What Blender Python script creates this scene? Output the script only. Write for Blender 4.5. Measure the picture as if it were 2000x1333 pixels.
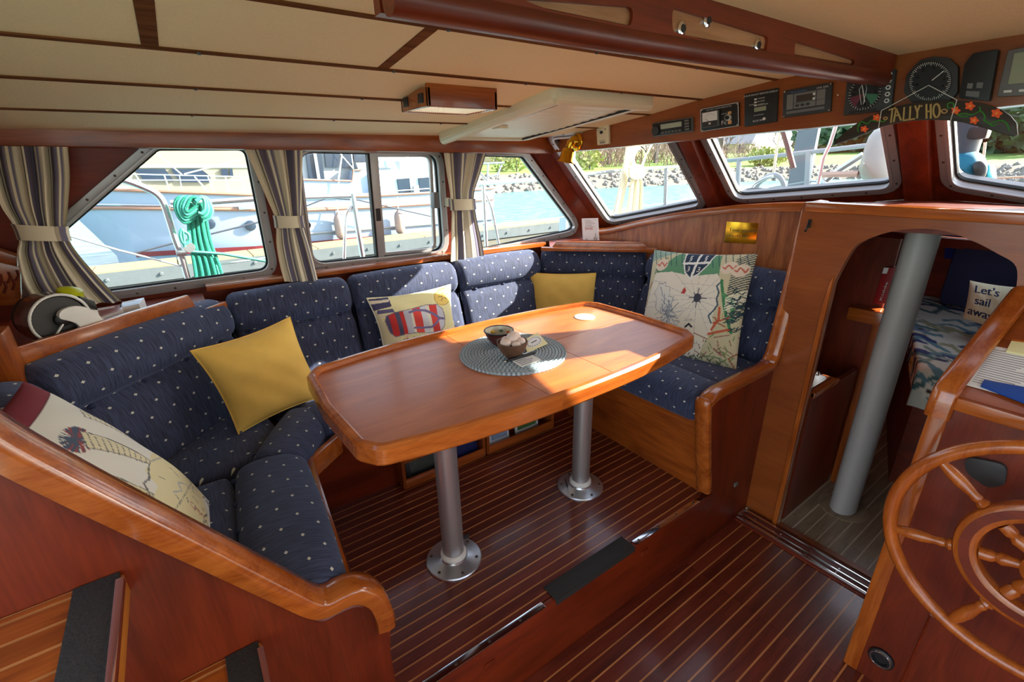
import bpy, bmesh, math, random
import numpy as np
from mathutils import Vector, Matrix
from mathutils.geometry import tessellate_polygon
random.seed(7); R0 = np.random.RandomState(3)
for o in list(bpy.data.objects): bpy.data.objects.remove(o)
SC = bpy.context.scene; COL = SC.collection
# ------------------------------------------------------------------ camera, sky, sun, exposure
F_PX = 907.09; CAMZ = 1.35                       # focal length in pixels of the 2000 px frame
CAM_M = np.array([[0.8137394, 0.22281664, -0.53682487],
                  [-0.58091984, 0.28161984, -0.76368999],
                  [-0.01898231, 0.93329685, 0.35860377]])
cd = bpy.data.cameras.new('camera'); cd.lens = 36 * F_PX / 2000; cd.sensor_width = 36; cd.clip_start = .02; cd.clip_end = 600
cam = bpy.data.objects.new('camera', cd); COL.objects.link(cam)
cam.matrix_world = Matrix.Translation((0, 0, CAMZ)) @ Matrix([list(r) for r in CAM_M]).to_4x4()
SC.camera = cam
SUN_DIR = Vector((1.0, -.42, .58)).normalized()   # towards the sun: forward and to starboard
w = bpy.data.worlds.new('sky'); SC.world = w; w.use_nodes = True
nt = w.node_tree; bg = nt.nodes['Background']
sky = nt.nodes.new('ShaderNodeTexSky'); sky.sky_type = 'NISHITA'; sky.sun_disc = False
sky.sun_elevation = math.asin(SUN_DIR.z); sky.sun_rotation = math.atan2(SUN_DIR.x, SUN_DIR.y)
sky.air_density = 1.0; sky.dust_density = 1.5; sky.ozone_density = 1.0
hs_ = nt.nodes.new('ShaderNodeHueSaturation'); hs_.inputs['Saturation'].default_value = .55; nt.links.new(sky.outputs[0], hs_.inputs['Color']); nt.links.new(hs_.outputs[0], bg.inputs[0]); bg.inputs[1].default_value = .46
sd = bpy.data.lights.new('sun', 'SUN'); sd.energy = 16.0; sd.angle = .009; sd.color = (1, .93, .80)
sun = bpy.data.objects.new('sun', sd); COL.objects.link(sun); sun.location = (6, -4, 6)
sun.rotation_euler = SUN_DIR.to_track_quat('Z', 'Y').to_euler()
SC.view_settings.view_transform = 'Standard'; SC.view_settings.look = 'None'
SC.view_settings.gamma = 1; SC.view_settings.use_curve_mapping = False
SC.view_settings.exposure = 0.66
# ------------------------------------------------------------------ pixel -> world
C0 = np.array([0, 0, CAMZ])
def ray(p): return CAM_M @ np.array([p[0] - 1000, -(p[1] - 666.5), -F_PX])
def onz(p, z): d = ray(p); return C0 + (z - CAMZ) / d[2] * d
def onx(p, x): d = ray(p); return C0 + x / d[0] * d
def ony(p, y): d = ray(p); return C0 + y / d[1] * d
def onplane(p, q, n): d = ray(p); q = np.array(q, float); n = np.array(n, float); return C0 + ((q - C0) @ n) / (d @ n) * d
def nrm(v): v = np.array(v, float); return v / np.linalg.norm(v)
A = np.array
# ------------------------------------------------------------------ mesh building
WORG = {}
class MB:
    def __init__(s): s.v = []; s.f = []; s.uv = []; s.hasuv = False; s.col = []
    def add(s, vs, fs, uv=None, col=None):
        k = len(s.v); s.v += [tuple(map(float, p)) for p in vs]; s.f += [tuple(i + k for i in f) for f in fs]
        if uv is not None: s.hasuv = True; s.uv += [tuple(map(float, q)) for q in uv]
        else: s.uv += [(0., 0.)] * len(vs)
        if col is not None: s.col += [tuple(map(float, q)) for q in col]
        return s
    def box(s, x0, x1, y0, y1, z0, z1):
        return s.hexa([(x0, y0, z0), (x1, y0, z0), (x1, y1, z0), (x0, y1, z0)], [(x0, y0, z1), (x1, y0, z1), (x1, y1, z1), (x0, y1, z1)])
    def hexa(s, a, b):
        return s.add(list(a) + list(b), [(0, 3, 2, 1), (4, 5, 6, 7), (0, 1, 5, 4), (1, 2, 6, 5), (2, 3, 7, 6), (3, 0, 4, 7)])
    def obox(s, c, ax, ay, az, hx, hy, hz):
        c, ax, ay, az = A(c, float), nrm(ax) * hx, nrm(ay) * hy, nrm(az) * hz
        q = [(-1, -1), (1, -1), (1, 1), (-1, 1)]
        return s.hexa([c + i * ax + j * ay - az for i, j in q], [c + i * ax + j * ay + az for i, j in q])
    def beam(s, p, q, wv, hv, wd, hg):     # bar from p to q, width along wv, height along hv
        p, q = A(p, float), A(q, float); wv = nrm(wv) * wd / 2; hv = nrm(hv) * hg / 2
        r = [(-1, -1), (1, -1), (1, 1), (-1, 1)]
        return s.hexa([p + i * wv + j * hv for i, j in r], [q + i * wv + j * hv for i, j in r])
    def tube(s, pts, r, n=8, closed=False, caps=True):
        P = [A(p, float) for p in pts]; m = len(P); rs = r if hasattr(r, '__len__') else [r] * m
        T = []
        for i in range(m):
            a = P[(i - 1) % m] if (closed or i > 0) else P[i]; b = P[(i + 1) % m] if (closed or i < m - 1) else P[i]
            T.append(nrm(b - a))
        u = np.cross(T[0], (0, 0, 1));
        if np.linalg.norm(u) < 1e-3: u = np.cross(T[0], (1, 0, 0))
        u = nrm(u); vs = []; L = 0; uv = []
        for i in range(m):
            u = nrm(u - (u @ T[i]) * T[i]); w_ = np.cross(T[i], u)
            if i: L += np.linalg.norm(P[i] - P[i - 1])
            for k in range(n):
                t = 2 * math.pi * k / n; vs.append(P[i] + rs[i] * (math.cos(t) * u + math.sin(t) * w_)); uv.append((k / n, L))
        fs = []
        for i in range(m if closed else m - 1):
            j = (i + 1) % m
            for k in range(n): fs.append((i * n + k, i * n + (k + 1) % n, j * n + (k + 1) % n, j * n + k))
        if caps and not closed: fs.append(tuple(range(n - 1, -1, -1))); fs.append(tuple((m - 1) * n + k for k in range(n)))
        return s.add(vs, fs, uv)
    def lathe(s, prof, c, ax=(0, 0, 1), n=24, caps=True):
        ax = nrm(ax); u = np.cross(ax, (1, 0, 0));
        if np.linalg.norm(u) < .1: u = np.cross(ax, (0, 1, 0))
        u = nrm(u); w_ = np.cross(ax, u); c = A(c, float); vs = []; fs = []
        for r, h in prof:
            for k in range(n):
                t = 2 * math.pi * k / n; vs.append(c + h * ax + r * (math.cos(t) * u + math.sin(t) * w_))
        for i in range(len(prof) - 1):
            for k in range(n): fs.append((i * n + k, i * n + (k + 1) % n, (i + 1) * n + (k + 1) % n, (i + 1) * n + k))
        if caps: fs.append(tuple(range(n - 1, -1, -1))); fs.append(tuple((len(prof) - 1) * n + k for k in range(n)))
        return s.add(vs, fs)
    def plate(s, outer, holes, fm, w0, w1):   # 2D outline with holes, mapped by fm(u, v, w)
        loops = [list(outer)] + [list(h) for h in holes]
        flat = [p for l in loops for p in l]; n = len(flat)
        tris = tessellate_polygon([[Vector((p[0], p[1], 0)) for p in l] for l in loops])
        vs = [fm(p[0], p[1], w0) for p in flat] + [fm(p[0], p[1], w1) for p in flat]
        fs = [tuple(t) for t in tris] + [tuple(i + n for i in reversed(t)) for t in tris]
        k = 0
        for l in loops:
            m = len(l)
            for i in range(m): a, b = k + i, k + (i + 1) % m; fs.append((a, b, b + n, a + n))
            k += m
        return s.add(vs, fs)
    def strip(s, rows, closed_u=False, closed_v=False, uv=None):   # rows of equal length points
        nu = len(rows); nv = len(rows[0]); vs = [p for r in rows for p in r]; fs = []
        for i in range(nu if closed_u else nu - 1):
            for j in range(nv if closed_v else nv - 1):
                a, b = i * nv + j, i * nv + (j + 1) % nv; c, d = ((i + 1) % nu) * nv + (j + 1) % nv, ((i + 1) % nu) * nv + j
                fs.append((a, b, c, d))
        return s.add(vs, fs, uv)
    def ball(s, c, r, n=8, sq=(1, 1, 1)):
        c = A(c, float); rows = []
        for i in range(n + 1):
            t = math.pi * i / n; rows.append([c + r * A(((math.sin(t) + 1e-4) * math.cos(2 * math.pi * k / (2 * n)) * sq[0], (math.sin(t) + 1e-4) * math.sin(2 * math.pi * k / (2 * n)) * sq[1], math.cos(t) * sq[2])) for k in range(2 * n)])
        return s.strip(rows, closed_v=True)
    def text(s, body, fm, x, y, size, w_=.0, align='L'):
        vs, fs, wd = glyph(body)
        dx = {'L': 0, 'C': -wd / 2, 'R': -wd}[align]
        return s.add([fm(x + (p[0] + dx) * size, y + p[1] * size, w_) for p in vs], fs)
_gl = {}
def glyph(body):
    if body not in _gl:
        cu = bpy.data.curves.new('t', 'FONT'); cu.body = body; cu.size = 1.4; cu.resolution_u = 3
        o = bpy.data.objects.new('t', cu); COL.objects.link(o)
        dg = bpy.context.evaluated_depsgraph_get(); me = bpy.data.meshes.new_from_object(o.evaluated_get(dg))
        vs = [(v.co.x, v.co.y) for v in me.vertices]; fs = [tuple(p.vertices) for p in me.polygons]
        bpy.data.objects.remove(o); bpy.data.curves.remove(cu); bpy.data.meshes.remove(me)
        x0 = min([v[0] for v in vs] or [0]); _gl[body] = ([(a - x0, b) for a, b in vs], fs, max([v[0] for v in vs] or [0]) - x0)
    return _gl[body]
def obj(name, mb, mat, parent=None, smooth=True, bevel=0, ang=40, fixn=True):
    vs = np.array(mb.v, float)
    if parent is not None: org = A(WORG[parent])
    else: org = A([(vs[:, 0].min() + vs[:, 0].max()) / 2, (vs[:, 1].min() + vs[:, 1].max()) / 2, vs[:, 2].min()])
    me = bpy.data.meshes.new(name); me.from_pydata((vs - org).tolist(), [], mb.f)
    if mb.hasuv:
        ul = me.uv_layers.new(name='UVMap'); li = np.zeros(len(me.loops), int); me.loops.foreach_get('vertex_index', li)
        ul.data.foreach_set('uv', A(mb.uv)[li].ravel())
    if mb.col and len(mb.col) == len(mb.v):
        ca = me.color_attributes.new('print', 'FLOAT_COLOR', 'POINT')
        ca.data.foreach_set('color', np.c_[A(mb.col), np.ones(len(mb.col))].ravel())
    if bevel or fixn:
        bm = bmesh.new(); bm.from_mesh(me)
        if fixn: bmesh.ops.recalc_face_normals(bm, faces=bm.faces)
        if bevel:
            ed = [e for e in bm.edges if len(e.link_faces) == 2 and e.calc_face_angle(0) > .6]
            bmesh.ops.bevel(bm, geom=ed, offset=bevel, segments=2, profile=.6, affect='EDGES', clamp_overlap=True)
        bm.to_mesh(me); bm.free()
    if smooth:
        me.polygons.foreach_set('use_smooth', [True] * len(me.polygons)); me.set_sharp_from_angle(angle=math.radians(ang))
    for m in (mat if isinstance(mat, (list, tuple)) else [mat]): me.materials.append(m)
    o = bpy.data.objects.new(name, me); COL.objects.link(o)
    if parent is not None: o.parent = parent; WORG[o] = org
    else: o.location = org; WORG[o] = org
    return o
def thing(name, loc, label, cat, group=None):
    o = bpy.data.objects.new(name, None); COL.objects.link(o); o.location = loc; o.empty_display_size = .05; WORG[o] = A(loc, float)
    return tag(o, label, cat, group)
def tag(o, label, cat, group=None, kind=None):
    o['label'] = label; o['category'] = cat
    if group: o['group'] = group
    if kind: o['kind'] = kind
    return o
def struct(o, label=None, cat=None):
    o['kind'] = 'structure'
    if label: o['label'] = label
    if cat: o['category'] = cat
    return o
def single(name, mb, mat, label, cat, group=None, **k): return tag(obj(name, mb, mat, None, **k), label, cat, group)
def roundpoly(pts, r, n=5):
    out = []; m = len(pts); rr = r if hasattr(r, '__len__') else [r] * m
    for i in range(m):
        p, a, b = A(pts[i], float), A(pts[i - 1], float), A(pts[(i + 1) % m], float)
        if rr[i] <= 0: out.append(tuple(p)); continue
        da, db = nrm(a - p), nrm(b - p); c = da @ db; hlf = math.acos(max(-1, min(1, c))) / 2
        t = min(rr[i] / math.tan(hlf), .49 * np.linalg.norm(a - p), .49 * np.linalg.norm(b - p)); q0, q1 = p + da * t, p + db * t
        for k in range(n + 1):
            s = k / n; out.append(tuple((1 - s) ** 2 * q0 + 2 * s * (1 - s) * p + s * s * q1))
    return out
def offset(poly, d):      # offset a closed 2D loop; positive = outwards
    P = [A(p, float) for p in poly]; m = len(P)
    ar = sum(P[i][0] * P[(i + 1) % m][1] - P[(i + 1) % m][0] * P[i][1] for i in range(m)); sg = 1 if ar > 0 else -1
    out = []
    for i in range(m):
        e0 = nrm(P[i] - P[i - 1]) if np.linalg.norm(P[i] - P[i - 1]) > 1e-9 else None; e1 = nrm(P[(i + 1) % m] - P[i])
        if e0 is None: e0 = e1
        n0, n1 = A((e0[1], -e0[0])) * sg, A((e1[1], -e1[0])) * sg; b = n0 + n1; b = b / max(.5, (b @ b) / 2) if True else b
        out.append(tuple(P[i] + d * b))
    return out
def crom(pts, n=6, closed=False):
    P = [A(p, float) for p in pts]; m = len(P); out = []
    for i in range(m if closed else m - 1):
        g = lambda k: P[k % m] if closed else P[max(0, min(m - 1, k))]
        a, b, c, d = g(i - 1), g(i), g(i + 1), g(i + 2)
        for k in range(n):
            t = k / n; out.append(.5 * (2 * b + (c - a) * t + (2 * a - 5 * b + 4 * c - d) * t * t + (3 * b - a - 3 * c + d) * t ** 3))
    if not closed: out.append(P[-1])
    return out
def quad4(tl, tr, br, bl, flip=False):   # u right 0..1, v up 0..1, w out of the face (towards the viewer)
    tl, tr, br, bl = [A(q, float) for q in (tl, tr, br, bl)]
    n = nrm(np.cross(br - bl, tl - bl)); ctr = (tl + br) / 2
    if n @ (C0 - ctr) < 0: n = -n
    return lambda u, v, w_=0: (1 - v) * ((1 - u) * bl + u * br) + v * ((1 - u) * tl + u * tr) + n * w_
def qbox(mb, q, u0, u1, v0, v1, w0, w1):
    return mb.hexa([q(u0, v0, w0), q(u1, v0, w0), q(u1, v1, w0), q(u0, v1, w0)], [q(u0, v0, w1), q(u1, v0, w1), q(u1, v1, w1), q(u0, v1, w1)])
def qdisc(mb, q, u, v, ru, rv, w0, w1, n=24):
    pl = [(u + ru * math.cos(2 * math.pi * k / n), v + rv * math.sin(2 * math.pi * k / n)) for k in range(n)]
    return mb.plate(pl, [], q, w0, w1)
# ------------------------------------------------------------------ materials
def srgb(r, g, b): return tuple((c / 255 / 12.92) if c / 255 <= .04045 else ((c / 255 + .055) / 1.055) ** 2.4 for c in (r, g, b))
def newmat(name):
    m = bpy.data.materials.new(name); m.use_nodes = True; n = m.node_tree; return m, n, n.nodes['Principled BSDF']
def nd(n, t, **k):
    x = n.nodes.new(t)
    for a, b in k.items(): setattr(x, a, b)
    return x
def plain(name, c, rough=.5, metal=0, spec=.5, noise=0, nscale=40, bump=0, coat=0, trans=0, emit=None):
    m, n, b = newmat(name); c4 = (*c, 1)
    b.inputs['Base Color'].default_value = c4; b.inputs['Roughness'].default_value = rough; b.inputs['Metallic'].default_value = metal
    b.inputs['Specular IOR Level'].default_value = spec; b.inputs['Coat Weight'].default_value = coat; b.inputs['Coat Roughness'].default_value = .08
    if emit: b.inputs['Emission Color'].default_value = (*emit[0], 1); b.inputs['Emission Strength'].default_value = emit[1]
    if noise or bump:
        tc = nd(n, 'ShaderNodeTexCoord'); no = nd(n, 'ShaderNodeTexNoise'); no.inputs['Scale'].default_value = nscale; no.inputs['Detail'].default_value = 5
        n.links.new(tc.outputs['Object'], no.inputs['Vector'])
        if noise:
            mx = nd(n, 'ShaderNodeMix', data_type='RGBA'); mx.inputs['A'].default_value = (*[x * (1 - noise) for x in c], 1); mx.inputs['B'].default_value = (*[min(1, x * (1 + noise)) for x in c], 1)
            n.links.new(no.outputs['Fac'], mx.inputs['Factor']); n.links.new(mx.outputs['Result'], b.inputs['Base Color'])
        if bump:
            bp = nd(n, 'ShaderNodeBump'); bp.inputs['Strength'].default_value = bump; bp.inputs['Distance'].default_value = .004
            n.links.new(no.outputs['Fac'], bp.inputs['Height']); n.links.new(bp.outputs['Normal'], b.inputs['Normal'])
    return m
def wood(name, c1, c2, axis='X', rough=.32, coat=.35, fine=90, var=.12, stretch=1.3, cross=9):
    m, n, b = newmat(name); L = n.links.new
    tc = nd(n, 'ShaderNodeTexCoord'); mp = nd(n, 'ShaderNodeMapping'); i = 'XYZ'.index(axis)
    oi = nd(n, 'ShaderNodeObjectInfo')
    of = nd(n, 'ShaderNodeVectorMath', operation='SCALE'); of.inputs[0].default_value = (7, 11, 5); L(oi.outputs['Random'], of.inputs['Scale'])
    ad = nd(n, 'ShaderNodeVectorMath', operation='ADD'); L(tc.outputs['Object'], ad.inputs[0]); L(of.outputs[0], ad.inputs[1])
    sc = [cross] * 3; sc[i] = stretch; mp.inputs['Scale'].default_value = sc; L(ad.outputs[0], mp.inputs['Vector'])
    no = nd(n, 'ShaderNodeTexNoise'); no.inputs['Scale'].default_value = 2.2; no.inputs['Detail'].default_value = 5; no.inputs['Distortion'].default_value = .9
    L(mp.outputs[0], no.inputs['Vector'])
    mp2 = nd(n, 'ShaderNodeMapping'); s2 = [fine] * 3; s2[i] = 5; mp2.inputs['Scale'].default_value = s2; L(ad.outputs[0], mp2.inputs['Vector'])
    n2 = nd(n, 'ShaderNodeTexNoise'); n2.inputs['Scale'].default_value = 2; n2.inputs['Detail'].default_value = 3; L(mp2.outputs[0], n2.inputs['Vector'])
    rp = nd(n, 'ShaderNodeValToRGB'); rp.color_ramp.elements[0].position = .3; rp.color_ramp.elements[1].position = .7
    rp.color_ramp.elements[0].color = (*c2, 1); rp.color_ramp.elements[1].color = (*c1, 1)
    mxf = nd(n, 'ShaderNodeMath', operation='MULTIPLY_ADD'); mxf.inputs[1].default_value = .45; mxf.inputs[2].default_value = -.22; L(n2.outputs['Fac'], mxf.inputs[0])
    sm = nd(n, 'ShaderNodeMath', operation='ADD'); L(no.outputs['Fac'], sm.inputs[0]); L(mxf.outputs[0], sm.inputs[1]); L(sm.outputs[0], rp.inputs['Fac'])
    hv = nd(n, 'ShaderNodeHueSaturation'); L(rp.outputs[0], hv.inputs['Color'])
    vr = nd(n, 'ShaderNodeMapRange'); vr.inputs['To Min'].default_value = 1 - var; vr.inputs['To Max'].default_value = 1 + var; L(oi.outputs['Random'], vr.inputs['Value']); L(vr.outputs[0], hv.inputs['Value'])
    L(hv.outputs[0], b.inputs['Base Color']); b.inputs['Roughness'].default_value = rough; b.inputs['Coat Weight'].default_value = coat; b.inputs['Coat Roughness'].default_value = .12
    bp = nd(n, 'ShaderNodeBump'); bp.inputs['Strength'].default_value = .06; bp.inputs['Distance'].default_value = .003; L(n2.outputs['Fac'], bp.inputs['Height']); L(bp.outputs[0], b.inputs['Normal'])
    return m
TEAK1, TEAK2 = srgb(176, 90, 30), srgb(124, 54, 14)
M = {}
for ax in 'XYZ': M['teak' + ax] = wood('varnished_teak_' + ax.lower(), TEAK1, TEAK2, ax)
for ax in 'XYZ': M['red' + ax] = wood('red_mahogany_' + ax.lower(), srgb(128, 44, 12), srgb(94, 28, 5), ax, rough=.42, cross=6, coat=.08)
for ax in 'XYZ': M['trim' + ax] = wood('golden_trim_' + ax.lower(), srgb(182, 98, 36), srgb(142, 66, 20), ax, rough=.22, coat=.5)
M['table'] = wood('table_teak', srgb(194, 110, 48), srgb(164, 84, 34), 'X', rough=.38, coat=.12, cross=7, var=.05)
M['plank'] = wood('floor_teak', srgb(120, 50, 32), srgb(86, 32, 20), 'X', rough=.3, coat=.3, var=.16)
M['holly'] = wood('floor_holly', srgb(206, 142, 84), srgb(176, 112, 60), 'X', rough=.35, coat=.3)
M['bulk'] = wood('smooth_teak_bulkhead', srgb(158, 82, 30), srgb(132, 62, 20), 'Y', rough=.34, coat=.3, cross=5)
M['panelwood'] = wood('front_panel_veneer', srgb(176, 104, 58), srgb(122, 60, 28), 'Z', rough=.35, cross=12, stretch=2.2)
M['headliner'] = plain('cream_headliner_vinyl', srgb(250, 222, 170), .75, noise=.06, nscale=160, bump=.35)
M['batten'] = wood('ceiling_batten', srgb(132, 82, 46), srgb(92, 52, 26), 'X', rough=.9, coat=0)
M['batten'].node_tree.nodes['Principled BSDF'].inputs['Specular IOR Level'].default_value = .05
M['alu'] = plain('brushed_aluminium', srgb(178, 176, 176), .38, metal=.55, noise=.05, nscale=20)
M['chrome'] = plain('polished_steel', (.75, .75, .76), .12, metal=1)
M['brass'] = plain('polished_brass', srgb(214, 160, 48), .18, metal=1)
M['flange'] = plain('satin_aluminium_flange', (.66, .69, .72), .3, metal=.9, noise=.06, nscale=30)
M['legpaint'] = plain('silver_anodised_tube', (.48, .46, .46), .4, metal=.75)
M['mast'] = plain('grey_painted_mast', srgb(184, 182, 178), .45, noise=.05, nscale=9)
M['black'] = plain('black_plastic', (.012, .012, .013), .45)
M['blackgrip'] = plain('black_grip_rubber', (.028, .026, .024), .8, noise=.35, nscale=180, bump=.5)
M['darkgrey'] = plain('dark_grey_plastic', (.035, .035, .036), .5)
M['midgrey'] = plain('mid_grey_plastic', (.16, .16, .155), .5)
M['screw'] = plain('screw_head', (.09, .07, .06), .4, metal=.6)
M['white'] = plain('white_plastic', (.80, .79, .74), .35)
M['cream'] = plain('cream_plastic', srgb(236, 224, 190), .4)
M['paper'] = plain('white_paper', (.82, .82, .80), .7)
M['ink'] = plain('dark_ink', (.03, .035, .05), .7)
M['greyink'] = plain('grey_ink', (.28, .29, .32), .7)
M['redink'] = plain('red_ink', srgb(170, 60, 60), .7)
M['label'] = plain('white_print', (.75, .75, .72), .6)
M['lcd'] = plain('lcd_glass', srgb(150, 156, 130), .25)
M['blue'] = plain('blue_folder', srgb(24, 74, 160), .4)
M['yellowc'] = plain('mustard_cotton', srgb(236, 190, 92), .85, noise=.08, nscale=25, bump=.15)
M['rubber'] = plain('window_gasket', (.012, .012, .012), .6)
def glassmat(name, tint=(1, 1, 1), refl=.06):
    m = bpy.data.materials.new(name); m.use_nodes = True; n = m.node_tree; n.nodes.clear(); L = n.links.new
    o = nd(n, 'ShaderNodeOutputMaterial'); t = nd(n, 'ShaderNodeBsdfTransparent'); t.inputs[0].default_value = (*tint, 1)
    g = nd(n, 'ShaderNodeBsdfGlossy'); g.inputs['Roughness'].default_value = .02
    lw0 = nd(n, 'ShaderNodeLayerWeight'); lw0.inputs[0].default_value = .5; pw = nd(n, 'ShaderNodeMath', operation='POWER'); pw.inputs[1].default_value = 4; L(lw0.outputs['Facing'], pw.inputs[0])
    lw = nd(n, 'ShaderNodeMath', operation='MULTIPLY_ADD'); lw.inputs[1].default_value = .6; lw.inputs[2].default_value = .025; L(pw.outputs[0], lw.inputs[0]); mx = nd(n, 'ShaderNodeMixShader')
    L(lw.outputs[0], mx.inputs[0]); L(t.outputs[0], mx.inputs[1]); L(g.outputs[0], mx.inputs[2]); L(mx.outputs[0], o.inputs[0]); return m
M['glass'] = glassmat('window_glass', (.96, .98, .98))
def fabric(name, base, dark, dot):
    m, n, b = newmat(name); L = n.links.new
    uv = nd(n, 'ShaderNodeUVMap'); sx = nd(n, 'ShaderNodeSeparateXYZ'); L(uv.outputs[0], sx.inputs[0])
    def math_(op, a, bb=None, cc=None):
        x = nd(n, 'ShaderNodeMath', operation=op)
        for k, q in enumerate((a, bb, cc)):
            if q is None: continue
            if isinstance(q, (int, float)): x.inputs[k].default_value = q
            else: L(q, x.inputs[k])
        return x.outputs[0]
    def lattice(du, dv):
        a = math_('ABSOLUTE', math_('SUBTRACT', math_('FRACT', math_('MULTIPLY_ADD', sx.outputs[0], 1 / .086, du)), .5))
        c = math_('ABSOLUTE', math_('SUBTRACT', math_('FRACT', math_('MULTIPLY_ADD', sx.outputs[1], 1 / .086, dv)), .5))
        return math_('LESS_THAN', math_('ADD', math_('MULTIPLY', a, 1.0), math_('MULTIPLY', c, 1.35)), .072)
    dots = math_('MAXIMUM', lattice(0.13, 0.2), lattice(.63, .7))
    mp = nd(n, 'ShaderNodeMapping'); mp.inputs['Scale'].default_value = (260, 14, 1); L(uv.outputs[0], mp.inputs[0])
    no = nd(n, 'ShaderNodeTexNoise'); no.inputs['Scale'].default_value = 1.2; no.inputs['Detail'].default_value = 3; no.inputs['Distortion'].default_value = .4; L(mp.outputs[0], no.inputs['Vector'])
    rp = nd(n, 'ShaderNodeValToRGB'); rp.color_ramp.elements[0].position = .36; rp.color_ramp.elements[1].position = .66
    rp.color_ramp.elements[0].color = (*dark, 1); rp.color_ramp.elements[1].color = (*base, 1); L(no.outputs['Fac'], rp.inputs[0])
    mx = nd(n, 'ShaderNodeMix', data_type='RGBA'); L(dots, mx.inputs['Factor']); L(rp.outputs[0], mx.inputs['A']); mx.inputs['B'].default_value = (*dot, 1)
    L(mx.outputs['Result'], b.inputs['Base Color']); b.inputs['Roughness'].default_value = .8; b.inputs['Sheen Weight'].default_value = .25; b.inputs['Sheen Tint'].default_value = (.6, .7, 1, 1)
    bp = nd(n, 'ShaderNodeBump'); bp.inputs['Strength'].default_value = .5; bp.inputs['Distance'].default_value = .002; L(no.outputs['Fac'], bp.inputs['Height']); L(bp.outputs[0], b.inputs['Normal'])
    return m
M['navy'] = fabric('navy_dotted_upholstery', srgb(64, 72, 104), srgb(30, 35, 58), srgb(214, 212, 196))
M['button'] = plain('navy_button', srgb(40, 48, 80), .8)
def printmat(name, rough=.8, bump=.1):
    m, n, b = newmat(name); a = nd(n, 'ShaderNodeVertexColor'); a.layer_name = 'print'; n.links.new(a.outputs[0], b.inputs['Base Color']); b.inputs['Roughness'].default_value = rough
    return m
M['print'] = printmat('printed_cotton')
def stripes(name):
    m, n, b = newmat(name); L = n.links.new; uv = nd(n, 'ShaderNodeUVMap'); sx = nd(n, 'ShaderNodeSeparateXYZ'); L(uv.outputs[0], sx.inputs[0])
    fr = nd(n, 'ShaderNodeMath', operation='FRACT'); L(sx.outputs[0], fr.inputs[0]); rp = nd(n, 'ShaderNodeValToRGB'); L(fr.outputs[0], rp.inputs[0])
    cr = rp.color_ramp; cr.interpolation = 'CONSTANT'
    st = [(0, (222, 212, 186)), (.34, (120, 110, 106)), (.39, (206, 196, 168)), (.45, (92, 86, 104)), (.72, (126, 116, 112)), (.77, (222, 214, 190)), (.86, (112, 108, 130)), (.95, (170, 160, 142))]
    while len(cr.elements) < len(st): cr.elements.new(.5)
    for e, (p, c) in zip(cr.elements, st): e.position = p; e.color = (*srgb(*c), 1)
    L(rp.outputs[0], b.inputs['Base Color']); b.inputs['Roughness'].default_value = .85; return m
M['curtain'] = stripes('striped_curtain_linen')
# ================================================================== structure
ZP = -.27                                              # passage floor; the dinette platform is z = 0
def planks(parent, xs, y0, y1, z, pitch, ph, wm='plank', hm='holly', th=.010, gap=.006):
    """boards along x between y0 and y1, each with a pale inlay strip at its edge; xs = list of (x0, x1) runs"""
    y = y0; k = 0; off = (ph - y0) % pitch; edges = [y0] + list(np.arange(y0 + off, y1 - 1e-6, pitch)) + [y1]
    for i in range(len(edges) - 1):
        a, b = edges[i], edges[i + 1]
        if b - a < .012: continue
        for (p, q) in xs:
            mb = MB().box(p + .0006, q - .0006, a + gap / 2, b - gap / 2, z - th, z); obj('plank', mb, M[wm], parent, smooth=False)
        if i < len(edges) - 2:
            mb = MB().box(xs[0][0], xs[-1][1], b - gap / 2, b + gap / 2, z - th, z - .0006); obj('inlay_strip', mb, M[hm], parent, smooth=False)
fl = struct(obj('floor', MB().box(-.05, 1.66, .862, 1.80, -.06, -.010), M['redX']), 'raised dinette floor of dark teak boards with pale inlay strips', 'floor')
planks(fl, [(-.04, 1.66)], .864, 1.78, 0, .0405, 1.335)
fl2 = struct(obj('floor', MB().box(-.66, 1.935, -.9, .862, ZP - .06, ZP - .010), M['redX']), 'lower passage floor of red teak boards with pale inlay strips', 'floor')
planks(fl2, [(-.66, 1.47), (1.47, 1.875)], -.9, .844, ZP, .047, .80)
M['plankgrey'] = wood('worn_grey_floor_board', srgb(168, 150, 122), srgb(128, 110, 86), 'X', rough=.32, coat=.4, var=.1)
M['hollygrey'] = wood('worn_floor_inlay', srgb(214, 200, 176), srgb(190, 170, 140), 'X', rough=.4)
fl3 = struct(obj('floor', MB().box(1.99, 4.3, -.5, 1.3, ZP - .06, ZP - .010), M['redX']), 'forward cabin floor of grey worn boards beyond the archway', 'floor')
planks(fl3, [(2.0, 2.13), (2.13, 4.3)], -.5, 1.3, ZP, .050, .80, 'plankgrey', 'hollygrey')
struct(obj('trim_1', MB().box(.20, 1.64, .842, .8635, ZP - .01, -.001), M['redX'], bevel=.003), 'dark red riser board below the dinette floor edge', 'riser')
# threshold of the archway: two steel channels on a wood sill
t = thing('door_threshold', (1.93, .5, ZP), 'double steel threshold strip on the archway sill', 'threshold')
obj('sill', MB().box(1.875, 1.992, .235, .84, ZP - .01, ZP + .006), M['redY'], t, bevel=.002)
for x in (1.895, 1.925, 1.965): obj('steel_strip', MB().box(x - .007, x + .007, .24, .84, ZP + .004, ZP + .014), M['chrome'], t, bevel=.002)
for x in (1.91, 1.945):
    for y in np.arange(.30, .82, .12): obj('screw', MB().lathe([(.0045, 0), (.004, .002)], (x, y, ZP + .006), n=10), M['chrome'], t)
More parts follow.
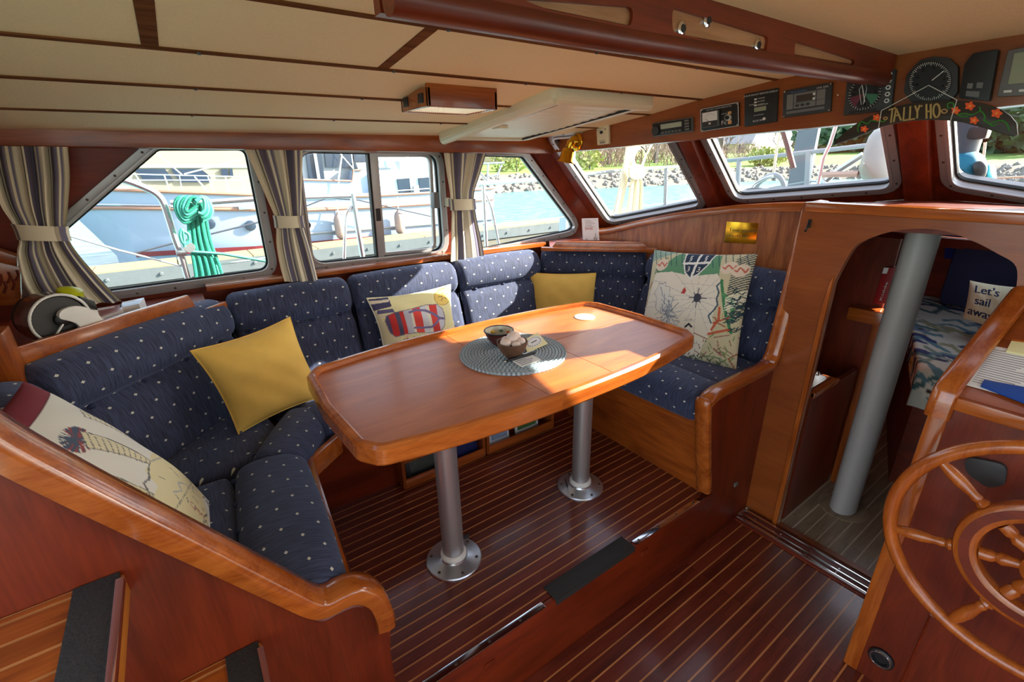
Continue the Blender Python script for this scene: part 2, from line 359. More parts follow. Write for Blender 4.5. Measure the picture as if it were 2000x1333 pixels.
# --------------------------------------------------------------- port wall with three windows
def wp(p): # pixel on the leaning port wall
    q = onplane(p, (0, 2.33, .9), (0, 1, .1)); return (q[0], q[2])
def wfm(u, v, w_): return A((u, 2.33 - .1 * (v - .9) + w_, v))
WIN = {1: roundpoly([wp(p) for p in ((60, 506), (60, 590), (527, 527), (480, 291), (308, 291))], [.02, .03, .05, .03, .03]),
       2: roundpoly([wp(p) for p in ((612, 516), (866, 489), (852, 302), (583, 296))], .06),
       3: roundpoly([wp(p) for p in ((912, 493), (1128, 448), (1022, 306), (902, 302))], [.05, .045, .05, .05])}
pw = MB().plate([(-.80, .30), (2.36, .30), (2.27, .90), (1.80, 1.40), (1.78, 1.56), (-.80, 1.56)], [offset(p, .004) for p in WIN.values()], wfm, 0, .035)
struct(obj('wall_port', pw, M['redX'], smooth=False), 'reddish wooden cabin side with three framed windows', 'wall')
def window(n, poly, fm, label, fw=.034, extra=None):
    """aluminium ring frame with gasket, glass pane and screws on the mapped plane (w towards outside)"""
    fo = offset(poly, fw); g = offset(poly, -.006)
    o = struct(obj('window_%d' % n, MB().plate(fo, [offset(poly, .001)], fm, -.012, .045), M['alu'], bevel=.0025), label, 'window')
    obj('inner_rim', MB().plate(offset(poly, .010), [offset(poly, -.001)], fm, -.019, -.010), M['alu'], o, bevel=.002)
    obj('gasket', MB().plate(offset(poly, .003), [g], fm, .010, .022), M['rubber'], o, smooth=False)
    obj('pane', MB().plate(g, [], fm, .014, .017), M['glass'], o, smooth=False)
    mid = offset(poly, fw * .62); per = 0; last = A(mid[0])
    for q in mid[1:] + mid[:1]:
        q = A(q); d = np.linalg.norm(q - last); k = 0
        while per + d > .125:
            tt = (.125 - per) / d; last = last + (q - last) * tt; d = np.linalg.norm(q - last); per = 0
            c = fm(last[0], last[1], -.012); nn = nrm(fm(last[0], last[1], -.02) - c)
            obj('screw', MB().lathe([(.0045, -.001), (.0045, .001), (.002, .0022)], c, nn, n=8), M['screw'], o)
        per += d; last = q
    return o
window(1, WIN[1], wfm, 'aft slanted window beside the tied curtains with a pale hull behind')
w2 = window(2, WIN[2], wfm, 'sliding window with a central mullion between two curtains')
window(3, WIN[3], wfm, 'trapezoid window beside the corner post looking on water and a stone bank')
# slider parts of the second window
mT, mB = wp((722, 296)), wp((739, 506)); mx = (mT[0] + mB[0]) / 2; zt, zb = mT[1], mB[1]
obj('mullion', MB().plate([(mx - .002, zb - .01), (mx + .030, zb - .01), (mx + .030, zt + .02), (mx - .002, zt + .02)], [], wfm, -.006, .03), M['alu'], w2, bevel=.002)
obj('mullion_seal', MB().plate([(mx - .011, zb), (mx - .002, zb), (mx - .002, zt + .01), (mx - .011, zt + .01)], [], wfm, -.002, .03), M['rubber'], w2, smooth=False)
obj('mullion_clip', MB().plate([(mx + .004, zb + .19), (mx + .027, zb + .19), (mx + .027, zb + .25), (mx + .004, zb + .25)], [], wfm, -.009, -.004), M['black'], w2, smooth=False)
x1 = wp((852, 400))[0]; sash = roundpoly([(mx + .025, zb + .012), (x1 - .004, zb + .002), (x1 - .012, zt - .010), (mx + .025, zt - .008)], [.02, .05, .05, .02])
obj('sash', MB().plate(sash, [offset(sash, -.016)], wfm, .004, .022), M['alu'], w2, bevel=.002)
obj('latch', MB().plate([(x1 - .026, 1.135), (x1 + .004, 1.135), (x1 + .004, 1.215), (x1 - .026, 1.215)], [], wfm, -.03, .01), M['midgrey'], w2, bevel=.003)
# lower sill moulding along the wall
struct(obj('trim_2', MB().beam((.05, 2.292, .888), (1.86, 2.292, .872), (0, 1, 0), (0, 0, 1), .075, .026), M['trimX'], bevel=.005), 'thin varnished sill moulding below the side windows', 'trim')
# port header beam above the windows
yb = 2.19
bt, bb = (ony((0, 235), yb), ony((1040, 272), yb)), (ony((0, 285), yb), ony((1040, 300), yb))
def lin(p, q, x): return p[2] + (q[2] - p[2]) * (x - p[0]) / (q[0] - p[0])
mb = MB().hexa([(-.8, yb, lin(*bb, -.8)), (1.86, yb, lin(*bb, 1.86)), (1.86, yb + .12, lin(*bb, 1.86)), (-.8, yb + .12, lin(*bb, -.8))],
               [(-.8, yb, lin(*bt, -.8) + .03), (1.86, yb, lin(*bt, 1.86) + .03), (1.86, yb + .12, lin(*bt, 1.86) + .03), (-.8, yb + .12, lin(*bt, -.8) + .03)])
struct(obj('trim_3', mb, M['teakX'], bevel=.003), 'long varnished header beam over the side windows', 'beam')
# --------------------------------------------------------------- ceiling: cambered cream panels between battens
CY = [-1.6, -.5, .36, .63, .97, 1.265, 1.52, 1.83, 2.20, 2.36]; CZ = [1.50, 1.600, 1.634, 1.630, 1.612, 1.580, 1.545, 1.510, 1.482, 1.470]
def zc(y): return float(np.interp(y, CY, CZ))
def onceil(p, dz=0):
    d = ray(p); t0 = .01
    for k in range(60):
        q = C0 + t0 * d; t0 = (zc(q[1]) - dz - CAMZ) / d[2]
    return C0 + t0 * d
def ccurve(y0, y1, n=6): return [(y, zc(y)) for y in np.linspace(y0, y1, n)]
def cslab(x0, x1, y0, y1, lo, hi):
    c = ccurve(y0, y1, 7); mb = MB()
    mb.strip([[(x0, y, z - lo) for y, z in c], [(x1, y, z - lo) for y, z in c], [(x1, y, z + hi) for y, z in c], [(x0, y, z + hi) for y, z in c]], closed_u=True)
    n = len(c); k = 0
    for x in (0, 1):
        ids = ([0 * n + j for j in range(n)] + [3 * n + j for j in range(n - 1, -1, -1)]) if x == 0 else ([1 * n + j for j in range(n)] + [2 * n + j for j in range(n - 1, -1, -1)])
        mb.f.append(tuple(ids))
    mb.f += [(0, n, 2 * n, 3 * n), (n - 1, 2 * n - 1, 3 * n - 1, 4 * n - 1)]
    return mb
ce = struct(obj('ceiling', cslab(-.66, 1.98, -1.45, 2.36, -.010, .06), M['white'], smooth=False), 'cream panelled cabin ceiling with brown battens', 'ceiling')
YB = [2.20, 1.83, 1.52, 1.265, .97, .67]
CROSS = {(1.265, .97): [.04, .51], (.97, .67): [.93], (1.52, 1.265): [], (1.83, 1.52): [], (2.2, 1.83): []}
def panel_run(y0, y1, xs):
    for a, b in zip(xs[:-1], xs[1:]):
        obj('ceiling_panel', cslab(a + .009, b - .009, y1 + .0075, y0 - .0075, .005, .010), M['headliner'], ce, smooth=True)
for y0, y1 in zip(YB[:-1], YB[1:]):
    cr = CROSS[(y0, y1)]; panel_run(y0, y1, [-.66] + cr + [1.875])
    if y0 < 2.2: obj('batten', cslab(-.66, 1.86, y0 - .0075, y0 + .0075, .008, .012), M['batten'], ce, smooth=False)
    for x in cr: obj('batten', cslab(x - .014, x + .014, y1 + .004, y0 - .004, .006, .012), M['batten'], ce, smooth=False)
    for x in np.arange(-.3, 1.8, .42):
        if y0 < 2.2: obj('screw', MB().lathe([(.005, 0), (.0035, -.004)], (x, y0, zc(y0) - .0075), n=8), M['screw'], ce)
for y0, y1 in ((.63, .19), (.19, -.4), (-.4, -1.45)):
    panel_run(y0, y1, [-.66, 1.875])
    if y0 < .6: obj('batten', cslab(-.66, 1.86, y0 - .011, y0 + .011, .005, .012), M['batten'], ce, smooth=False)
obj('batten', cslab(-.66, 1.86, .66, .68, .006, .012), M['batten'], ce, smooth=False)
# --------------------------------------------------------------- forward header carrying the instruments
XH = 1.85
hb = [onx(p, XH) for p in ((1040, 300), (1120, 296), (1380, 270), (1500, 258), (1740, 235), (1960, 205))]
hbot = sorted([(q[1], q[2]) for q in hb] + [(-.2, 1.475), (-1.0, 1.46)]); ys = np.linspace(-1.0, 2.26, 34)
zb_ = np.interp(ys, [a for a, b in hbot], [b for a, b in hbot]); zb_ = np.convolve(np.pad(zb_, 2, 'edge'), np.ones(5) / 5, 'valid')
rows = [[(XH, y, z) for y, z in zip(ys, zb_)], [(XH, y, zc(y) + .03) for y in ys], [(XH + .07, y, zc(y) + .03) for y in ys], [(XH + .07, y, z) for y, z in zip(ys, zb_)]]
mb = MB().strip(rows, closed_u=True)
struct(obj('trim_4', mb, M['bulk'], ang=30), 'curved forward header panel carrying the instruments', 'beam')
# --------------------------------------------------------------- raked windscreen facets
PA, PB = A((2.30, 2.31, .93)), A((1.83, 2.275, 1.41))
PC = onx((1405, 402), 2.42); n4 = nrm(np.cross(PB - PA, PC - PA)); n4 = n4 if n4[0] > 0 else -n4
PD = onplane((1352, 276), PA, n4)
PE = onx((1800, 374), 2.46); n5 = nrm(np.cross(PD - PC, PE - PC)); n5 = n5 if n5[0] > 0 else -n5
PF = onplane((1792, 228), PC, n5)
PG = A((PE[0] - .02, -.45, PE[2] - .03)); n6 = nrm(np.cross(PF - PE, PG - PE)); n6 = n6 if n6[0] > 0 else -n6
def facet(q, n):
    e1 = nrm(np.cross((0, 0, 1), n)); e2 = np.cross(n, e1); e2 = e2 if e2[2] > 0 else -e2; q = A(q)
    def fm(u, v, w_): return q + u * e1 + v * e2 + w_ * n
    def fp(p): d = onplane(p, q, n) - q; return (d @ e1, d @ e2)
    def f3(p): d = A(p) - q; return (d @ e1, d @ e2)
    return fm, fp, f3
def wscreen(q, n, outer3, glasspx, rad, num, label):
    fm, fp, f3 = facet(q, n); gl = roundpoly([fp(p) for p in glasspx], rad)
    o = MB().plate([f3(p) for p in outer3], [offset(gl, .004)], fm, 0, .03); window(num, gl, fm, label, fw=.036)
    return o
up = lambda p, q, s: A(p) + (A(q) - A(p)) * s
f4 = wscreen(PA, n4, [PA - (0, 0, .06), PC - (0, 0, .06), up(PC, PD, 1.6), up(PA, PB, 1.32)], ((1082, 268), (1292, 250), (1370, 397), (1192, 431)), [.02, .02, .05, .05], 4, 'raked corner windscreen pane with a rope coil hanging outside')
f5 = wscreen(PC, n5, [PC - (0, 0, .06), PE - (0, 0, .06), up(PE, PF, 1.55), up(PC, PD, 1.6)], ((1370, 238), (1714, 196), (1743, 362), (1440, 385)), [.02, .02, .045, .05], 5, 'wide windscreen pane with a grey piling and hull outside')
f6 = wscreen(PE, n6, [PE - (0, 0, .06), PG - (0, 0, .06), PG + (PF - PE) * 1.55, up(PE, PF, 1.55)], ((1853, 200), (2090, 165), (2090, 392), (1864, 356)), [.02, .02, .05, .05], 6, 'windscreen pane behind the hanging sign with a teal cover outside')
wf = struct(obj('wall_windscreen', f4, M['redZ'], smooth=False), 'reddish wood around the raked corner windscreen', 'wall')
struct(obj('wall_windscreen', f5, M['redZ'], smooth=False), 'reddish wood around the wide windscreen pane', 'wall')
struct(obj('wall_windscreen', f6, M['redZ'], smooth=False), 'reddish wood around the windscreen behind the hanging sign', 'wall')
def postbar(p, q, wd, dp, lab, side):
    m = MB().beam(p, q, side, A((-1, 0, -.6)), wd, dp); struct(obj('trim_5', m, M['redZ'], bevel=.006), lab, 'post')
postbar(up(PA, PB, -.12) + (-.012, -.03, 0), up(PA, PB, 1.1) + (-.012, -.03, 0), .085, .03, 'slanted corner post between side window and windscreen', (.6, -.6, .5))
postbar(up(PC, PD, -.1) + (-.02, 0, -.01), up(PC, PD, 1.2) + (-.02, 0, -.01), .075, .05, 'orange wood post between the corner and wide windscreens', (0, 1, 0))
postbar(up(PE, PF, -.1) + (-.02, 0, -.01), up(PE, PF, 1.2) + (-.02, 0, -.01), .085, .05, 'wide reddish post below the hanging sign', (0, 1, 0))
# --------------------------------------------------------------- forward panel behind the settee, shelf and arch bulkhead
XP = 2.25
tp = sorted([(q[1], q[2]) for q in [onx(p, XP) for p in ((1180, 452), (1205, 442), (1300, 421), (1400, 406), (1500, 399), (1585, 397))]])
py_ = np.linspace(.84, 2.30, 24); pz_ = np.interp(py_, [a for a, b in tp], [b for a, b in tp]); pz_ = np.convolve(np.pad(pz_, 2, 'edge'), np.ones(5) / 5, 'valid')
mb = MB().plate([(y, z) for y, z in zip(py_, pz_)] + [(2.30, -.2), (.84, -.2)], [], lambda u, v, w_: A((XP + w_, u, v)), 0, .02)
struct(obj('wall_forward', mb, M['panelwood'], smooth=False), 'curved veneer panel behind the forward settee with a brass plaque', 'wall')
mb = MB().strip([[(XP - .022, y, z - .030) for y, z in zip(py_, pz_)], [(XP - .026, y, z - .008) for y, z in zip(py_, pz_)], [(XP - .016, y, z + .006) for y, z in zip(py_, pz_)], [(XP + .03, y, z + .006) for y, z in zip(py_, pz_)], [(XP + .03, y, z - .03) for y, z in zip(py_, pz_)]], closed_u=True)
struct(obj('trim_6', mb, M['trimY'], ang=50), 'bowed capping rail on the forward veneer panel', 'trim')
ny = np.linspace(-.45, 2.30, 30)
def wsb(y):   # windscreen base line
    P = [PG, PE, PC, PA]; return A((np.interp(y, [p[1] for p in P], [p[0] for p in P]) + .03, y, np.interp(y, [p[1] for p in P], [p[2] for p in P]) - .03))
def shf(y): return A((XP + .01, y, float(np.interp(y, py_, pz_)))) if y > .84 else A((2.02, y, 1.185))
mb = MB().strip([[shf(y) for y in ny], [wsb(y) for y in ny], [wsb(y) - (0, 0, .03) for y in ny], [shf(y) - (0, 0, .03) for y in ny]], closed_u=True)
struct(obj('trim_7', mb, M['redY'], ang=30), 'narrow wooden ledge below the windscreen', 'ledge')
arch = [(.705, ZP + .006)] + [tuple(onx(p, 2.0)[1:]) for p in ((1560, 855), (1640, 520), (1662, 492), (1690, 470), (1740, 453), (1800, 447), (1850, 453), (1900, 471), (1945, 494), (1985, 522))] + [(.225, .95), (.225, ZP + .006)]
arch[1] = (.705, .30); arch[2] = (.702, .90)
arch = arch[:2] + [tuple(p) for p in crom([A(p) for p in arch[2:-1]], 5)] + arch[-1:]
mb = MB().plate([(.866, ZP), (.866, 1.185), (-.60, 1.185), (-.60, ZP)], [arch], lambda u, v, w_: A((2.0 + w_, u, v)), 0, .03)
wa = struct(obj('wall_archway', mb, M['bulk'], smooth=False), 'wooden bulkhead with an arched opening to the forward cabin', 'wall')
struct(obj('trim_8', MB().beam((2.008, .85, 1.172), (2.008, -.6, 1.172), (1, 0, 0), (0, 0, 1), .060, .036), M['trimY'], bevel=.008), 'varnished capping rail above the archway', 'trim')
obj('jamb_trim', MB().plate([(.722, ZP), (.720, .80), (.712, .90), (.703, .93), (.702, ZP)], [], lambda u, v, w_: A((2.0 + w_, u, v)), -.014, .034), M['trimZ'], wa, bevel=.004)

# --------------------------------------------------------------- sides the camera does not face
def sfm2(u, v, w_): return A((u, -1.40 - w_, v))
mb = MB().plate([(-.66, ZP), (2.0, ZP), (2.0, 1.55), (-.66, 1.55)], [[(-.6, .86), (.62, .86), (.62, 1.49), (-.6, 1.49)], [(.70, .86), (1.7, .86), (1.7, 1.49), (.70, 1.49)]], sfm2, 0, .03)
struct(obj('wall_starboard', mb, M['teakX'], smooth=False), 'starboard cabin side with two open window bays', 'wall')
struct(obj('wall_aft', MB().box(-.66, -.63, .90, 2.30, ZP, 1.52), M['redY'], smooth=False), 'aft cabin wall behind the corner shelf', 'wall')
fl4 = struct(obj('floor', MB().box(-.66, 1.54, -1.40, -.9, ZP - .06, ZP), M['plank'], smooth=False), 'starboard edge of the passage floor', 'floor')
# ================================================================== settee: bases, end panels
def arc_tube(parent, name, pts, r, mat, n=10): return obj(name, MB().tube(pts, r, n), mat, parent)
YE = .85
def endpanel(parent, path_px, tail, yv=YE, th=.032):
    """profile panel in the x-z plane: visible top edge from pixels, then the tail of (x, z) points"""
    pts = [tuple(ony(p, yv)[[0, 2]]) for p in path_px]; full = pts + tail
    obj('end_panel', MB().plate(full, [], lambda u, v, w_: A((u, yv + .004 + w_, v)), 0, th), M['redZ'], parent, smooth=False)
    return pts
def capping(parent, pts, yv, wd=.052, th=.030, mat='trimX'):
    """rounded capping rail following (x, z) points"""
    P = crom([A((p[0], p[1])) for p in pts], 6); rows = []
    for i in range(len(P)):
        a, b = P[max(0, i - 1)], P[min(len(P) - 1, i + 1)]; tg = nrm(b - a); nn = A((-tg[1], tg[0]))
        prof = [(-.006, -th * .9), (-.012, -th * .3), (-.010, .001), (-.002, .007), (wd * .5, .010), (wd - .006, .006), (wd, -.004), (wd, -th * .9)]
        rows.append([(P[i][0] + nn[0] * h, yv + d, P[i][1] + nn[1] * h) for d, h in prof])
    return obj('capping_rail', MB().strip(rows, closed_v=True), M[mat], parent, ang=50)
# forward bench
t = thing('settee_bench', (1.8, 1.3, 0), 'forward settee base below the large map pillow', 'bench')
fx = lambda z: 1.60 - .07 * z / .40
obj('fascia', MB().hexa([(fx(0), .88, 0), (fx(0), 1.74, 0), (fx(0) + .02, 1.74, 0), (fx(0) + .02, .88, 0)], [(fx(.40), .88, .40), (fx(.40), 1.74, .40), (fx(.40) + .02, 1.74, .40), (fx(.40) + .02, .88, .40)]), M['teakY'], t, smooth=False)
obj('front_lip', MB().beam((fx(.4) + .004, .88, .402), (fx(.4) + .004, 1.66, .402), (1, 0, 0), (0, 0, 1), .03, .026), M['trimY'], t, bevel=.005)
obj('seat_board', MB().box(1.55, 2.24, .89, 1.72, .335, .352), M['redY'], t, smooth=False)
ft = thing('settee_end_panel', (1.9, YE, ZP), 'high curved wooden end panel beside the archway', 'panel')
fp = endpanel(ft, ((1377, 962), (1376, 806), (1384, 783), (1402, 766), (1428, 752), (1497, 717), (1509, 703), (1520, 672), (1556, 540), (1588, 412), (1596, 402), (1612, 396)), [(2.25, 1.165), (2.25, ZP), (1.63, ZP), (1.62, -.002)])
capping(ft, fp, YE - .008)
for z0 in (.62,): obj('grab_moulding', MB().tube([(ony((1582, 515), YE)[0], YE - .002, ony((1582, 515), YE)[2]), (ony((1548, 620), YE)[0], YE - .004, ony((1548, 620), YE)[2])], .007, 8), M['trimZ'], ft)
qd = ony((1438, 947), YE); obj('catch_plate', MB().box(qd[0] - .012, qd[0] + .012, YE - .002, YE + .006, qd[2] - .01, qd[2] + .01), M['midgrey'], ft, bevel=.002)
# aft bench
t = thing('settee_bench', (0, 1.2, 0), 'aft settee base behind the sloping end panel', 'bench')
at_ = thing('settee_end_panel', (-.2, YE, ZP), 'large dark sloping end panel above the companion steps', 'panel')
ap = endpanel(at_, ((-120, 756), (0, 846), (150, 930), (300, 1008), (415, 1066), (560, 1140), (618, 1169), (640, 1170), (665, 1157), (695, 1146), (722, 1147), (745, 1160), (760, 1190), (764, 1215)), [(.205, .20), (.21, ZP), (-.62, ZP), (-.62, 1.12)])
capping(at_, ap, YE - .010, wd=.058, th=.040)
obj('front_moulding', MB().tube([(p[0] - .012, YE + .001, p[1] - .052) for p in crom([A(p) for p in ap[:11]], 4)], .006, 6), M['redX'], at_)
xa = lambda y: .150 + (y - .9) * .085
obj('fascia', MB().hexa([(xa(.88) + .05, .88, 0), (xa(1.5) + .05, 1.5, 0), (xa(1.5) + .03, 1.5, 0), (xa(.88) + .03, .88, 0)], [(xa(.88), .88, .40), (xa(1.5), 1.5, .40), (xa(1.5) - .02, 1.5, .40), (xa(.88) - .02, .88, .40)]), M['redY'], t, smooth=False)
obj('front_lip', MB().beam((xa(.88) - .004, .88, .415), (xa(1.48) - .004, 1.48, .415), (1, 0, 0), (0, 0, 1), .022, .05), M['trimY'], t, bevel=.006)
obj('seat_board', MB().box(-.55, .12, .89, 1.50, .335, .352), M['redY'], t, smooth=False)
# port bench with corner bracket and magazine racks
t = thing('settee_bench', (.9, 1.9, 0), 'port settee base below the side windows, behind the table', 'bench')
fy = lambda z: 1.735 - .075 * z / .40
obj('fascia', MB().hexa([(.10, fy(0), 0), (1.62, fy(0), 0), (1.62, fy(0) + .02, 0), (.10, fy(0) + .02, 0)], [(.10, fy(.40), .40), (1.62, fy(.40), .40), (1.62, fy(.40) + .02, .40), (.10, fy(.40) + .02, .40)]), M['redX'], t, smooth=False)
obj('front_lip', MB().beam((.33, fy(.4) - .02, .402), (1.56, fy(.4) - .02, .402), (0, 1, 0), (0, 0, 1), .03, .026), M['trimX'], t, bevel=.005)
ca, cb = onz((596, 905), .43), onz((652, 858), .43)
obj('corner_bracket', MB().beam((ca[0], ca[1], .395), (cb[0] + .02, cb[1] + .02, .395), nrm((1, -1, 0)), (0, 0, 1), .024, .075), M['trimX'], t, bevel=.004)
obj('seat_board', MB().box(-.55, 2.24, 1.74, 2.28, .335, .352), M['redX'], t, smooth=False)
# magazine racks fixed to the port base
def rack(x0, x1, lab, tiers):
    r = thing('magazine_rack', ((x0 + x1) / 2, 1.70, 0), lab, 'rack', 'magazine racks under the table')
    for x in (x0, x1): obj('side', MB().box(x - .008, x + .008, 1.655, 1.732, .012, .30), M['teakZ'], r, bevel=.002)
    for z in tiers: obj('slat', MB().box(x0, x1, 1.650, 1.662, z - .022, z + .022), M['teakX'], r, bevel=.003)
    obj('bottom', MB().box(x0, x1, 1.66, 1.732, .012, .022), M['teakX'], r, smooth=False)
    return r
ra = onz((790, 955), 0.0)
rack(.575, .985, 'left two-tier magazine rack on the settee base', (.035, .165)); rack(1.01, 1.42, 'right magazine rack on the settee base holding brochures', (.035,))
def mag(x0, x1, z0, z1, y0, cols, lab, lean=.03):
    q = quad4((x0, y0 + lean, z1), (x1, y0 + lean, z1), (x1, y0, z0), (x0, y0, z0))
    m = thing('magazine', ((x0 + x1) / 2, y0, z0), lab, 'magazine', 'magazines in the racks')
    obj('cover', qbox(MB(), q, 0, 1, 0, 1, -.006, 0), plain('magazine_cover', cols[0], .35), m, smooth=False)
    obj('cover_picture', qbox(MB(), q, .1, .9, .12, .66, 0, .0006), plain('magazine_picture', cols[1], .35, noise=.6, nscale=60), m, smooth=False)
    b = MB()
    for k in range(5): qbox(b, q, .12 + .02 * k, .16 + .12 * k + .2, .72 + .05 * (k % 4), .745 + .05 * (k % 4), 0, .0006)
    obj('cover_lines', b, M['label'], m, smooth=False)
mag(.60, .79, .026, .24, 1.690, ((.02, .02, .022), (.05, .06, .05)), 'black magazine in the left rack')
mag(.80, .97, .026, .26, 1.690, ((.015, .02, .09), (.02, .03, .12)), 'dark blue magazine in the left rack')
mag(1.04, 1.16, .026, .23, 1.690, ((.62, .66, .70), (.25, .32, .45)), 'white and blue brochure in the right rack')
mag(1.20, 1.35, .026, .23, 1.690, ((.60, .64, .60), (.07, .16, .05)), 'green photo brochure in the right rack')
# ================================================================== cushions
BPROF = crom([A(p) for p in ((.045, .455), (-.005, .60), (-.045, .76), (-.052, .815), (-.030, .852), (.015, .864), (.062, .852), (.092, .815), (.101, .77), (.094, .735), (.074, .714), (.079, .700), (.104, .676), (.124, .62), (.150, .53), (.162, .475), (.140, .452), (.09, .447))], 4, closed=True)
def loft(prof, a, b, nin, r=.035, ns=30, zlift=0):
    """sweep a closed (d, z) profile from a to b with rounded ends; d grows along nin"""
    a, b = A(a, float), A(b, float); L = np.linalg.norm(b - a); tg = (b - a) / L; nin = nrm(nin); n = len(prof); P = [A(p) for p in prof]
    ar = sum(P[i][0] * P[(i + 1) % n][1] - P[(i + 1) % n][0] * P[i][1] for i in range(n)); sg = 1 if ar > 0 else -1
    nor = []
    for i in range(n):
        e = P[(i + 1) % n] - P[i - 1]; nor.append(-sg * nrm((e[1], -e[0])))
    ar_len = [0]
    for i in range(n): ar_len.append(ar_len[-1] + np.linalg.norm(P[(i + 1) % n] - P[i]))
    ss = sorted(set([0, .002, .006, .012, .020, .028, r] + list(np.linspace(r, L - r, ns)) + [L - r, L - .028, L - .020, L - .012, L - .006, L - .002, L]))
    rows, uv = [], []
    for s in ss:
        e = min(s, L - s); ins = 0 if e >= r else r - math.sqrt(max(0, r * r - (r - e) ** 2))
        bul = .006 * math.sin(math.pi * s / L)
        row = []
        for i in range(n):
            d = P[i] + nor[i] * (ins - bul)
            row.append(A((a[0] + tg[0] * s + nin[0] * d[0], a[1] + tg[1] * s + nin[1] * d[0], a[2] + (b[2] - a[2]) * s / L + d[1] + zlift))); uv.append((s, ar_len[i]))
        row.append(row[0]); uv.append((s, ar_len[n])); rows.append(row)
    mb = MB().strip(rows, uv=uv)
    m = n + 1
    mb.f.append(tuple(range(n - 1, -1, -1))); mb.f.append(tuple((len(rows) - 1) * m + j for j in range(n)))
    return mb
def back_cushion(a, b, nin, lab, nb=3, prof=BPROF, grp='navy back cushions'):
    a, b = A((*a, 0.)), A((*b, 0.)); c = (a + b) / 2; t = thing('back_cushion', (c[0], c[1], .45), lab, 'cushion', grp)
    obj('cover', loft(prof, a, b, (*nin, 0)), M['navy'], t, ang=80)
    nn = nrm((*nin, 0))
    for k in range(nb):
        p = a + (b - a) * ((k + .5) / nb if nb > 1 else .5) + nn * .078; obj('button', MB().ball((p[0], p[1], .708), .012, 6, (1, 1, .7)), M['button'], t)
    return t
back_cushion((-.43, 1.69), (.055, 2.195), (1, -1), 'long navy back cushion across the aft corner below the corner shelf', 4)
back_cushion((.105, 2.225), (.60, 2.225), (0, -1), 'navy back cushion behind the mustard pillow below the middle curtain', 4)
back_cushion((.612, 2.225), (1.165, 2.225), (0, -1), 'navy back cushion behind the flip-flop pillow', 3)
back_cushion((1.178, 2.225), (1.72, 2.215), (0, -1), 'navy back cushion streaked by sunlight beside the flip-flop pillow', 3)
back_cushion((1.80, 2.225), (2.225, 1.775), (-1, -1), 'navy back cushion across the forward corner below the corner shelf', 3)
back_cushion((2.215, 1.70), (2.215, .885), (-1, 0), 'navy back cushion behind the large map pillow', 5)
back_cushion((-.42, .895), (-.46, 1.62), (1, 0), 'navy back cushion behind the folded map pillow above the steps', 4)
def pad(poly, z0, z1, r=.03, dome=.008):
    po = roundpoly(poly, .03, 4); c = A(po).mean(0); n = len(po); rows, uv = [], []
    steps = [(-r * .6, z0), (-.01, z0 + .008), (0, z0 + r), (0, z1 - r), (-.009, z1 - r * .35), (-r * .75, z1 - .003), (-r * 1.3, z1)]
    for ins, z in steps:
        q = offset(po, ins); rows.append([(p[0], p[1], z) for p in q] ); uv += [(p[0] + (z1 - z) * .7, p[1] + (z1 - z) * .7) for p in q]
    q = offset(po, -r * 1.3)
    for s in (.85, .65, .45, .25, .08):
        rows.append([(c[0] + (p[0] - c[0]) * s, c[1] + (p[1] - c[1]) * s, z1 + dome * (1 - s * s)) for p in q]); uv += [(c[0] + (p[0] - c[0]) * s, c[1] + (p[1] - c[1]) * s) for p in q]
    mb = MB().strip(rows, closed_v=True, uv=uv); mb.f.append(tuple((len(rows) - 1) * n + j for j in range(n))); mb.f.append(tuple(range(n - 1, -1, -1))); return mb
RPROF = crom([A(p) for p in ((.0, .37), (-.002, .42), (.004, .462), (.030, .488), (.085, .497), (.150, .490), (.192, .468), (.206, .435), (.200, .395), (.18, .365), (.09, .358))], 4, closed=True)
RSM = [A((p[0] * .8, p[1])) for p in RPROF]
def seat(lab, poly, roll=None, nin=None, nb=4, prof=RPROF, grp='navy seat cushions'):
    c = A(poly).mean(0); t = thing('seat_cushion', (c[0], c[1], .355), lab, 'cushion', grp)
    obj('cover', pad(poly, .356, .468), M['navy'], t, ang=80)
    if roll:
        a, b = A((*roll[0], 0.)), A((*roll[1], 0.)); obj('front_roll', loft(prof, a, b, (*nin, 0), r=.04), M['navy'], t, ang=80)
        for k in range(nb): p = a + (b - a) * (k + .5) / nb; obj('button', MB().ball((p[0], p[1], .466), .011, 6, (1, 1, .6)), M['button'], t)
    return t
seat('navy seat cushion with a rounded front roll above the companion steps', [(-.33, .90), (-.055, .90), (-.030, 1.50), (-.36, 1.50)], ((-.058, .895), (-.02, 1.50)), (1, -.06), 5)
seat('navy corner seat cushion below the left mustard pillow', [(-.33, 1.515), (.10, 1.515), (.165, 1.60), (.10, 2.05), (.04, 2.08)], ((.02, 1.50), (.195, 1.80)), (1, -.62), 3, RSM)
seat('navy seat cushion along the side windows beneath the aft end of the table', [(.19, 1.83), (.86, 1.83), (.86, 2.10), (.12, 2.10)], ((.23, 1.815), (.86, 1.815)), (0, -1), 4)
seat('navy seat cushion along the side windows beneath the forward end of the table', [(.87, 1.83), (1.60, 1.83), (1.72, 2.10), (.87, 2.10)], ((.87, 1.815), (1.56, 1.815)), (0, -1), 4)
seat('navy corner seat cushion under the right mustard pillow', [(1.62, 1.83), (1.73, 1.72), (2.06, 1.72), (1.74, 2.05)])
seat('navy seat cushion with a front roll under the large map pillow', [(1.70, .895), (2.07, .895), (2.07, 1.70), (1.70, 1.70)], ((1.705, 1.71), (1.705, .893)), (-1, 0), 5)
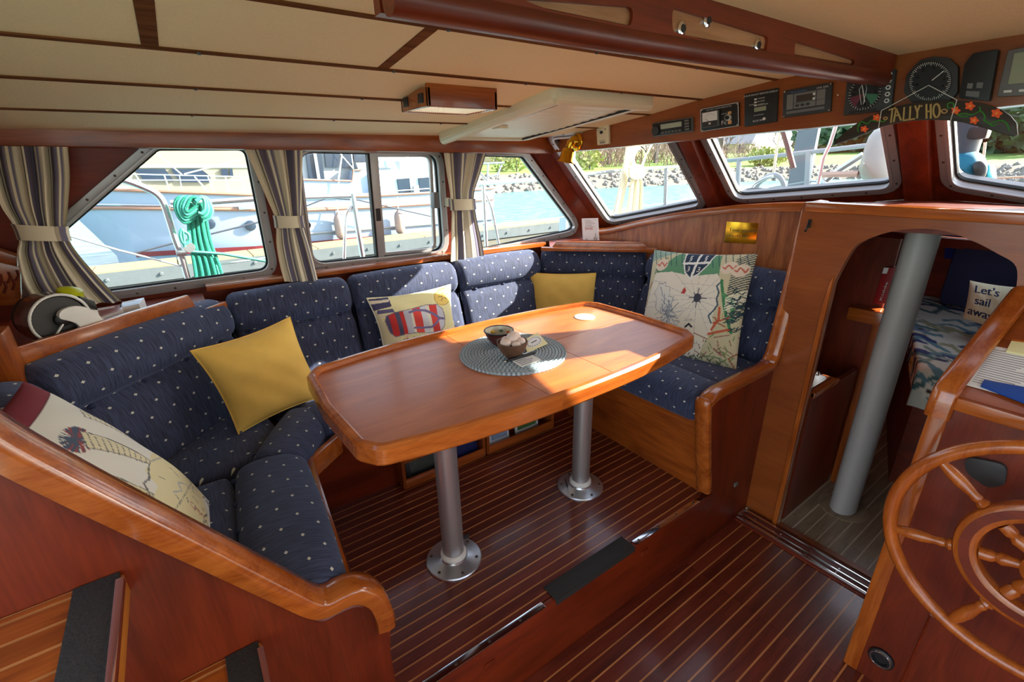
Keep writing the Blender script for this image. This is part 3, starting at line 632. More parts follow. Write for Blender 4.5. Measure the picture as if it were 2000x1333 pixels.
# ================================================================== table
TX, TY, TZ = .868, 1.208, .730
tbl = thing('dining_table', (TX, TY, 0), 'boat-shaped varnished teak table with raised rim on two silver pedestals', 'table')
def half_w(x): return .345 - .062 * abs((x - TX) / .62) ** 2.4
def t_outline(n=20):
    up_, xs = [], np.linspace(TX - .60, TX + .60, n)
    front = [(x, TY - half_w(x)) for x in xs]; back = [(x, TY + half_w(x)) for x in xs[::-1]]
    endR = [(TX + .635, TY - .235), (TX + .648, TY), (TX + .635, TY + .235)]; endL = [(TX - .635, TY + .235), (TX - .648, TY), (TX - .635, TY - .235)]
    pl = front + endR + back + endL; r = [0] * n + [.03, 0, .03] + [0] * n + [.03, 0, .03]; r[0] = r[n - 1] = r[n + 3] = r[2 * n + 2] = .05
    return roundpoly(pl, r, 4)
OUT = t_outline(); INN = offset(OUT, -.024)
fmz = lambda u, v, w_: A((u, v, w_))
S1, S2 = .762, 1.018
def clipx(poly, x0, x1):
    def cl(P, f, x):
        o = []
        for i in range(len(P)):
            a, b = P[i - 1], P[i]; ia, ib = f(a[0]), f(b[0])
            if ia != ib: t_ = (x - a[0]) / (b[0] - a[0]); o.append((x, a[1] + t_ * (b[1] - a[1])))
            if ib: o.append(b)
        return o
    return cl(cl(poly, lambda u: u >= x0, x0), lambda u: u <= x1, x1)
def clipy(poly, y0, y1): return [(b, a) for a, b in clipx([(v, u) for u, v in poly], y0, y1)]
g = .0012
obj('table_leaf', MB().plate(clipx(INN, -9, S1 - g), [], fmz, TZ - .022, TZ), M['table'], tbl, smooth=False)
obj('table_leaf', MB().plate(clipx(INN, S1 + g, S2 - g), [], fmz, TZ - .022, TZ), M['table'], tbl, smooth=False)
fw_ = clipx(INN, S2 + g, 9)
obj('table_leaf', MB().plate(clipy(fw_, -9, TY + .02 - g), [], fmz, TZ - .022, TZ), M['table'], tbl, smooth=False)
obj('table_leaf', MB().plate(clipy(fw_, TY + .02 + g, 9), [], fmz, TZ - .022, TZ), M['table'], tbl, smooth=False)
obj('table_underside', MB().plate(offset(OUT, -.03), [], fmz, TZ - .032, TZ - .0225), M['redX'], tbl, smooth=False)
def rim_seg(i0, i1):
    n = len(OUT); rows = []
    prof = [(-.024, TZ - .002), (-.022, TZ + .012), (-.016, TZ + .017), (-.004, TZ + .016), (.003, TZ + .008), (.004, TZ - .030), (.000, TZ - .036), (-.024, TZ - .036)]
    idx = [k % n for k in range(i0, i1 + 1)]
    offs = [offset(OUT, d) for d, z in prof]
    for k in idx: rows.append([(offs[j][k][0], offs[j][k][1], prof[j][1]) for j in range(len(prof))])
    mb = MB().strip(rows, closed_v=True); m = len(prof); mb.f += [tuple(range(m)), tuple((len(rows) - 1) * m + j for j in range(m))]; return mb
def cutidx():   # outline indices nearest the leaf joints
    res = []
    for x in (S1, S2):
        for sgn in (-1, 1): res.append(min(range(len(OUT)), key=lambda i: abs(OUT[i][0] - x) + (9 if (OUT[i][1] - TY) * sgn < 0 else 0)))
    return sorted(set(res))
ci = cutidx()
for a, b in zip(ci, ci[1:] + [ci[0] + len(OUT)]): obj('rim', rim_seg(a, b), M['trimX'], tbl, ang=35)
for (lx, ly) in ((onz((887, 1092), 0)[:2]), (onz((1133, 950), 0)[:2])):
    fl_ = obj('base_plate', MB().lathe([(.100, 0), (.101, .004), (.098, .008), (.070, .012), (.050, .018), (.046, .026), (.046, .030)], (lx, ly, .0), n=40), M['flange'], tbl)
    obj('collar', MB().lathe([(.047, .026), (.048, .034), (.044, .042), (.040, .044)], (lx, ly, 0), n=32), M['white'], fl_)
    for k in range(6): a = k * math.pi / 3 + .4; obj('screw', MB().lathe([(.0055, .0105), (.0055, .0125), (.003, .0135)], (lx + .083 * math.cos(a), ly + .083 * math.sin(a), 0), n=8), M['screw'], fl_)
    obj('lock_lever', MB().beam((lx + (.03 if lx < .9 else -.05), ly + .045, .036), (lx + (.085 if lx < .9 else -.075), ly + (.035 if lx < .9 else .0), .030), (0, 0, 1), (1, 1, 0), .010, .016), M['black'], fl_, bevel=.003)
    obj('leg', MB().lathe([(.0385, .03), (.0385, .66), (.0385, TZ - .03)], (lx, ly, 0), n=32), M['legpaint'], tbl)
    obj('top_bracket', MB().box(lx - .09, lx + .09, ly - .09, ly + .09, TZ - .06, TZ - .031), M['teakX'], tbl, bevel=.005)
# ================================================================== printed pillows: colours painted per vertex on a fine grid
class Canvas:
    def __init__(s, n, bgc): s.n = n; s.a = np.tile(A(srgb(*bgc)), (n, n, 1)); g_ = (np.arange(n) + .5) / n; s.U, s.V = np.meshgrid(g_, g_)   # a[v, u]
    def put(s, mask, c): s.a[mask] = srgb(*c)
    def ell(s, u, v, ru, rv, c, rot=0, fill=True, wd=.01):
        du, dv = s.U - u, s.V - v; ca, sa = math.cos(rot), math.sin(rot); x, y = (du * ca + dv * sa) / ru, (-du * sa + dv * ca) / rv; q = np.hypot(x, y)
        s.put(q < 1 if fill else abs(q - 1) < wd / min(ru, rv), c)
    def line(s, pts, wd, c):
        for (a, b), (d, e) in zip(pts[:-1], pts[1:]):
            L2 = (d - a) ** 2 + (e - b) ** 2 + 1e-12; t_ = np.clip(((s.U - a) * (d - a) + (s.V - b) * (e - b)) / L2, 0, 1)
            s.put(np.hypot(s.U - a - t_ * (d - a), s.V - b - t_ * (e - b)) < wd / 2, c)
    def poly(s, pts, c):
        ins = np.zeros((s.n, s.n), bool); m = len(pts)
        for i in range(m):
            x0, y0 = pts[i - 1]; x1, y1 = pts[i]
            if abs(y1 - y0) < 1e-9: continue
            cr = ((y0 > s.V) != (y1 > s.V)) & (s.U < (x1 - x0) * (s.V - y0) / (y1 - y0) + x0); ins ^= cr
        s.put(ins, c)
    def text(s, body, x, y, size, c, rot=0, al='L'):
        vs, fs, wd = glyph(body); dx = {'L': 0, 'C': -wd / 2}[al]; ca, sa = math.cos(rot), math.sin(rot)
        T = [(x + ((p[0] + dx) * ca - p[1] * sa) * size, y + ((p[0] + dx) * sa + p[1] * ca) * size) for p in vs]
        for f in fs: s.poly([T[i] for i in f], c)
    def at(s, u, v): k = s.n - 1; return s.a[np.clip((v * s.n).astype(int), 0, k), np.clip((u * s.n).astype(int), 0, k)]
def wob(x0, y0, x1, y1, k, amp, seed=0):
    r = np.random.RandomState(seed); t_ = np.linspace(0, 1, k); dx, dy = y1 - y0, x0 - x1
    w_ = r.uniform(-amp, amp, k); w_[0] = w_[-1] = 0
    return [(x0 + (x1 - x0) * a + dx * b, y0 + (y1 - y0) * a + dy * b) for a, b in zip(t_, w_)]
def pillow(name, lab, cat, corners, th, mat, n=64, canvas=None, zipper=False, pinch=.05, piping=None, back=(200, 190, 160), seed=0, group=None):
    tl, tr, br, bl = [A(c, float) for c in corners]; q = quad4(tl, tr, br, bl); r = np.random.RandomState(seed); ph = r.uniform(0, 6, 6)
    base = (tl + tr + br + bl) / 4; base[2] = min(c[2] for c in (tl, tr, br, bl)); t = thing(name, base, lab, cat, group)
    g_ = np.linspace(0, 1, n); mb = MB()
    def side(sg):
        rows, cols = [], []
        for v in g_:
            row = []
            for u in g_:
                a, b = 2 * u - 1, 2 * v - 1
                uu = .5 + (u - .5) * (1 - pinch * (1 - b * b)); vv = .5 + (v - .5) * (1 - pinch * (1 - a * a))
                h = max(0, (1 - abs(a) ** 2.4) * (1 - abs(b) ** 2.4)) ** .55
                wr = 1 + .05 * math.sin(7 * u + ph[0] + 3 * v) * math.sin(6 * v + ph[1]) + .03 * math.sin(17 * (u + v) + ph[2])
                row.append(q(uu, vv, sg * th / 2 * h * wr))
            rows.append(row)
        return rows
    U, V = np.meshgrid(g_, g_)
    col = canvas.at(U.ravel(), V.ravel()) if canvas is not None else None
    f = MB().strip(side(1))
    if col is not None: f.col = [tuple(c) for c in col]
    obj('pillow_front', f, mat, t, ang=180, fixn=False)
    nb_ = 24; g_ = np.linspace(0, 1, nb_); bk = MB().strip([r_[::-1] for r_ in side(-1)])
    if col is not None: bk.col = [srgb(*back)] * len(bk.v)
    obj('pillow_back', bk, mat, t, ang=180, fixn=False)
    if piping or zipper:
        per = []
        for (a0, b0, a1, b1) in ((0, 0, 1, 0), (1, 0, 1, 1), (1, 1, 0, 1), (0, 1, 0, 0)):
            for s in np.linspace(0, 1, 16)[:-1]:
                u, v = a0 + (a1 - a0) * s, b0 + (b1 - b0) * s; a, b = 2 * u - 1, 2 * v - 1
                per.append(q(.5 + (u - .5) * (1 - pinch * (1 - b * b)), .5 + (v - .5) * (1 - pinch * (1 - a * a)), 0))
        if piping: obj('piping', MB().tube(per, .0035, 6, closed=True), piping, t)
        if zipper: z_ = q(.02, -.01, .004); obj('zip_pull', MB().obox(z_, (0, 0, 1), (1, 0, 0), (0, 1, 0), .012, .004, .0015), M['chrome'], t, bevel=.001)
    return t
def leanquad(px4, p0, n): return [onplane(p, p0, n) for p in px4]
# mustard pillows
b0, b1 = onz((468, 842), .49), onz((630, 772), .49); hn = nrm(np.cross(b1 - b0, (0, 0, 1))); hn = hn if hn @ (b0 - C0) > 0 else -hn
pn = nrm(np.cross(b1 - b0, hn * .42 + A((0, 0, 1))))
pillow('throw_pillow', 'mustard yellow square pillow leaning in the aft corner beside the table end', 'pillow', leanquad(((372, 686), (566, 620), (634, 774), (466, 848)), b0, pn), .15, M['yellowc'], zipper=True, piping=M['yellowc'], seed=1, pinch=.09)
pillow('throw_pillow', 'small mustard yellow pillow in the forward corner behind the table', 'pillow', leanquad(((1036, 533), (1164, 534), (1158, 650), (1044, 655)), (1.865, 1.865, .55), nrm((-1, -1, .35))), .10, M['yellowc'], piping=M['yellowc'], seed=2)
# flip-flop pillow
cv = Canvas(300, (236, 226, 170))
for k in range(220): u, v = R0.rand(2); cv.ell(u, v, .004, .004, (214, 200, 140))
cv.poly([(0, 0), (.16, 0), (.22, .5), (.06, .55), (0, .9)], (226, 214, 170))
cv.poly([(0, .98), (0, .80), (.20, .84), (.22, 1)], (70, 66, 100)); cv.poly([(0, .90), (.2, .92), (.22, .96), (0, .955)], (226, 214, 190)); cv.poly([(.02, .74), (.21, .74), (.2, .80), (.03, .80)], (96, 92, 130)); cv.poly([(.03, .69), (.21, .69), (.21, .72), (.03, .72)], (226, 214, 190))
foot = [(.07, .62), (.10, .70), (.2, .735), (.4, .75), (.6, .77), (.75, .74), (.83, .64), (.85, .50), (.82, .36), (.74, .28), (.6, .28), (.42, .34), (.25, .36), (.14, .36), (.09, .44)]
cv.poly(foot, (206, 206, 214)); m0 = np.zeros((300, 300), bool)
tmp = Canvas(300, (0, 0, 0)); tmp.poly(foot, (255, 255, 255)); ins = tmp.a[..., 0] > .5
for a, b, c in ((.06, .12, (92, 80, 112)), (.12, .20, (206, 52, 48)), (.20, .25, (84, 84, 110)), (.25, .30, (206, 52, 48)), (.30, .38, (196, 196, 206)), (.38, .41, (232, 226, 204)), (.41, .52, (226, 72, 62)), (.52, .60, (214, 214, 218)), (.60, .64, (232, 226, 204)), (.64, .74, (222, 66, 58))): cv.put(ins & (cv.U >= a) & (cv.U < b), c)
cv.line(foot + foot[:1], .012, (130, 116, 130))
cv.line([(.38, .70), (.46, .72), (.58, .68), (.70, .58), (.76, .50), (.82, .48)], .04, (120, 108, 150)); cv.line([(.40, .43), (.5, .40), (.62, .38), (.70, .43), (.76, .50)], .035, (120, 108, 150))
cv.ell(.87, .84, .13, .14, (238, 206, 110)); cv.ell(.87, .84, .13, .14, (190, 150, 60), fill=False, wd=.005)
for k in range(5): a = k * 1.257 + .4; cv.line([(.87 + .02 * math.cos(a), .84 + .02 * math.sin(a)), (.87 + .07 * math.cos(a), .84 + .07 * math.sin(a))], .012, (160, 110, 40))
star = [(.30, .06)]
for a in (.5, 1.7, 2.5, 3.6, 5.2): cv.line([(.30, .10), (.30 + .24 * math.cos(a), .10 + .24 * math.sin(a))], .05, (238, 206, 170)); cv.line([(.30, .10), (.30 + .2 * math.cos(a), .10 + .2 * math.sin(a))], .018, (204, 84, 50))
for k in range(90): u, v = .22 + .3 * R0.rand(), .12 + .2 * R0.rand(); cv.ell(u, v, .006, .006, (170, 160, 110))
pillow('throw_pillow', 'cream pillow printed with a red and white striped flip-flop, sand dollar and starfish', 'pillow', leanquad(((716, 583), (880, 556), (898, 672), (752, 712)), (.95, 2.02, .55), nrm((0, -1, .32))), .11, M['print'], n=170, canvas=cv, piping=plain('cream_piping', srgb(230, 224, 200), .8), seed=3, pinch=.10)
# large island map pillow
cv = Canvas(380, (206, 196, 160)); LN = (90, 92, 104)
for k in range(26):
    u, v = R0.rand(), R0.rand(); cv.line(wob(u, v, u + .12 * R0.randn(), v + .12 * R0.randn(), 5, .2, k), .012, [(120, 150, 110), (70, 110, 84), (160, 100, 70), (190, 180, 120)][k % 4])
cv.poly([(.12, .80), (.30, .98), (.72, .98), (.76, .78), (.5, .72)], (96, 150, 112)); cv.poly([(0, .88), (.30, 1), (0, 1)], (150, 176, 160))
for k in range(16): x = .02 + k * .06; cv.line([(x, 1), (x + .06, .86)], .007, (50, 84, 92))
mp_ = [(.10, .78), (.28, .80), (.5, .77), (.74, .80), (.80, .72), (.79, .55), (.775, .42), (.79, .30), (.72, .16), (.68, .04), (.3, .05), (.04, .09), (.02, .4), (.06, .6)]
cv.poly(mp_, (232, 224, 206)); tmp = Canvas(380, (0, 0, 0)); tmp.poly(mp_, (255, 255, 255)); ins = tmp.a[..., 0] > .5; keep = cv.a.copy()
for k in range(16):
    a = k * math.pi / 8 + .1; cv.line([(.60, .56), (.60 + .8 * math.cos(a), .56 + .8 * math.sin(a))], .0035, (176, 172, 164))
for k in range(6): cv.line([(0, .1 + .12 * k), (.8, .14 + .11 * k)], .0028, (196, 190, 180))
cv.a[~ins] = keep[~ins]
isl = wob(.16, .64, .24, .70, 4, .3, 2) + wob(.24, .70, .36, .56, 6, .2, 3) + wob(.36, .56, .42, .40, 6, .3, 4) + wob(.42, .40, .50, .20, 7, .25, 5) + wob(.50, .20, .40, .17, 4, .3, 6) + wob(.40, .17, .26, .34, 6, .25, 7) + wob(.26, .34, .17, .46, 5, .3, 8) + wob(.17, .46, .16, .64, 5, .3, 9)
cv.poly(isl, (224, 220, 208)); cv.line(isl + isl[:1], .005, (140, 138, 138))
for k in range(70):
    i = R0.randint(len(isl)); c_ = A((.32, .44)) + .7 * (A(isl[i]) - (.32, .44)) * R0.rand(); d_ = .05 * R0.randn(2); cv.line([tuple(c_), tuple(c_ + d_)], .007, [(140, 146, 156), (170, 174, 178), (112, 118, 130)][k % 3])
for k in range(32):
    a = k * math.pi / 16; rr = .085 if k % 8 == 0 else (.055 if k % 4 == 0 else .035); cv.line([(.605, .57), (.605 + rr * math.cos(a), .57 + rr * 1.05 * math.sin(a))], .005 if k % 2 else .009, (60, 62, 76))
cv.poly([(.43, .60), (.47, .60), (.48, .63), (.46, .66), (.44, .64)], (190, 64, 60)); cv.line([(.54, .30), (.57, .33), (.60, .305)], .018, (30, 30, 40))
cv.text('ATLANTIQUE', .48, .16, .022, (110, 104, 96)); cv.text('OCEAN', .52, .36, .018, (140, 134, 126))
cv.line(wob(.77, .36, .80, .74, 8, .1, 11), .014, (60, 84, 100)); cv.line([(.79, .74), (.86, .50), (.94, .30)], .025, (64, 130, 84)); cv.line([(.83, .62), (.92, .56), (.93, .40)], .03, (86, 150, 96)); cv.line([(.78, .30), (.83, .40), (.82, .50)], .02, (196, 92, 60)); cv.line([(.76, .26), (.92, .32)], .022, (200, 96, 62)); cv.line([(.79, .36), (.94, .44)], .014, (190, 84, 56))
for k in range(22): v = .50 + k * .022; cv.line([(.86, v - .02), (1.0, v + .06)], .009, (44, 62, 74) if v > .62 else (236, 232, 214))
for k in range(40): u, v = .9 + .1 * R0.rand(), .3 + .36 * R0.rand(); cv.line(wob(u - .04, v, u + .03, v + .03, 4, .4, k), .008, (40, 66, 72))
for (u, v) in ((.15, .86), (.82, .86), (.92, .84)): cv.ell(u, v, .07, .055, (226, 208, 186), .5); cv.line(wob(u - .05, v, u + .05, v + .02, 6, .4, 3), .012, (200, 96, 74))
for k in range(60): u, v = .78 * R0.rand() + .1, .06 * R0.rand(); cv.line([(u, v), (u + .03 * R0.randn(), v + .02)], .008, (56, 84, 66) if k % 2 else (90, 110, 80))
for k in range(30): u, v = .68 + .3 * R0.rand(), .02 + .22 * R0.rand(); cv.line([(u, v), (u + .05 * R0.randn(), v + .04)], .008, (120, 140, 84) if k % 2 else (150, 96, 84))
sh = [(.375, 1.0), (.66, 1.0), (.625, .88), (.56, .79), (.49, .745), (.425, .80), (.385, .90)]; cv.poly(sh, (38, 54, 78)); cv.line(sh + sh[:1], .012, (236, 234, 226))
cv.line([(.52, 1), (.50, .75)], .022, (238, 236, 228)); cv.line([(.385, .885), (.635, .905)], .022, (238, 236, 228))
for (u, v, s_) in ((.44, .945, '§'), (.585, .95, '§'), (.45, .83, '3'), (.55, .83, '3')): cv.text(s_, u, v - .02, .05, (238, 236, 228), 0, 'C')
pillow('throw_pillow', 'large square pillow printed with an old island map, compass rose and shield crest', 'pillow', leanquad(((1278, 488), (1480, 496), (1438, 722), (1240, 700)), (1.90, .96, .48), nrm((-1, -.12, .42))), .15, M['print'], n=230, canvas=cv, seed=4, back=(190, 170, 120))
# folded shell map pillow behind the sloping end panel
cv = Canvas(300, (228, 224, 212))
cv.put(cv.V > .90, (132, 34, 48)); cv.line([(0, .9), (1, .9)], .008, (96, 22, 34))
cv.line(wob(.32, .90, .25, .56, 9, .25, 3), .012, (96, 92, 100))
def shell(u, v, ang, L, w_, c):
    ca, sa = math.cos(ang), math.sin(ang); pts = [(0, w_), (L * .3, w_ * 1.05), (L, 0), (L * .3, -w_ * .6), (0, -w_)]; P = [(u + a * ca - b * sa, v + a * sa + b * ca) for a, b in pts]
    cv.poly(P, c); cv.line(P + P[:1], .006, (90, 88, 92))
    for k in range(1, 12): s = k / 13; a = L * s; b = w_ * (1 - s); cv.line([(u + a * ca - b * sa, v + a * sa + b * ca), (u + a * ca + b * sa, v + a * sa - b * ca)], .005, (130, 124, 112))
for k in range(60): a_ = R0.rand() * 6.28; cv.line([(.50, .74), (.50 + .12 * math.cos(a_), .74 + .06 * math.sin(a_))], .008, (70, 84, 104) if k % 3 else (150, 66, 70))
shell(.52, .72, -1.25, .36, .075, (226, 216, 180)); shell(.26, .62, -1.2, .36, .07, (218, 204, 160)); shell(.80, .76, -1.35, .34, .05, (230, 222, 196))
cv.poly(wob(.62, .44, .98, .46, 5, .1, 4) + [(.98, .06)] + wob(.9, .06, .1, .10, 6, .05, 5) + [(.12, .34)] + wob(.3, .36, .62, .44, 5, .1, 6), (226, 214, 168))
cv.line(wob(.12, .34, .62, .44, 9, .08, 8), .010, (110, 106, 104)); cv.line(wob(.62, .44, .98, .30, 6, .06, 9), .006, (150, 150, 160)); cv.line([(.2, .32), (.9, .16)], .005, (140, 136, 120)); cv.line(wob(.5, .30, .8, .12, 9, .2, 9), .007, (150, 160, 176))
for k in range(26): u, v = .2 + .7 * R0.rand(), .1 + .28 * R0.rand(); cv.line([(u, v), (u + .03 * R0.randn(), v + .02 * R0.randn())], .006, (96, 96, 104))
cv.text('Cape', .5, .2, .04, (176, 90, 84), -1.2); cv.text('1786', .18, .64, .05, (96, 100, 104), -1.2)
for k in range(30): u, v = R0.rand(), .08 * R0.rand(); cv.line([(u, v), (u + .06 * R0.randn(), v + .03)], .008, (80, 80, 84))
pillow('throw_pillow', 'cream map pillow printed with shells and a red band behind the sloping panel', 'pillow', [(-.385, 1.50, .885), (-.41, 1.02, .90), (-.115, .895, .505), (-.095, 1.325, .505)][:0] or [(-.42, 1.00, .90), (-.375, 1.50, .885), (-.090, 1.33, .50), (-.105, .90, .50)], .15, M['print'], n=170, canvas=cv, seed=5, back=(226, 220, 204))
# ================================================================== things on the table
def braided_mat(c, R, lab):
    n, m = 150, 96; rows, cols = [], []
    for i in range(m + 1):
        r = R * i / m; fr = (r / .0112) % 1; row = []
        for k in range(n * 1):
            a = 2 * math.pi * k / n; ring = int(r / .0112); ch = math.sin(a * max(6, 5 * ring) + (fr - .5) * 3.0 * (1 if ring % 2 else -1))
            z = .004 + .004 * math.sin(math.pi * fr) ** .7 + .0012 * ch if i < m else .001
            row.append((c[0] + r * math.cos(a), c[1] + r * math.sin(a), c[2] + z)); tcol = .5 + .5 * ch; tcol = tcol * (.35 + .65 * math.sin(math.pi * fr))
            cols.append(tuple(A(srgb(84, 104, 118)) * (1 - tcol) + A(srgb(206, 220, 226)) * tcol))
        rows.append(row)
    rows.append([(c[0] + R * .995 * math.cos(2 * math.pi * k / n), c[1] + R * .995 * math.sin(2 * math.pi * k / n), c[2]) for k in range(n)]); cols += [srgb(58, 78, 92)] * n
    mb = MB().strip(rows, closed_v=True); mb.col = cols; return single('placemat', mb, M['print'], lab, 'placemat', ang=180)
# the mat's polar detail needs more angular samples near the rim, so it is built as rings of braid as well
braided_mat((.862, 1.222, TZ), .186, 'round grey-blue braided placemat on the table')
def bowl(name, c, r, h, mat, matin, lab, rim=None):
    t = thing(name, c, lab, 'bowl'); z0 = .0
    out = [(.001, .0), (r * .42, .0), (r * .48, .004), (r * .80, h * .45), (r * .97, h * .85), (r, h)]; inn = [(r, h), (r * .95, h), (r * .90, h * .82), (r * .70, h * .40), (r * .30, h * .14), (.001, h * .12)]
    obj('outside', MB().lathe(out, c, n=40, caps=False), mat, t, ang=60); obj('inside', MB().lathe(inn, c, n=40, caps=False), matin, t, ang=60)
    if rim: obj('rim_band', MB().tube([(c[0] + r * math.cos(a), c[1] + r * math.sin(a), c[2] + h) for a in np.linspace(0, 2 * math.pi, 40)[:-1]], .0028, 6, closed=True), rim, t)
    return t
zt_ = TZ + .0088
bc = onz((1001, 697), zt_); bc2 = onz((975, 672), zt_)
M['driftwood'] = wood('brown_coconut_bowl', srgb(128, 92, 66), srgb(86, 58, 40), 'Z', rough=.6, coat=0)
bowl('bowl', (bc[0], bc[1], zt_), .052, .056, M['driftwood'], M['driftwood'], 'brown wooden bowl filled with shells on the placemat')
pb = Canvas(8, (0, 0, 0))
M['talavera'] = plain('painted_ceramic', srgb(206, 200, 176), .2, noise=.5, nscale=70); M['darkred'] = plain('dark_red_glaze', srgb(92, 40, 34), .25)
b2 = bowl('bowl', (bc2[0], bc2[1], zt_), .052, .052, M['darkred'], M['talavera'], 'painted ceramic bowl with a dark rim behind the wooden bowl', M['black'])
for k in range(8):
    a = k * .785; p = A((bc2[0] + .040 * math.cos(a), bc2[1] + .040 * math.sin(a), zt_ + .036)); obj('painted_patch', MB().ball(p, .008, 5, (1, 1, .5)), plain('glaze_patch', [srgb(214, 110, 40), srgb(60, 110, 90), srgb(226, 190, 60), srgb(60, 80, 130)][k % 4], .25), b2)
M['shell'] = plain('pale_shell', srgb(226, 204, 190), .4, noise=.15, nscale=60)
for k, (dx, dy, dz, r, sq, lb) in enumerate(((.012, .010, .060, .027, (1, .8, .9), 'large pale shell on top of the wooden bowl'), (-.022, .006, .052, .020, (1, 1, .8), 'round pale shell at the left of the wooden bowl'), (.000, -.022, .050, .016, (1, .9, .8), 'small pale shell at the front of the wooden bowl'), (.024, -.014, .052, .019, (.9, 1, .8), 'pinkish shell at the right of the wooden bowl'), (-.006, .026, .052, .018, (1, 1, .8), 'pale shell at the back of the wooden bowl'))):
    c = A((bc[0] + dx, bc[1] + dy, zt_ + dz)); t = thing('shell', (c[0], c[1], c[2] - r * sq[2]), lb, 'shell', 'shells in the wooden bowl')
    obj('body', MB().ball(c, r, 10, sq), M['shell'], t, ang=90); obj('spiral', MB().tube([c + A((math.cos(a) * r * (.9 - a * .07), math.sin(a) * r * (.9 - a * .07) * sq[1], r * sq[2] * (.35 + a * .055))) for a in np.linspace(0, 9, 26)], .0018, 5), M['shell'], t)
def flatcard(name, px4, z, th, mat, lab, cat, lines=0, ink='greyink', group=None):
    P = [onz(p, z) for p in px4]; q = quad4(*P); t = thing(name, (P[0] + P[2]) / 2, lab, cat, group); obj('sheet', qbox(MB(), q, 0, 1, 0, 1, 0, th), mat, t, smooth=False)
    if lines:
        mb = MB()
        for k in range(lines):
            v = .9 - .8 * (k + .5) / lines; qbox(mb, q, .07, .07 + .5 + .36 * ((k * 37) % 10) / 10, v - .18 / lines, v + .18 / lines, th, th + .0003)
        obj('printed_lines', mb, M[ink], t, smooth=False)
    return t, q
flatcard('business_card', ((1000, 706), (1040, 694), (1058, 704), (1019, 718)), zt_ + .002, .0008, M['paper'], 'small white card in front of the bowls', 'card', 4)
M['palecard'] = plain('pale_yellow_card', srgb(236, 228, 170), .6)
t, q = flatcard('brochure', ((1022, 666), (1050, 650), (1070, 672), (1030, 690)), zt_ + .002, .0012, M['palecard'], 'pale yellow brochure with an oval emblem behind the bowls', 'brochure')
mb = MB(); qdisc(mb, q, .5, .52, .44, .36, .0012, .0016); obj('emblem_ground', mb, M['paper'], t, smooth=False)
mb = MB()
for k in range(18): a = 2 * math.pi * k / 18; qdisc(mb, q, .5 + .36 * math.cos(a), .52 + .28 * math.sin(a), .03, .03, .0016, .0019, 6)
qbox(mb, q, .34, .66, .49, .55, .0016, .0019); obj('emblem_print', mb, M['ink'], t, smooth=False)
pa, pb_ = onz((982, 708), zt_ + .008), onz((1044, 689), zt_ + .008)
t = thing('pen', (pa + pb_) / 2, 'black ballpoint pen lying across the placemat', 'pen'); dv = nrm(pb_ - pa)
obj('barrel', MB().lathe([(.0035, .012), (.0048, .03), (.005, .10), (.0045, np.linalg.norm(pb_ - pa))], pa, dv, n=12), M['black'], t); obj('tip', MB().lathe([(.0008, 0), (.0034, .013)], pa, dv, n=12), M['chrome'], t)
obj('clip', MB().beam(pb_ - dv * .045 + (0, 0, .007), pb_ + (0, 0, .007), (0, 0, 1), np.cross(dv, (0, 0, 1)), .0015, .003), M['chrome'], t)
dc = onz((1142, 620), TZ); t = thing('coaster', (dc[0], dc[1], TZ), 'round white medallion with line drawing set on the forward table leaf', 'coaster'); obj('disc', MB().lathe([(.044, 0), (.044, .002), (.043, .003)], (dc[0], dc[1], TZ), n=40), M['cream'], t)
mb = MB().tube([(dc[0] + .037 * math.cos(a), dc[1] + .037 * math.sin(a), TZ + .003) for a in np.linspace(0, 6.283, 40)[:-1]], .0008, 4, closed=True)
for k in range(7): a = k * .9; mb.tube([(dc[0] + .008 * math.cos(a), dc[1] + .008 * math.sin(a), TZ + .003), (dc[0] + .024 * math.cos(a + .5), dc[1] + .024 * math.sin(a + .5), TZ + .003)], .0008, 4)
obj('line_drawing', mb, M['greyink'], t)
# ================================================================== corner shelves and what stands on them
SH = .865
t = thing('corner_shelf', (-.3, 2.1, SH - .02), 'triangular wooden corner shelf with a fiddle rail above the aft cushion', 'shelf')
fa, fb = onz((10, 690), .905), onz((378, 571), .915)
obj('shelf_board', MB().plate([(fa[0] - .35, fa[1] - .30), (fb[0] + .03, fb[1] + .03), (fb[0] + .03, 2.325), (-.79, 2.325), (-.79, fa[1] - .30)], [], fmz, SH - .02, SH), M['redX'], t, smooth=False)
dv = nrm(fb - fa); nv = A((dv[1], -dv[0], 0)); e0 = fa - dv * .12
obj('fiddle_rail', MB().hexa([e0 + nv * .008 + (0, 0, SH - .04 - e0[2]), fb + nv * .008 + (0, 0, SH - .04 - fb[2]), fb - nv * .008 + (0, 0, SH - .04 - fb[2]), e0 - nv * .008 + (0, 0, SH - .04 - e0[2])],
    [e0 + nv * .008 + (0, 0, SH + .048 - e0[2]), fb - dv * .03 + nv * .008 + (0, 0, SH + .048 - fb[2]), fb - dv * .03 - nv * .008 + (0, 0, SH + .048 - fb[2]), e0 - nv * .008 + (0, 0, SH + .048 - e0[2])]), M['trimX'], t, bevel=.004)
ee = fb + dv * .10
obj('lower_moulding', MB().beam(e0 + nv * .022 + (0, 0, SH - .028 - e0[2]), ee + nv * .022 + (0, 0, SH - .028 - fb[2]), nv, (0, 0, 1), .03, .028), M['trimX'], t, bevel=.005)
pe = onz((8, 660), .95); obj('end_post', MB().box(pe[0] - .03, pe[0] + .012, pe[1] - .05, pe[1] + .03, SH - .05, SH + .11), M['teakZ'], t, bevel=.006)
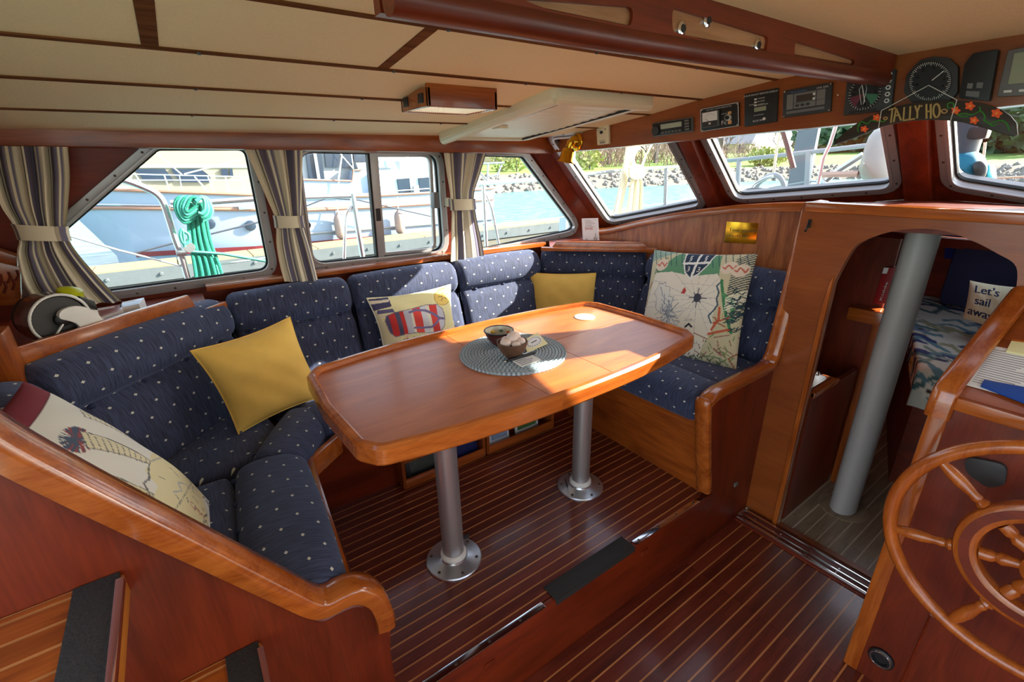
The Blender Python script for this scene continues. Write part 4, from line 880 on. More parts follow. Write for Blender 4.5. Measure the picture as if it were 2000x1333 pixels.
# white machine with a round clear cover
mc = onz((62, 648), SH + .0); mx0, my0 = -.365, 1.90
t = thing('tape_machine', (mx0, my0, SH), 'white tabletop machine with a round dark clear cover on the corner shelf', 'machine')
ax = nrm((.55, -.83, 0)); fr_ = nrm((.83, .55, 0)); cc = A((mx0, my0, SH + .075))
obj('drum', MB().lathe([(.02, -.055), (.066, -.055), (.070, -.045), (.070, .045), (.066, .052), (.02, .052)], cc, ax, n=36), M['darkgrey'], t)
obj('clear_cover', MB().lathe([(.072, -.02), (.076, -.015), (.076, .056), (.070, .058)], cc, ax, n=40, caps=False), plain('smoked_clear_plastic', (.10, .10, .09), .08, coat=.6), t)
obj('rim_ring', MB().tube([cc + ax * .056 + .073 * (math.cos(a) * fr_ + math.sin(a) * A((0, 0, 1))) for a in np.linspace(0, 6.283, 40)[:-1]], .004, 6, closed=True), M['white'], t)
sidep = [(.0, -.062), (.10, -.062), (.095, -.03), (.078, .01), (.052, .038), (.022, .046), (-.004, .040), (-.012, .02), (.02, -.005), (.028, -.04)]
obj('side_arm', MB().plate(crom([A(p) for p in sidep], 3, closed=True), [], lambda u, v, w_: cc + fr_ * u + A((0, 0, 1)) * (v - .012) + ax * (.062 + w_), 0, .016), M['white'], t, bevel=.003)
obj('base', MB().obox(cc + fr_ * .05 + A((0, 0, -.064)), fr_, ax, (0, 0, 1), .085, .07, .011), M['white'], t, bevel=.004)
obj('back_housing', MB().obox(cc + fr_ * .085 - ax * .03 + A((0, 0, -.02)), fr_, ax, (0, 0, 1), .035, .04, .045), M['white'], t, bevel=.012)
obj('yellow_cap', MB().lathe([(.030, -.01), (.034, 0), (.030, .02), (.012, .028)], cc - ax * .012 + fr_ * .070 + A((0, 0, .048)), (.3, -.2, 1), n=20), plain('lime_plastic', srgb(190, 196, 20), .35), t)
obj('grip', MB().obox(cc + ax * .020 + fr_ * .090 + A((0, 0, .022)), (.7, .4, -.6), ax, (0, 0, 1), .022, .014, .016), M['black'], t, bevel=.006)
obj('hub', MB().lathe([(.020, .05), (.020, .066), (.012, .072)], cc, ax, n=18), M['black'], t)
obj('feed_strip', MB().tube([cc + ax * .068 + fr_ * -.005 + A((0, 0, -.01)), cc + ax * .07 - fr_ * .03 + A((0, 0, -.035)), cc + ax * .07 - fr_ * .06 + A((0, 0, -.07))], .003, 5), M['white'], t)
def shelfmag(px4, z, lab, cols):
    P = [onz(p, z) for p in px4]; q = quad4(*P); t = thing('magazine', (P[0] + P[2]) / 2 - A((0, 0, .032)), lab, 'magazine', 'magazines on the corner shelf')
    obj('pages', qbox(MB(), q, .01, .99, .01, .99, -.032, .002), M['paper'], t, smooth=False); obj('cover', qbox(MB(), q, 0, 1, 0, 1, .002, .003), plain('glossy_cover', cols[0], .3), t, smooth=False)
    mb = MB(); qbox(mb, q, .08, .92, .15, .62, .003, .0035); obj('cover_picture', mb, plain('cover_photo', cols[1], .3, noise=.6, nscale=50), t, smooth=False)
    mb = MB(); qbox(mb, q, .08, .7, .72, .86, .003, .0036); qbox(mb, q, .08, .5, .9, .94, .003, .0036); obj('cover_title', mb, M['label'], t, smooth=False)
shelfmag(((130, 605), (182, 610), (150, 632), (105, 640)), SH + .033, 'grey and white magazine beside the white machine', (srgb(120, 110, 100), srgb(80, 70, 66)))
shelfmag(((185, 605), (238, 596), (240, 606), (195, 622)), SH + .033, 'pink and red magazine on the corner shelf', (srgb(176, 120, 116), srgb(150, 84, 80)))
shelfmag(((240, 592), (282, 583), (272, 595), (232, 603)), SH + .033, 'blue and white magazine at the end of the corner shelf', (srgb(170, 180, 200), srgb(70, 84, 120)))
# carved rack at the very aft end
t = thing('carved_rack', (-.47, 2.22, SH), 'carved wooden letter rack behind the white machine', 'rack')
rk = quad4(ony((-40, 500), 2.24), ony((42, 520), 2.24), ony((44, 592), 2.24), ony((-40, 600), 2.24))
obj('front_board', qbox(MB(), rk, 0, 1, 0, 1, 0, .02), M['trimX'], t, bevel=.003); obj('top_bar', qbox(MB(), rk, 0, .95, 1.0, 1.28, -.01, .03), M['teakX'], t, bevel=.004)
mb = MB()
for k in range(9): u, v = .1 + .1 * k, .3 + .4 * ((k * 3) % 5) / 5; mb.tube([rk(u, v, .021), rk(u + .06, v + .15, .021), rk(u + .02, v + .28, .021)], .004, 5)
obj('carving', mb, M['redX'], t)
# forward corner shelf with the standing card
t = thing('corner_shelf', (2.12, 2.12, .88), 'small forward corner shelf with a low wooden rail above the corner cushion', 'shelf')
ga, gb = onz((1074, 482), .885), onz((1272, 484), .885)
obj('shelf_board', MB().plate([tuple(ga[:2]), tuple(gb[:2]), (2.245, 2.30), (1.92, 2.30)], [], fmz, .868, .884), M['redX'], t, smooth=False)
dv = nrm(gb - ga); z3 = A((0, 0, 1)); ha, hb_ = ga + dv * .035, gb - dv * .05
obj('fiddle_rail', MB().hexa([ga - z3 * .02, gb - z3 * .02, gb - z3 * .02 + nrm((1, 1, 0)) * .014, ga - z3 * .02 + nrm((1, 1, 0)) * .014], [ha + z3 * .03, hb_ + z3 * .03, hb_ + z3 * .03 + nrm((1, 1, 0)) * .014, ha + z3 * .03 + nrm((1, 1, 0)) * .014]), M['trimX'], t, bevel=.003)
obj('lower_moulding', MB().beam(ga - dv * .05 - z3 * .012 - nrm((1, 1, 0)) * .01, gb + dv * .03 - z3 * .012 - nrm((1, 1, 0)) * .01, (1, 1, 0), z3, .03, .022), M['trimX'], t, bevel=.004)
cq = [onplane(p, (2.10, 2.16, .90), nrm((-.75, -.6, .12))) for p in ((1136, 427), (1168, 426), (1171, 476), (1139, 477))]; q = quad4(*cq)
t = thing('greeting_card', (cq[2] + cq[3]) / 2, 'white standing card with a pen drawing on the corner shelf', 'card')
obj('sheet', qbox(MB(), q, 0, 1, 0, 1, 0, .0015), M['paper'], t, smooth=False); mb = MB()
for k in range(5): qbox(mb, q, .2, .55 + .3 * ((k * 7) % 5) / 5, .9 - .06 * k, .915 - .06 * k, .0015, .002)
obj('handwriting', mb, M['greyink'], t, smooth=False); mb = MB(); mb.text('Entrada', q, .18, .56, .11, .002); obj('red_title', mb, M['redink'], t, smooth=False)
mb = MB()
for (u, h) in ((.78, .34), (.70, .22), (.86, .2), (.25, .16)):
    for s in range(4): mb.tube([q(u - .07 * (1 - s / 4), .06 + h * s / 4, .002), q(u, .06 + h * (s + 1.2) / 4, .002), q(u + .07 * (1 - s / 4), .06 + h * s / 4, .002)], .0006, 4)
obj('tree_drawing', mb, M['ink'], t)
# brass plaque on the veneer panel
pq = quad4(*[onx(p, XP - .001) for p in ((1420, 433), (1482, 436), (1476, 477), (1414, 474))]); t = thing('wall_plaque', pq(.5, 0, 0), 'engraved brass plaque on the forward veneer panel', 'plaque')
obj('plate', qbox(MB(), pq, 0, 1, 0, 1, 0, .002), M['brass'], t, bevel=.0008)
mb = MB(); mb.text('Too much', pq, .10, .56, .15, .0025); mb.text('rum is', pq, .16, .30, .15, .0025); obj('engraving', mb, plain('engraved_line', srgb(84, 60, 20), .6), t, smooth=False)
# ================================================================== curtains
def curtain(lab, rows_px, yv, tie, reps, amp=.022, seed=0, sub=1):
    """rows_px: (left px, right px) down the cloth; tie: index range of the tie-back row"""
    Lf = crom([ony(p[0], yv) for p in rows_px], 7); Rt = crom([ony(p[1], yv) for p in rows_px], 7); r = np.random.RandomState(seed); ph = r.uniform(0, 6, 4)
    n = 150; nr = len(Lf); rows, uv = [], []; w0 = max(np.linalg.norm(b - a) for a, b in zip(Lf, Rt))
    for i in range(nr):
        wd = np.linalg.norm(Rt[i] - Lf[i]); tight = 1 - min(1, wd / w0); row = []
        for k in range(n + 1):
            s = k / n; ss = s + .018 * math.sin(9 * s + ph[0] + i * .07) * (1 - abs(2 * s - 1))
            d = amp * (1.0 - .35 * tight) * (math.sin(2 * math.pi * reps * 1.5 * s + ph[1]) + .45 * math.sin(2 * math.pi * reps * 2.6 * s + ph[2] + i * .05)) * .55
            row.append(Lf[i] + (Rt[i] - Lf[i]) * ss + A((0, d, 0))); uv.append((s * reps, i / nr))
        rows.append(row)
    top = (Lf[0] + Rt[0]) / 2; t = thing('curtain', (top[0], yv, min(Lf[-1][2], Rt[-1][2])), lab, 'curtain', 'striped tied curtains')
    o = obj('drape', MB().strip(rows, uv=uv), M['curtain'], t, ang=180, fixn=False)
    i0, i1 = tie[0] * 7 // 1, tie[1] * 7 // 1; i0, i1 = int(tie[0] * 7), int(tie[1] * 7); band, uvb = [], []
    for i in (i0, (i0 + i1) / 2, i1):
        j = int(i); a, b = Lf[j], Rt[j]; c = (a + b) / 2; hw = np.linalg.norm(b - a) / 2 + .006; row = []
        for k in range(29):
            an = 2 * math.pi * k / 28; row.append(c + (b - a) / np.linalg.norm(b - a) * hw * math.cos(an) + A((0, -.034 * math.sin(an) if math.sin(an) > 0 else -.02 * math.sin(an), 0))); uvb.append((1.46 * k / 28 + .76, i))
        band.append(row)
    obj('tie_back', MB().strip(band, uv=uvb), M['curtain'], t, ang=180, fixn=False)
    return t
curtain('grey striped curtain at the aft end, tied back and spilling onto the corner shelf', [((-30, 285), (132, 287)), ((-18, 340), (136, 345)), ((2, 400), (133, 400)), ((25, 437), (130, 442)), ((38, 468), (136, 470)), ((34, 500), (160, 505)), ((50, 560), (205, 555)), ((80, 600), (240, 590))], 2.175, (3, 4), 3.2, seed=1)
curtain('grey striped curtain between the slanted and sliding windows', [((478, 292), (592, 292)), ((500, 340), (591, 340)), ((522, 390), (590, 390)), ((535, 421), (589, 421)), ((539, 445), (593, 444)), ((540, 480), (603, 475)), ((547, 520), (614, 515)), ((556, 551), (622, 549))], 2.205, (3, 4), 2.1, .016, seed=2)
curtain('grey striped curtain between the sliding and trapezoid windows', [((866, 299), (950, 300)), ((872, 340), (938, 340)), ((877, 370), (928, 370)), ((879, 389), (926, 388)), ((881, 411), (928, 409)), ((880, 440), (933, 438)), ((879, 480), (941, 475)), ((878, 511), (946, 508))], 2.205, (3, 4), 1.9, .016, seed=3)
for p in ((875, 395),): obj_ = single('tieback_hook', MB().obox(ony(p, 2.25), (1, 0, 0), (0, 1, 0), (0, 0, 1), .010, .02, .022), M['cream'], 'small cream tieback hook beside the forward side curtain', 'hook', bevel=.003)
# ================================================================== ceiling: hatch, lamp, grab rail
ha, hb2, hc, hd = [onceil(p) for p in ((1000, 160), (1290, 184), (1085, 273), (845, 256))]
x0, x1, y0, y1 = ha[0], (hb2[0] + hc[0] * 0) , ha[1], hd[1]
hx0, hx1, hy0, hy1 = (ha[0] + hd[0]) / 2, hb2[0], (ha[1] + hb2[1]) / 2, hd[1]
hx1 = min(hx1, 1.78); hy1 = min(hy1, 2.12)
t = thing('deck_hatch', ((hx0 + hx1) / 2, (hy0 + hy1) / 2, zc(1.5) - .04), 'white framed ceiling hatch with a closed pleated blind', 'hatch')
fz = lambda d: (lambda u, v, w_: A((u, v, zc(v) - d + w_)))
def hsub(poly, k=6):
    out = []
    for i in range(len(poly)):
        a, b = A(poly[i]), A(poly[(i + 1) % len(poly)])
        for s in range(k): out.append(tuple(a + (b - a) * s / k))
    return out
ho = roundpoly([(hx0, hy0), (hx1, hy0), (hx1, hy1), (hx0, hy1)], .05, 4); hi = roundpoly([(hx0 + .075, hy0 + .055), (hx1 - .04, hy0 + .055), (hx1 - .04, hy1 - .04), (hx0 + .075, hy1 - .04)], .01, 2)
obj('frame', MB().plate(ho, [hi], lambda u, v, w_: A((u, v, zc(v) - .034 + w_)), 0, .034), M['cream'], t, bevel=.008)
bl = []
nr = 15
rows = []
for i in range(nr * 2 + 1):
    y = hy0 + .050 + (hy1 - hy0 - .085) * i / (nr * 2); rows.append([(x, y, zc(y) - .022 - (.003 if i % 2 else 0)) for x in (hx0 + .065, hx1 - .03)])
obj('pleated_blind', MB().strip(rows), M['cream'], t, smooth=False)
for xx in (hx0 + .083, hx0 + .092, hx1 - .046): obj('track_slot', MB().beam((xx, hy0 + .06, zc(hy0 + .06) - .030), (xx, hy1 - .045, zc(hy1 - .045) - .030), (1, 0, 0), (0, 0, 1), .0035, .010), M['black'], t, smooth=False)
obj('front_rail', MB().tube([(hx0 + .02, hy0 + .028, zc(hy0) - .030), (hx1 - .02, hy0 + .028, zc(hy0) - .030)], .024, 12), M['cream'], t)
obj('side_rail', MB().tube([(hx0 + .032, hy0 + .02, zc(hy0) - .030), (hx0 + .032, hy1 - .02, zc(hy1) - .030)], .024, 12), M['cream'], t)
pm = (hx0 + .075, hy0 + .42); obj('blind_handle', MB().obox((pm[0], pm[1], zc(pm[1]) - .040), (1, 0, 0), (0, 1, 0), (0, 0, 1), .022, .03, .008), M['cream'], t, bevel=.006)
# fluorescent lamp with a wooden case
la, lb, lc = onceil((788, 184)), onceil((823, 158)), onceil((973, 168))
lx0, lx1, ly0, ly1 = (la[0] + lb[0]) / 2, lc[0], (lb[1] + lc[1]) / 2, la[1]; lz = zc((ly0 + ly1) / 2); lh = .052
t = thing('ceiling_lamp', ((lx0 + lx1) / 2, (ly0 + ly1) / 2, lz - lh), 'rectangular wooden ceiling lamp with a ribbed diffuser beside the hatch', 'lamp')
for a, b, c, d, nm_ in ((lx0, lx1, ly0, ly0 + .012, 'side_board'), (lx0, lx1, ly1 - .012, ly1, 'side_board'), (lx0, lx0 + .012, ly0, ly1, 'end_board'), (lx1 - .012, lx1, ly0, ly1, 'end_board')): obj(nm_, MB().box(a, b, c, d, lz - lh, zc((c + d) / 2) + .0), M['trimX'] if nm_ == 'end_board' else M['teakX'], t, bevel=.003)
M['diff'] = plain('ribbed_diffuser', srgb(238, 226, 196), .25, emit=(srgb(255, 232, 190), .25))
rows = []
for i in range(61):
    x = lx0 + .012 + (lx1 - lx0 - .024) * i / 60; rows.append([(x, y, lz - lh + .004 - (.002 if (i + j) % 2 else 0)) for j, y in enumerate(np.linspace(ly0 + .012, ly1 - .012, 21))])
obj('diffuser', MB().strip(rows), M['diff'], t, smooth=False)
for y in (ly0 + (ly1 - ly0) * .22, ly0 + (ly1 - ly0) * .78): sw = obj('switch', MB().box(lx0 - .004, lx0 + .002, y - .016, y + .016, lz - .040, lz - .014), M['black'], t, bevel=.002)
# grab rail board along the ceiling with recessed panels
YR = .622; rb = [(ony(p, YR)) for p in ((770, 6), (1250, 90), (1700, 153))]
zr = lambda x: float(np.interp(x, [q[0] for q in rb], [q[2] for q in rb]))
t = thing('grab_rail', (1.0, YR, 1.54), 'long dark overhead grab rail with recessed pale panels and spotlights', 'rail')
XS = np.linspace(rb[0][0], 1.84, 24)
outer = [(x, zr(x) - .0) for x in XS] + [(x, zc(.64) + .004) for x in (1.84, rb[0][0])]
def rp4(px4): return roundpoly([tuple(ony(p, YR)[[0, 2]]) for p in px4], .012, 3)
holes = [rp4(((1010, -4), (1238, 14), (1234, 52), (1075, 20))), rp4(((1312, 14), (1502, 72), (1496, 109), (1314, 62))), rp4(((1552, 80), (1672, 118), (1660, 136), (1552, 112)))]
obj('board', MB().plate(outer, holes, lambda u, v, w_: A((u, YR + w_, v)), 0, .020), M['redX'], t, bevel=.004)
obj('rail_edge', MB().tube([(x, YR + .016, zr(x) + .010) for x in XS], .021, 12), M['redX'], t)
M['paleveneer'] = wood('pale_recess_veneer', srgb(206, 150, 108), srgb(168, 110, 72), 'X', rough=.35)
for h_, nm_ in zip(holes, range(3)): obj('recess_panel', MB().plate(offset(h_, .006), [], lambda u, v, w_: A((u, YR + .007 + w_, v)), 0, .006), M['paleveneer'], t, smooth=False)
obj('back_board', MB().plate(outer, [], lambda u, v, w_: A((u, YR + .045 + w_, v)), 0, .02), M['redX'], t, smooth=False)
for p in ((1329, 57), (1379, 41), (1477, 89)):
    c = ony(p, YR + .007); s_ = obj('spotlight', MB().lathe([(.012, 0), (.012, .004), (.008, .006)], c, (0, -1, 0), n=18), M['chrome'], t); obj('spot_lens', MB().lathe([(.007, .006), (.006, .008)], c, (0, -1, 0), n=12), M['black'], s_)
# ================================================================== header instruments
def hq(px4, x=XH - .001): return quad4(*[onx(p, x) for p in px4])
def inst(name, lab, cat, px4, th=.014, mat='black', bev=.002, group=None):
    q = hq(px4); t = thing(name, q(.5, 0, 0), lab, cat, group); obj('case', qbox(MB(), q, 0, 1, 0, 1, 0, th), M[mat], t, bevel=bev); return t, (lambda u, v, w_=0: q(u, v, th + w_))
def qtext(mb, q, body, u, v, hgt, asp, al='L', w_=.0006):    # text in face units: hgt = cap height in v, asp = face width / height
    vs, fs, wd = glyph(body); dx = {'L': 0, 'C': -wd / 2, 'R': -wd}[al]; mb.add([q(u + (p[0] + dx) * hgt / asp, v + p[1] * hgt, w_) for p in vs], fs)
def corner_screws(t, q, e=.04, f=.06):
    for u in (e, 1 - e):
        for v in (f, 1 - f): c = q(u, v); obj('screw', MB().lathe([(.003, 0), (.002, .0015)], c, nrm(q(u, v, .01) - c), n=8), M['chrome'], t)
# radio
t, q = inst('car_radio', 'slim grey car radio set in the header', 'radio', ((1277, 241), (1355, 229), (1356, 257), (1278, 268)), .012, 'midgrey')
obj('face', qbox(MB(), q, .02, .98, .06, .94, 0, .003), M['black'], t, bevel=.001); mb = MB(); qdisc(mb, q, .11, .40, .09, .32, .003, .010, 20); obj('dial_knob', mb, M['darkgrey'], t)
obj('display', qbox(MB(), q, .24, .76, .46, .80, .003, .005), plain('radio_display', srgb(176, 186, 166), .15), t, smooth=False)
mb = MB()
for k in range(4): qbox(mb, q, .84, .94, .14 + .2 * k, .26 + .2 * k, .003, .006)
for k in range(6): qbox(mb, q, .26 + .085 * k, .32 + .085 * k, .14, .26, .003, .006)
obj('buttons', mb, M['midgrey'], t, smooth=False)
# volt meter panel
t, q = inst('meter_panel', 'black meter panel with an analogue needle gauge beside the radio', 'gauge', ((1371, 214), (1445, 200), (1446, 246), (1372, 258)), .010, 'black')
mb = MB(); qbox(mb, q, .0, .012, 0, 1, 0, .0012); qbox(mb, q, .988, 1, 0, 1, 0, .0012); qbox(mb, q, 0, 1, .0, .02, 0, .0012); qbox(mb, q, 0, 1, .98, 1, 0, .0012); obj('edge_line', mb, M['label'], t, smooth=False)
obj('meter', qbox(MB(), q, .08, .52, .14, .82, 0, .012), M['midgrey'], t, bevel=.002); q2 = lambda u, v, w_=0: q(u, v, .012 + w_)
obj('meter_face', qbox(MB(), q2, .10, .50, .40, .79, 0, .001), M['paper'], t, smooth=False); obj('meter_cover', qbox(MB(), q2, .10, .50, .16, .39, 0, .001), M['darkgrey'], t, smooth=False)
mb = MB()
for k in range(11): a = math.radians(140 - 10 * k); mb.tube([q2(.30 + .16 * math.cos(a), .42 + .26 * math.sin(a), .0012), q2(.30 + .16 * math.cos(a), .42 + .31 * math.sin(a), .0012)], .0004, 4)
mb.tube([q2(.30, .38, .0014), q2(.17, .52, .0014)], .0006, 4); obj('needle', mb, M['ink'], t); mb = MB(); qdisc(mb, q2, .30, .29, .03, .045, .001, .003, 12); obj('meter_screw', mb, M['white'], t)
mb = MB(); qdisc(mb, q, .75, .42, .075, .13, 0, .010, 20); obj('selector_ring', mb, M['label'], t); mb = MB(); qdisc(mb, q, .75, .42, .055, .095, .010, .014, 18); obj('selector_knob', mb, M['black'], t)
M['orangel'] = plain('orange_label', srgb(226, 170, 110), .5); obj('orange_label', qbox(MB(), q, .73, .82, .56, .68, 0, .001), M['orangel'], t, smooth=False); obj('orange_label', qbox(MB(), q, .73, .82, .14, .30, 0, .001), M['orangel'], t, smooth=False)
def letter(t, q, mat, *rows):
    for r_ in rows:
        mb = MB(); qtext(mb, q, *r_); obj('lettering', mb, M[mat], t, smooth=False)
letter(t, q, 'label', ('BATTERY STATE INDICATOR', .5, .88, .055, 1.5, 'C'), ('Fc', .56, .16, .18, 1.5), ('VOLTS', .56, .60, .05, 1.5)); corner_screws(t, q)
# solar display
t, q = inst('solar_display', 'black solar display panel with a small screen', 'gauge', ((1456, 184), (1522, 172), (1519, 238), (1456, 248)), .008, 'black')
letter(t, q, 'label', ('SOLAR BOOST REMOTE DISPLAY', .5, .90, .048, .95, 'C'), ('BLUE SKY', .28, .10, .055, .95), ('OUTPUT AMPS', .40, .57, .034, .95), ('ON CHARGING', .30, .28, .03, .95), ('POWER', .16, .62, .03, .95))
for k, s_ in enumerate(('CHARGE', 'BATTERY', 'OUTPUT')): letter(t, q, 'label', (s_, .42, .77 - .09 * k, .036, .95))
for k in range(3): obj('indicator_lamp', qbox(MB(), q, .32, .39, .755 - .09 * k, .80 - .09 * k, 0, .003), M['label'], t, smooth=False)
mb = MB(); qdisc(mb, q, .62, .15, .05, .045, 0, .0006, 12); obj('emblem', mb, M['label'], t, smooth=False); obj('screen', qbox(MB(), q, .32, .68, .40, .53, 0, .002), M['lcd'], t, smooth=False)
# battery monitor
t, q = inst('battery_monitor', 'wide grey battery monitor panel with four corner screws', 'gauge', ((1532, 178), (1628, 161), (1624, 218), (1530, 231)), .008, 'darkgrey')
obj('panel_face', qbox(MB(), q, .09, .88, .28, .82, 0, .0012), plain('monitor_grey', (.20, .20, .19), .4), t, smooth=False); obj('lower_band', qbox(MB(), q, .09, .88, .12, .22, 0, .0012), M['midgrey'], t, smooth=False)
obj('screen', qbox(MB(), q, .30, .66, .50, .74, .0012, .003), plain('monitor_screen', (.055, .05, .045), .2), t, smooth=False)
mb = MB(); qbox(mb, q, .23, .24, .28, .82, .0012, .002); qbox(mb, q, .23, .88, .47, .48, .0012, .002); qbox(mb, q, .70, .71, .28, .82, .0012, .002); obj('panel_lines', mb, M['ink'], t, smooth=False)
obj('indicator_lamp', qbox(MB(), q, .64, .69, .66, .74, .003, .004), M['label'], t, smooth=False); obj('indicator_lamp', qbox(MB(), q, .64, .69, .50, .58, .003, .004), M['label'], t, smooth=False); mb = MB()
letter(t, q, 'label', ('LINK 2000', .70, .86, .06, 1.6), ('VOLTS AMPS  Ah  TIME', .12, .14, .05, 1.6)); mb = MB(); qtext(mb, q, 'Heart Interface', .16, .86, .065, 1.6); obj('blue_lettering', mb, plain('blue_print', srgb(90, 130, 190), .5), t, smooth=False); corner_screws(t, q, .03, .05)
mb = MB()
for k in range(3): qdisc(mb, q, .32 + .11 * k, .38, .04, .05, .0012, .003, 14)
obj('buttons', mb, M['darkgrey'], t)
hs = onx((1637, 186), XH - .001); single('header_screw', MB().lathe([(.0045, 0), (.003, .003)], hs, (-1, 0, 0), n=10), M['chrome'], 'lone bright screw head in the header between two instruments', 'screw')
def dial(t, q, uc, vc, ru, rv, ticks, nums, col='label'):
    mb = MB()
    for k in range(ticks):
        a = 2 * math.pi * k / ticks; l = .86 if k % 3 else .80; mb.tube([q(uc + ru * l * math.cos(a), vc + rv * l * math.sin(a), .001), q(uc + ru * .97 * math.cos(a), vc + rv * .97 * math.sin(a), .001)], .0007, 4)
    obj('dial_ticks', mb, M[col], t); mb = MB()
    for s_, a in nums: qtext(mb, q, s_, uc + ru * .66 * math.cos(a), vc + rv * .66 * math.sin(a) - rv * .06, rv * .16, rv / ru, 'C', .001)
    obj('dial_numbers', mb, M[col], t, smooth=False)
# wind instrument
t, q = inst('wind_gauge', 'square wind direction gauge with side buttons under the rail end', 'gauge', ((1659, 150), (1753, 136), (1744, 215), (1651, 226)), .016, 'darkgrey')
mb = MB(); qdisc(mb, q, .42, .50, .36, .44, 0, .001, 36); obj('dial', mb, M['black'], t)
dial(t, q, .42, .50, .36, .44, 36, [('60', .5), ('60', 2.64), ('90', 0), ('90', 3.14), ('180', -1.57), ('0', 1.57)])
for nm_, a0, a1, c in (('red_sector', 3.3, 4.1, (110, 40, 60)), ('green_sector', 5.3, 6.1, (60, 120, 90))): obj(nm_, MB().plate([(.42, .50)] + [(.42 + .30 * math.cos(a), .50 + .37 * math.sin(a)) for a in np.linspace(a0, a1, 8)], [], q, .001, .0016), plain(nm_, srgb(*c), .5), t, smooth=False)
mb = MB(); mb.tube([q(.38, .22, .002), q(.30, .62, .002), q(.40, .80, .002), q(.46, .62, .002), q(.42, .22, .002)], .0008, 4); mb.tube([q(.34, .80, .003), q(.45, .28, .003)], .0013, 4); obj('boat_outline', mb, M['label'], t)
for k in range(5): mb = MB(); qdisc(mb, q, .90, .90 - .165 * k, .055, .06, 0, .003, 6); b_ = obj('button', mb, M['label'], t); mb = MB(); qdisc(mb, q, .90, .90 - .165 * k, .03, .03, .003, .004, 6); obj('button_centre', mb, M['black'], b_)
obj('maker_strip', qbox(MB(), q, .12, .70, .02, .08, 0, .002), M['black'], t, smooth=False)
# turn indicator
q = hq(((1772, 112), (1880, 112), (1872, 204), (1766, 204))); t = thing('turn_gauge', q(.5, 0, 0), 'large round black dial gauge above the hanging sign', 'gauge')
obj('case', MB().plate(roundpoly([(.02, .25), (.06, .62), (.28, .92), (.52, 1.0), (.80, .98), (.97, .80), (1.0, .25), (.85, .02), (.2, .02)], .08, 3), [], q, 0, .020), M['darkgrey'], t, bevel=.003)
q2 = lambda u, v, w_=0: q(u, v, .020 + w_); mb = MB(); qdisc(mb, q2, .50, .48, .40, .43, 0, .001, 40); obj('dial', mb, M['black'], t)
dial(t, q2, .50, .48, .39, .42, 60, [('0', 1.35), ('2', .75), ('4', .15), ('10', 2.1), ('12', 2.8), ('6', -.35), ('14', 3.4)])
mb = MB(); mb.tube([q2(.54, .50, .002), q2(.74, .70, .002)], .0014, 5); obj('needle', mb, M['label'], t); mb = MB(); qdisc(mb, q2, .50, .48, .04, .05, .001, .004, 16); obj('hub', mb, M['black'], t)
# dark speaker box and display
q = hq(((1892, 108), (1955, 98), (1937, 198), (1878, 192))); t = thing('alarm_box', q(.5, 0, 0), 'plain black instrument box with two small square keys', 'gauge')
obj('case', MB().plate(roundpoly([(0, 0), (1, 0), (1, 1), (.22, 1), (0, .78)], [.05, .05, .05, .12, .12], 3), [], q, 0, .026), M['black'], t, bevel=.003); q2 = lambda u, v, w_=0: q(u, v, .026 + w_)
mb = MB(); qbox(mb, q2, .22, .40, .22, .34, 0, .002); qbox(mb, q2, .52, .72, .24, .36, 0, .002); qbox(mb, q2, .22, .66, .05, .17, 0, .002); obj('keys', mb, M['midgrey'], t, smooth=False)
t, q = inst('fuel_display', 'grey instrument display with large digits at the end of the header', 'gauge', ((1972, 100), (2052, 84), (2040, 186), (1950, 190)), .02, 'midgrey', .004)
obj('screen', qbox(MB(), q, .20, .95, .26, .90, 0, .002), M['lcd'], t, smooth=False); mb = MB(); qtext(mb, q, 'FEET', .28, .70, .13, .9); qtext(mb, q, '1', .52, .32, .34, .9); obj('digits', mb, M['ink'], t, smooth=False)
mb = MB(); qbox(mb, q, .14, .32, .08, .13, 0, .002); qbox(mb, q, .48, .66, .08, .13, 0, .002); obj('keys', mb, M['label'], t, smooth=False)
# CO alarm and brass reading lamp
t, q = inst('gas_alarm', 'small cream gas alarm on the header beside the brass lamp', 'alarm', ((1168, 248), (1192, 244), (1193, 281), (1170, 284)), .014, 'cream', .004)
mb = MB(); qdisc(mb, q, .42, .66, .13, .085, 0, .002, 18); qdisc(mb, q, .08, .80, .035, .025, 0, .001, 8); qdisc(mb, q, .74, .80, .05, .035, 0, .001, 8)
for k in range(5): qbox(mb, q, .28 + .09 * k, .32 + .09 * k, .06, .16, 0, .0008)
obj('vents', mb, M['ink'], t, smooth=False); mb = MB(); qtext(mb, q, 'Gas Alert', .18, .86, .05, .62); qtext(mb, q, 'TEST/RESET', .2, .20, .045, .62); obj('lettering', mb, plain('brown_print', srgb(120, 90, 40), .6), t, smooth=False)
lp = onx((1126, 277), XH - .001); t = thing('reading_lamp', lp - A((.05, 0, .1)), 'polished brass reading lamp on the header corner', 'lamp')
obj('wall_plate', MB().lathe([(.048, 0), (.048, .004), (.043, .009), (.034, .011), (.032, .018), (.026, .032), (.014, .042), (.003, .045)], lp, (-1, 0, 0), n=32), M['brass'], t)
je = onx((1114, 282), XH - .085); obj('swivel_arm', MB().tube([lp + A((-.02, 0, 0)), (lp + je) / 2 + A((-.012, 0, .006)), je], .007, 10), M['brass'], t)
s0, s1 = onx((1115, 273), XH - .085), onx((1105, 316), XH - .095); dv = nrm(s1 - s0); L_ = np.linalg.norm(s1 - s0)
obj('lamp_shade', MB().lathe([(.004, 0), (.015, .003), (.017, .010), (.017, L_ * .36), (.027, L_ * .40), (.033, L_ * .50), (.038, L_ * .92), (.048, L_), (.0465, L_), (.036, L_ * .9), (.03, L_ * .5)], s0, dv, n=28, caps=False), M['brass'], t, ang=50)
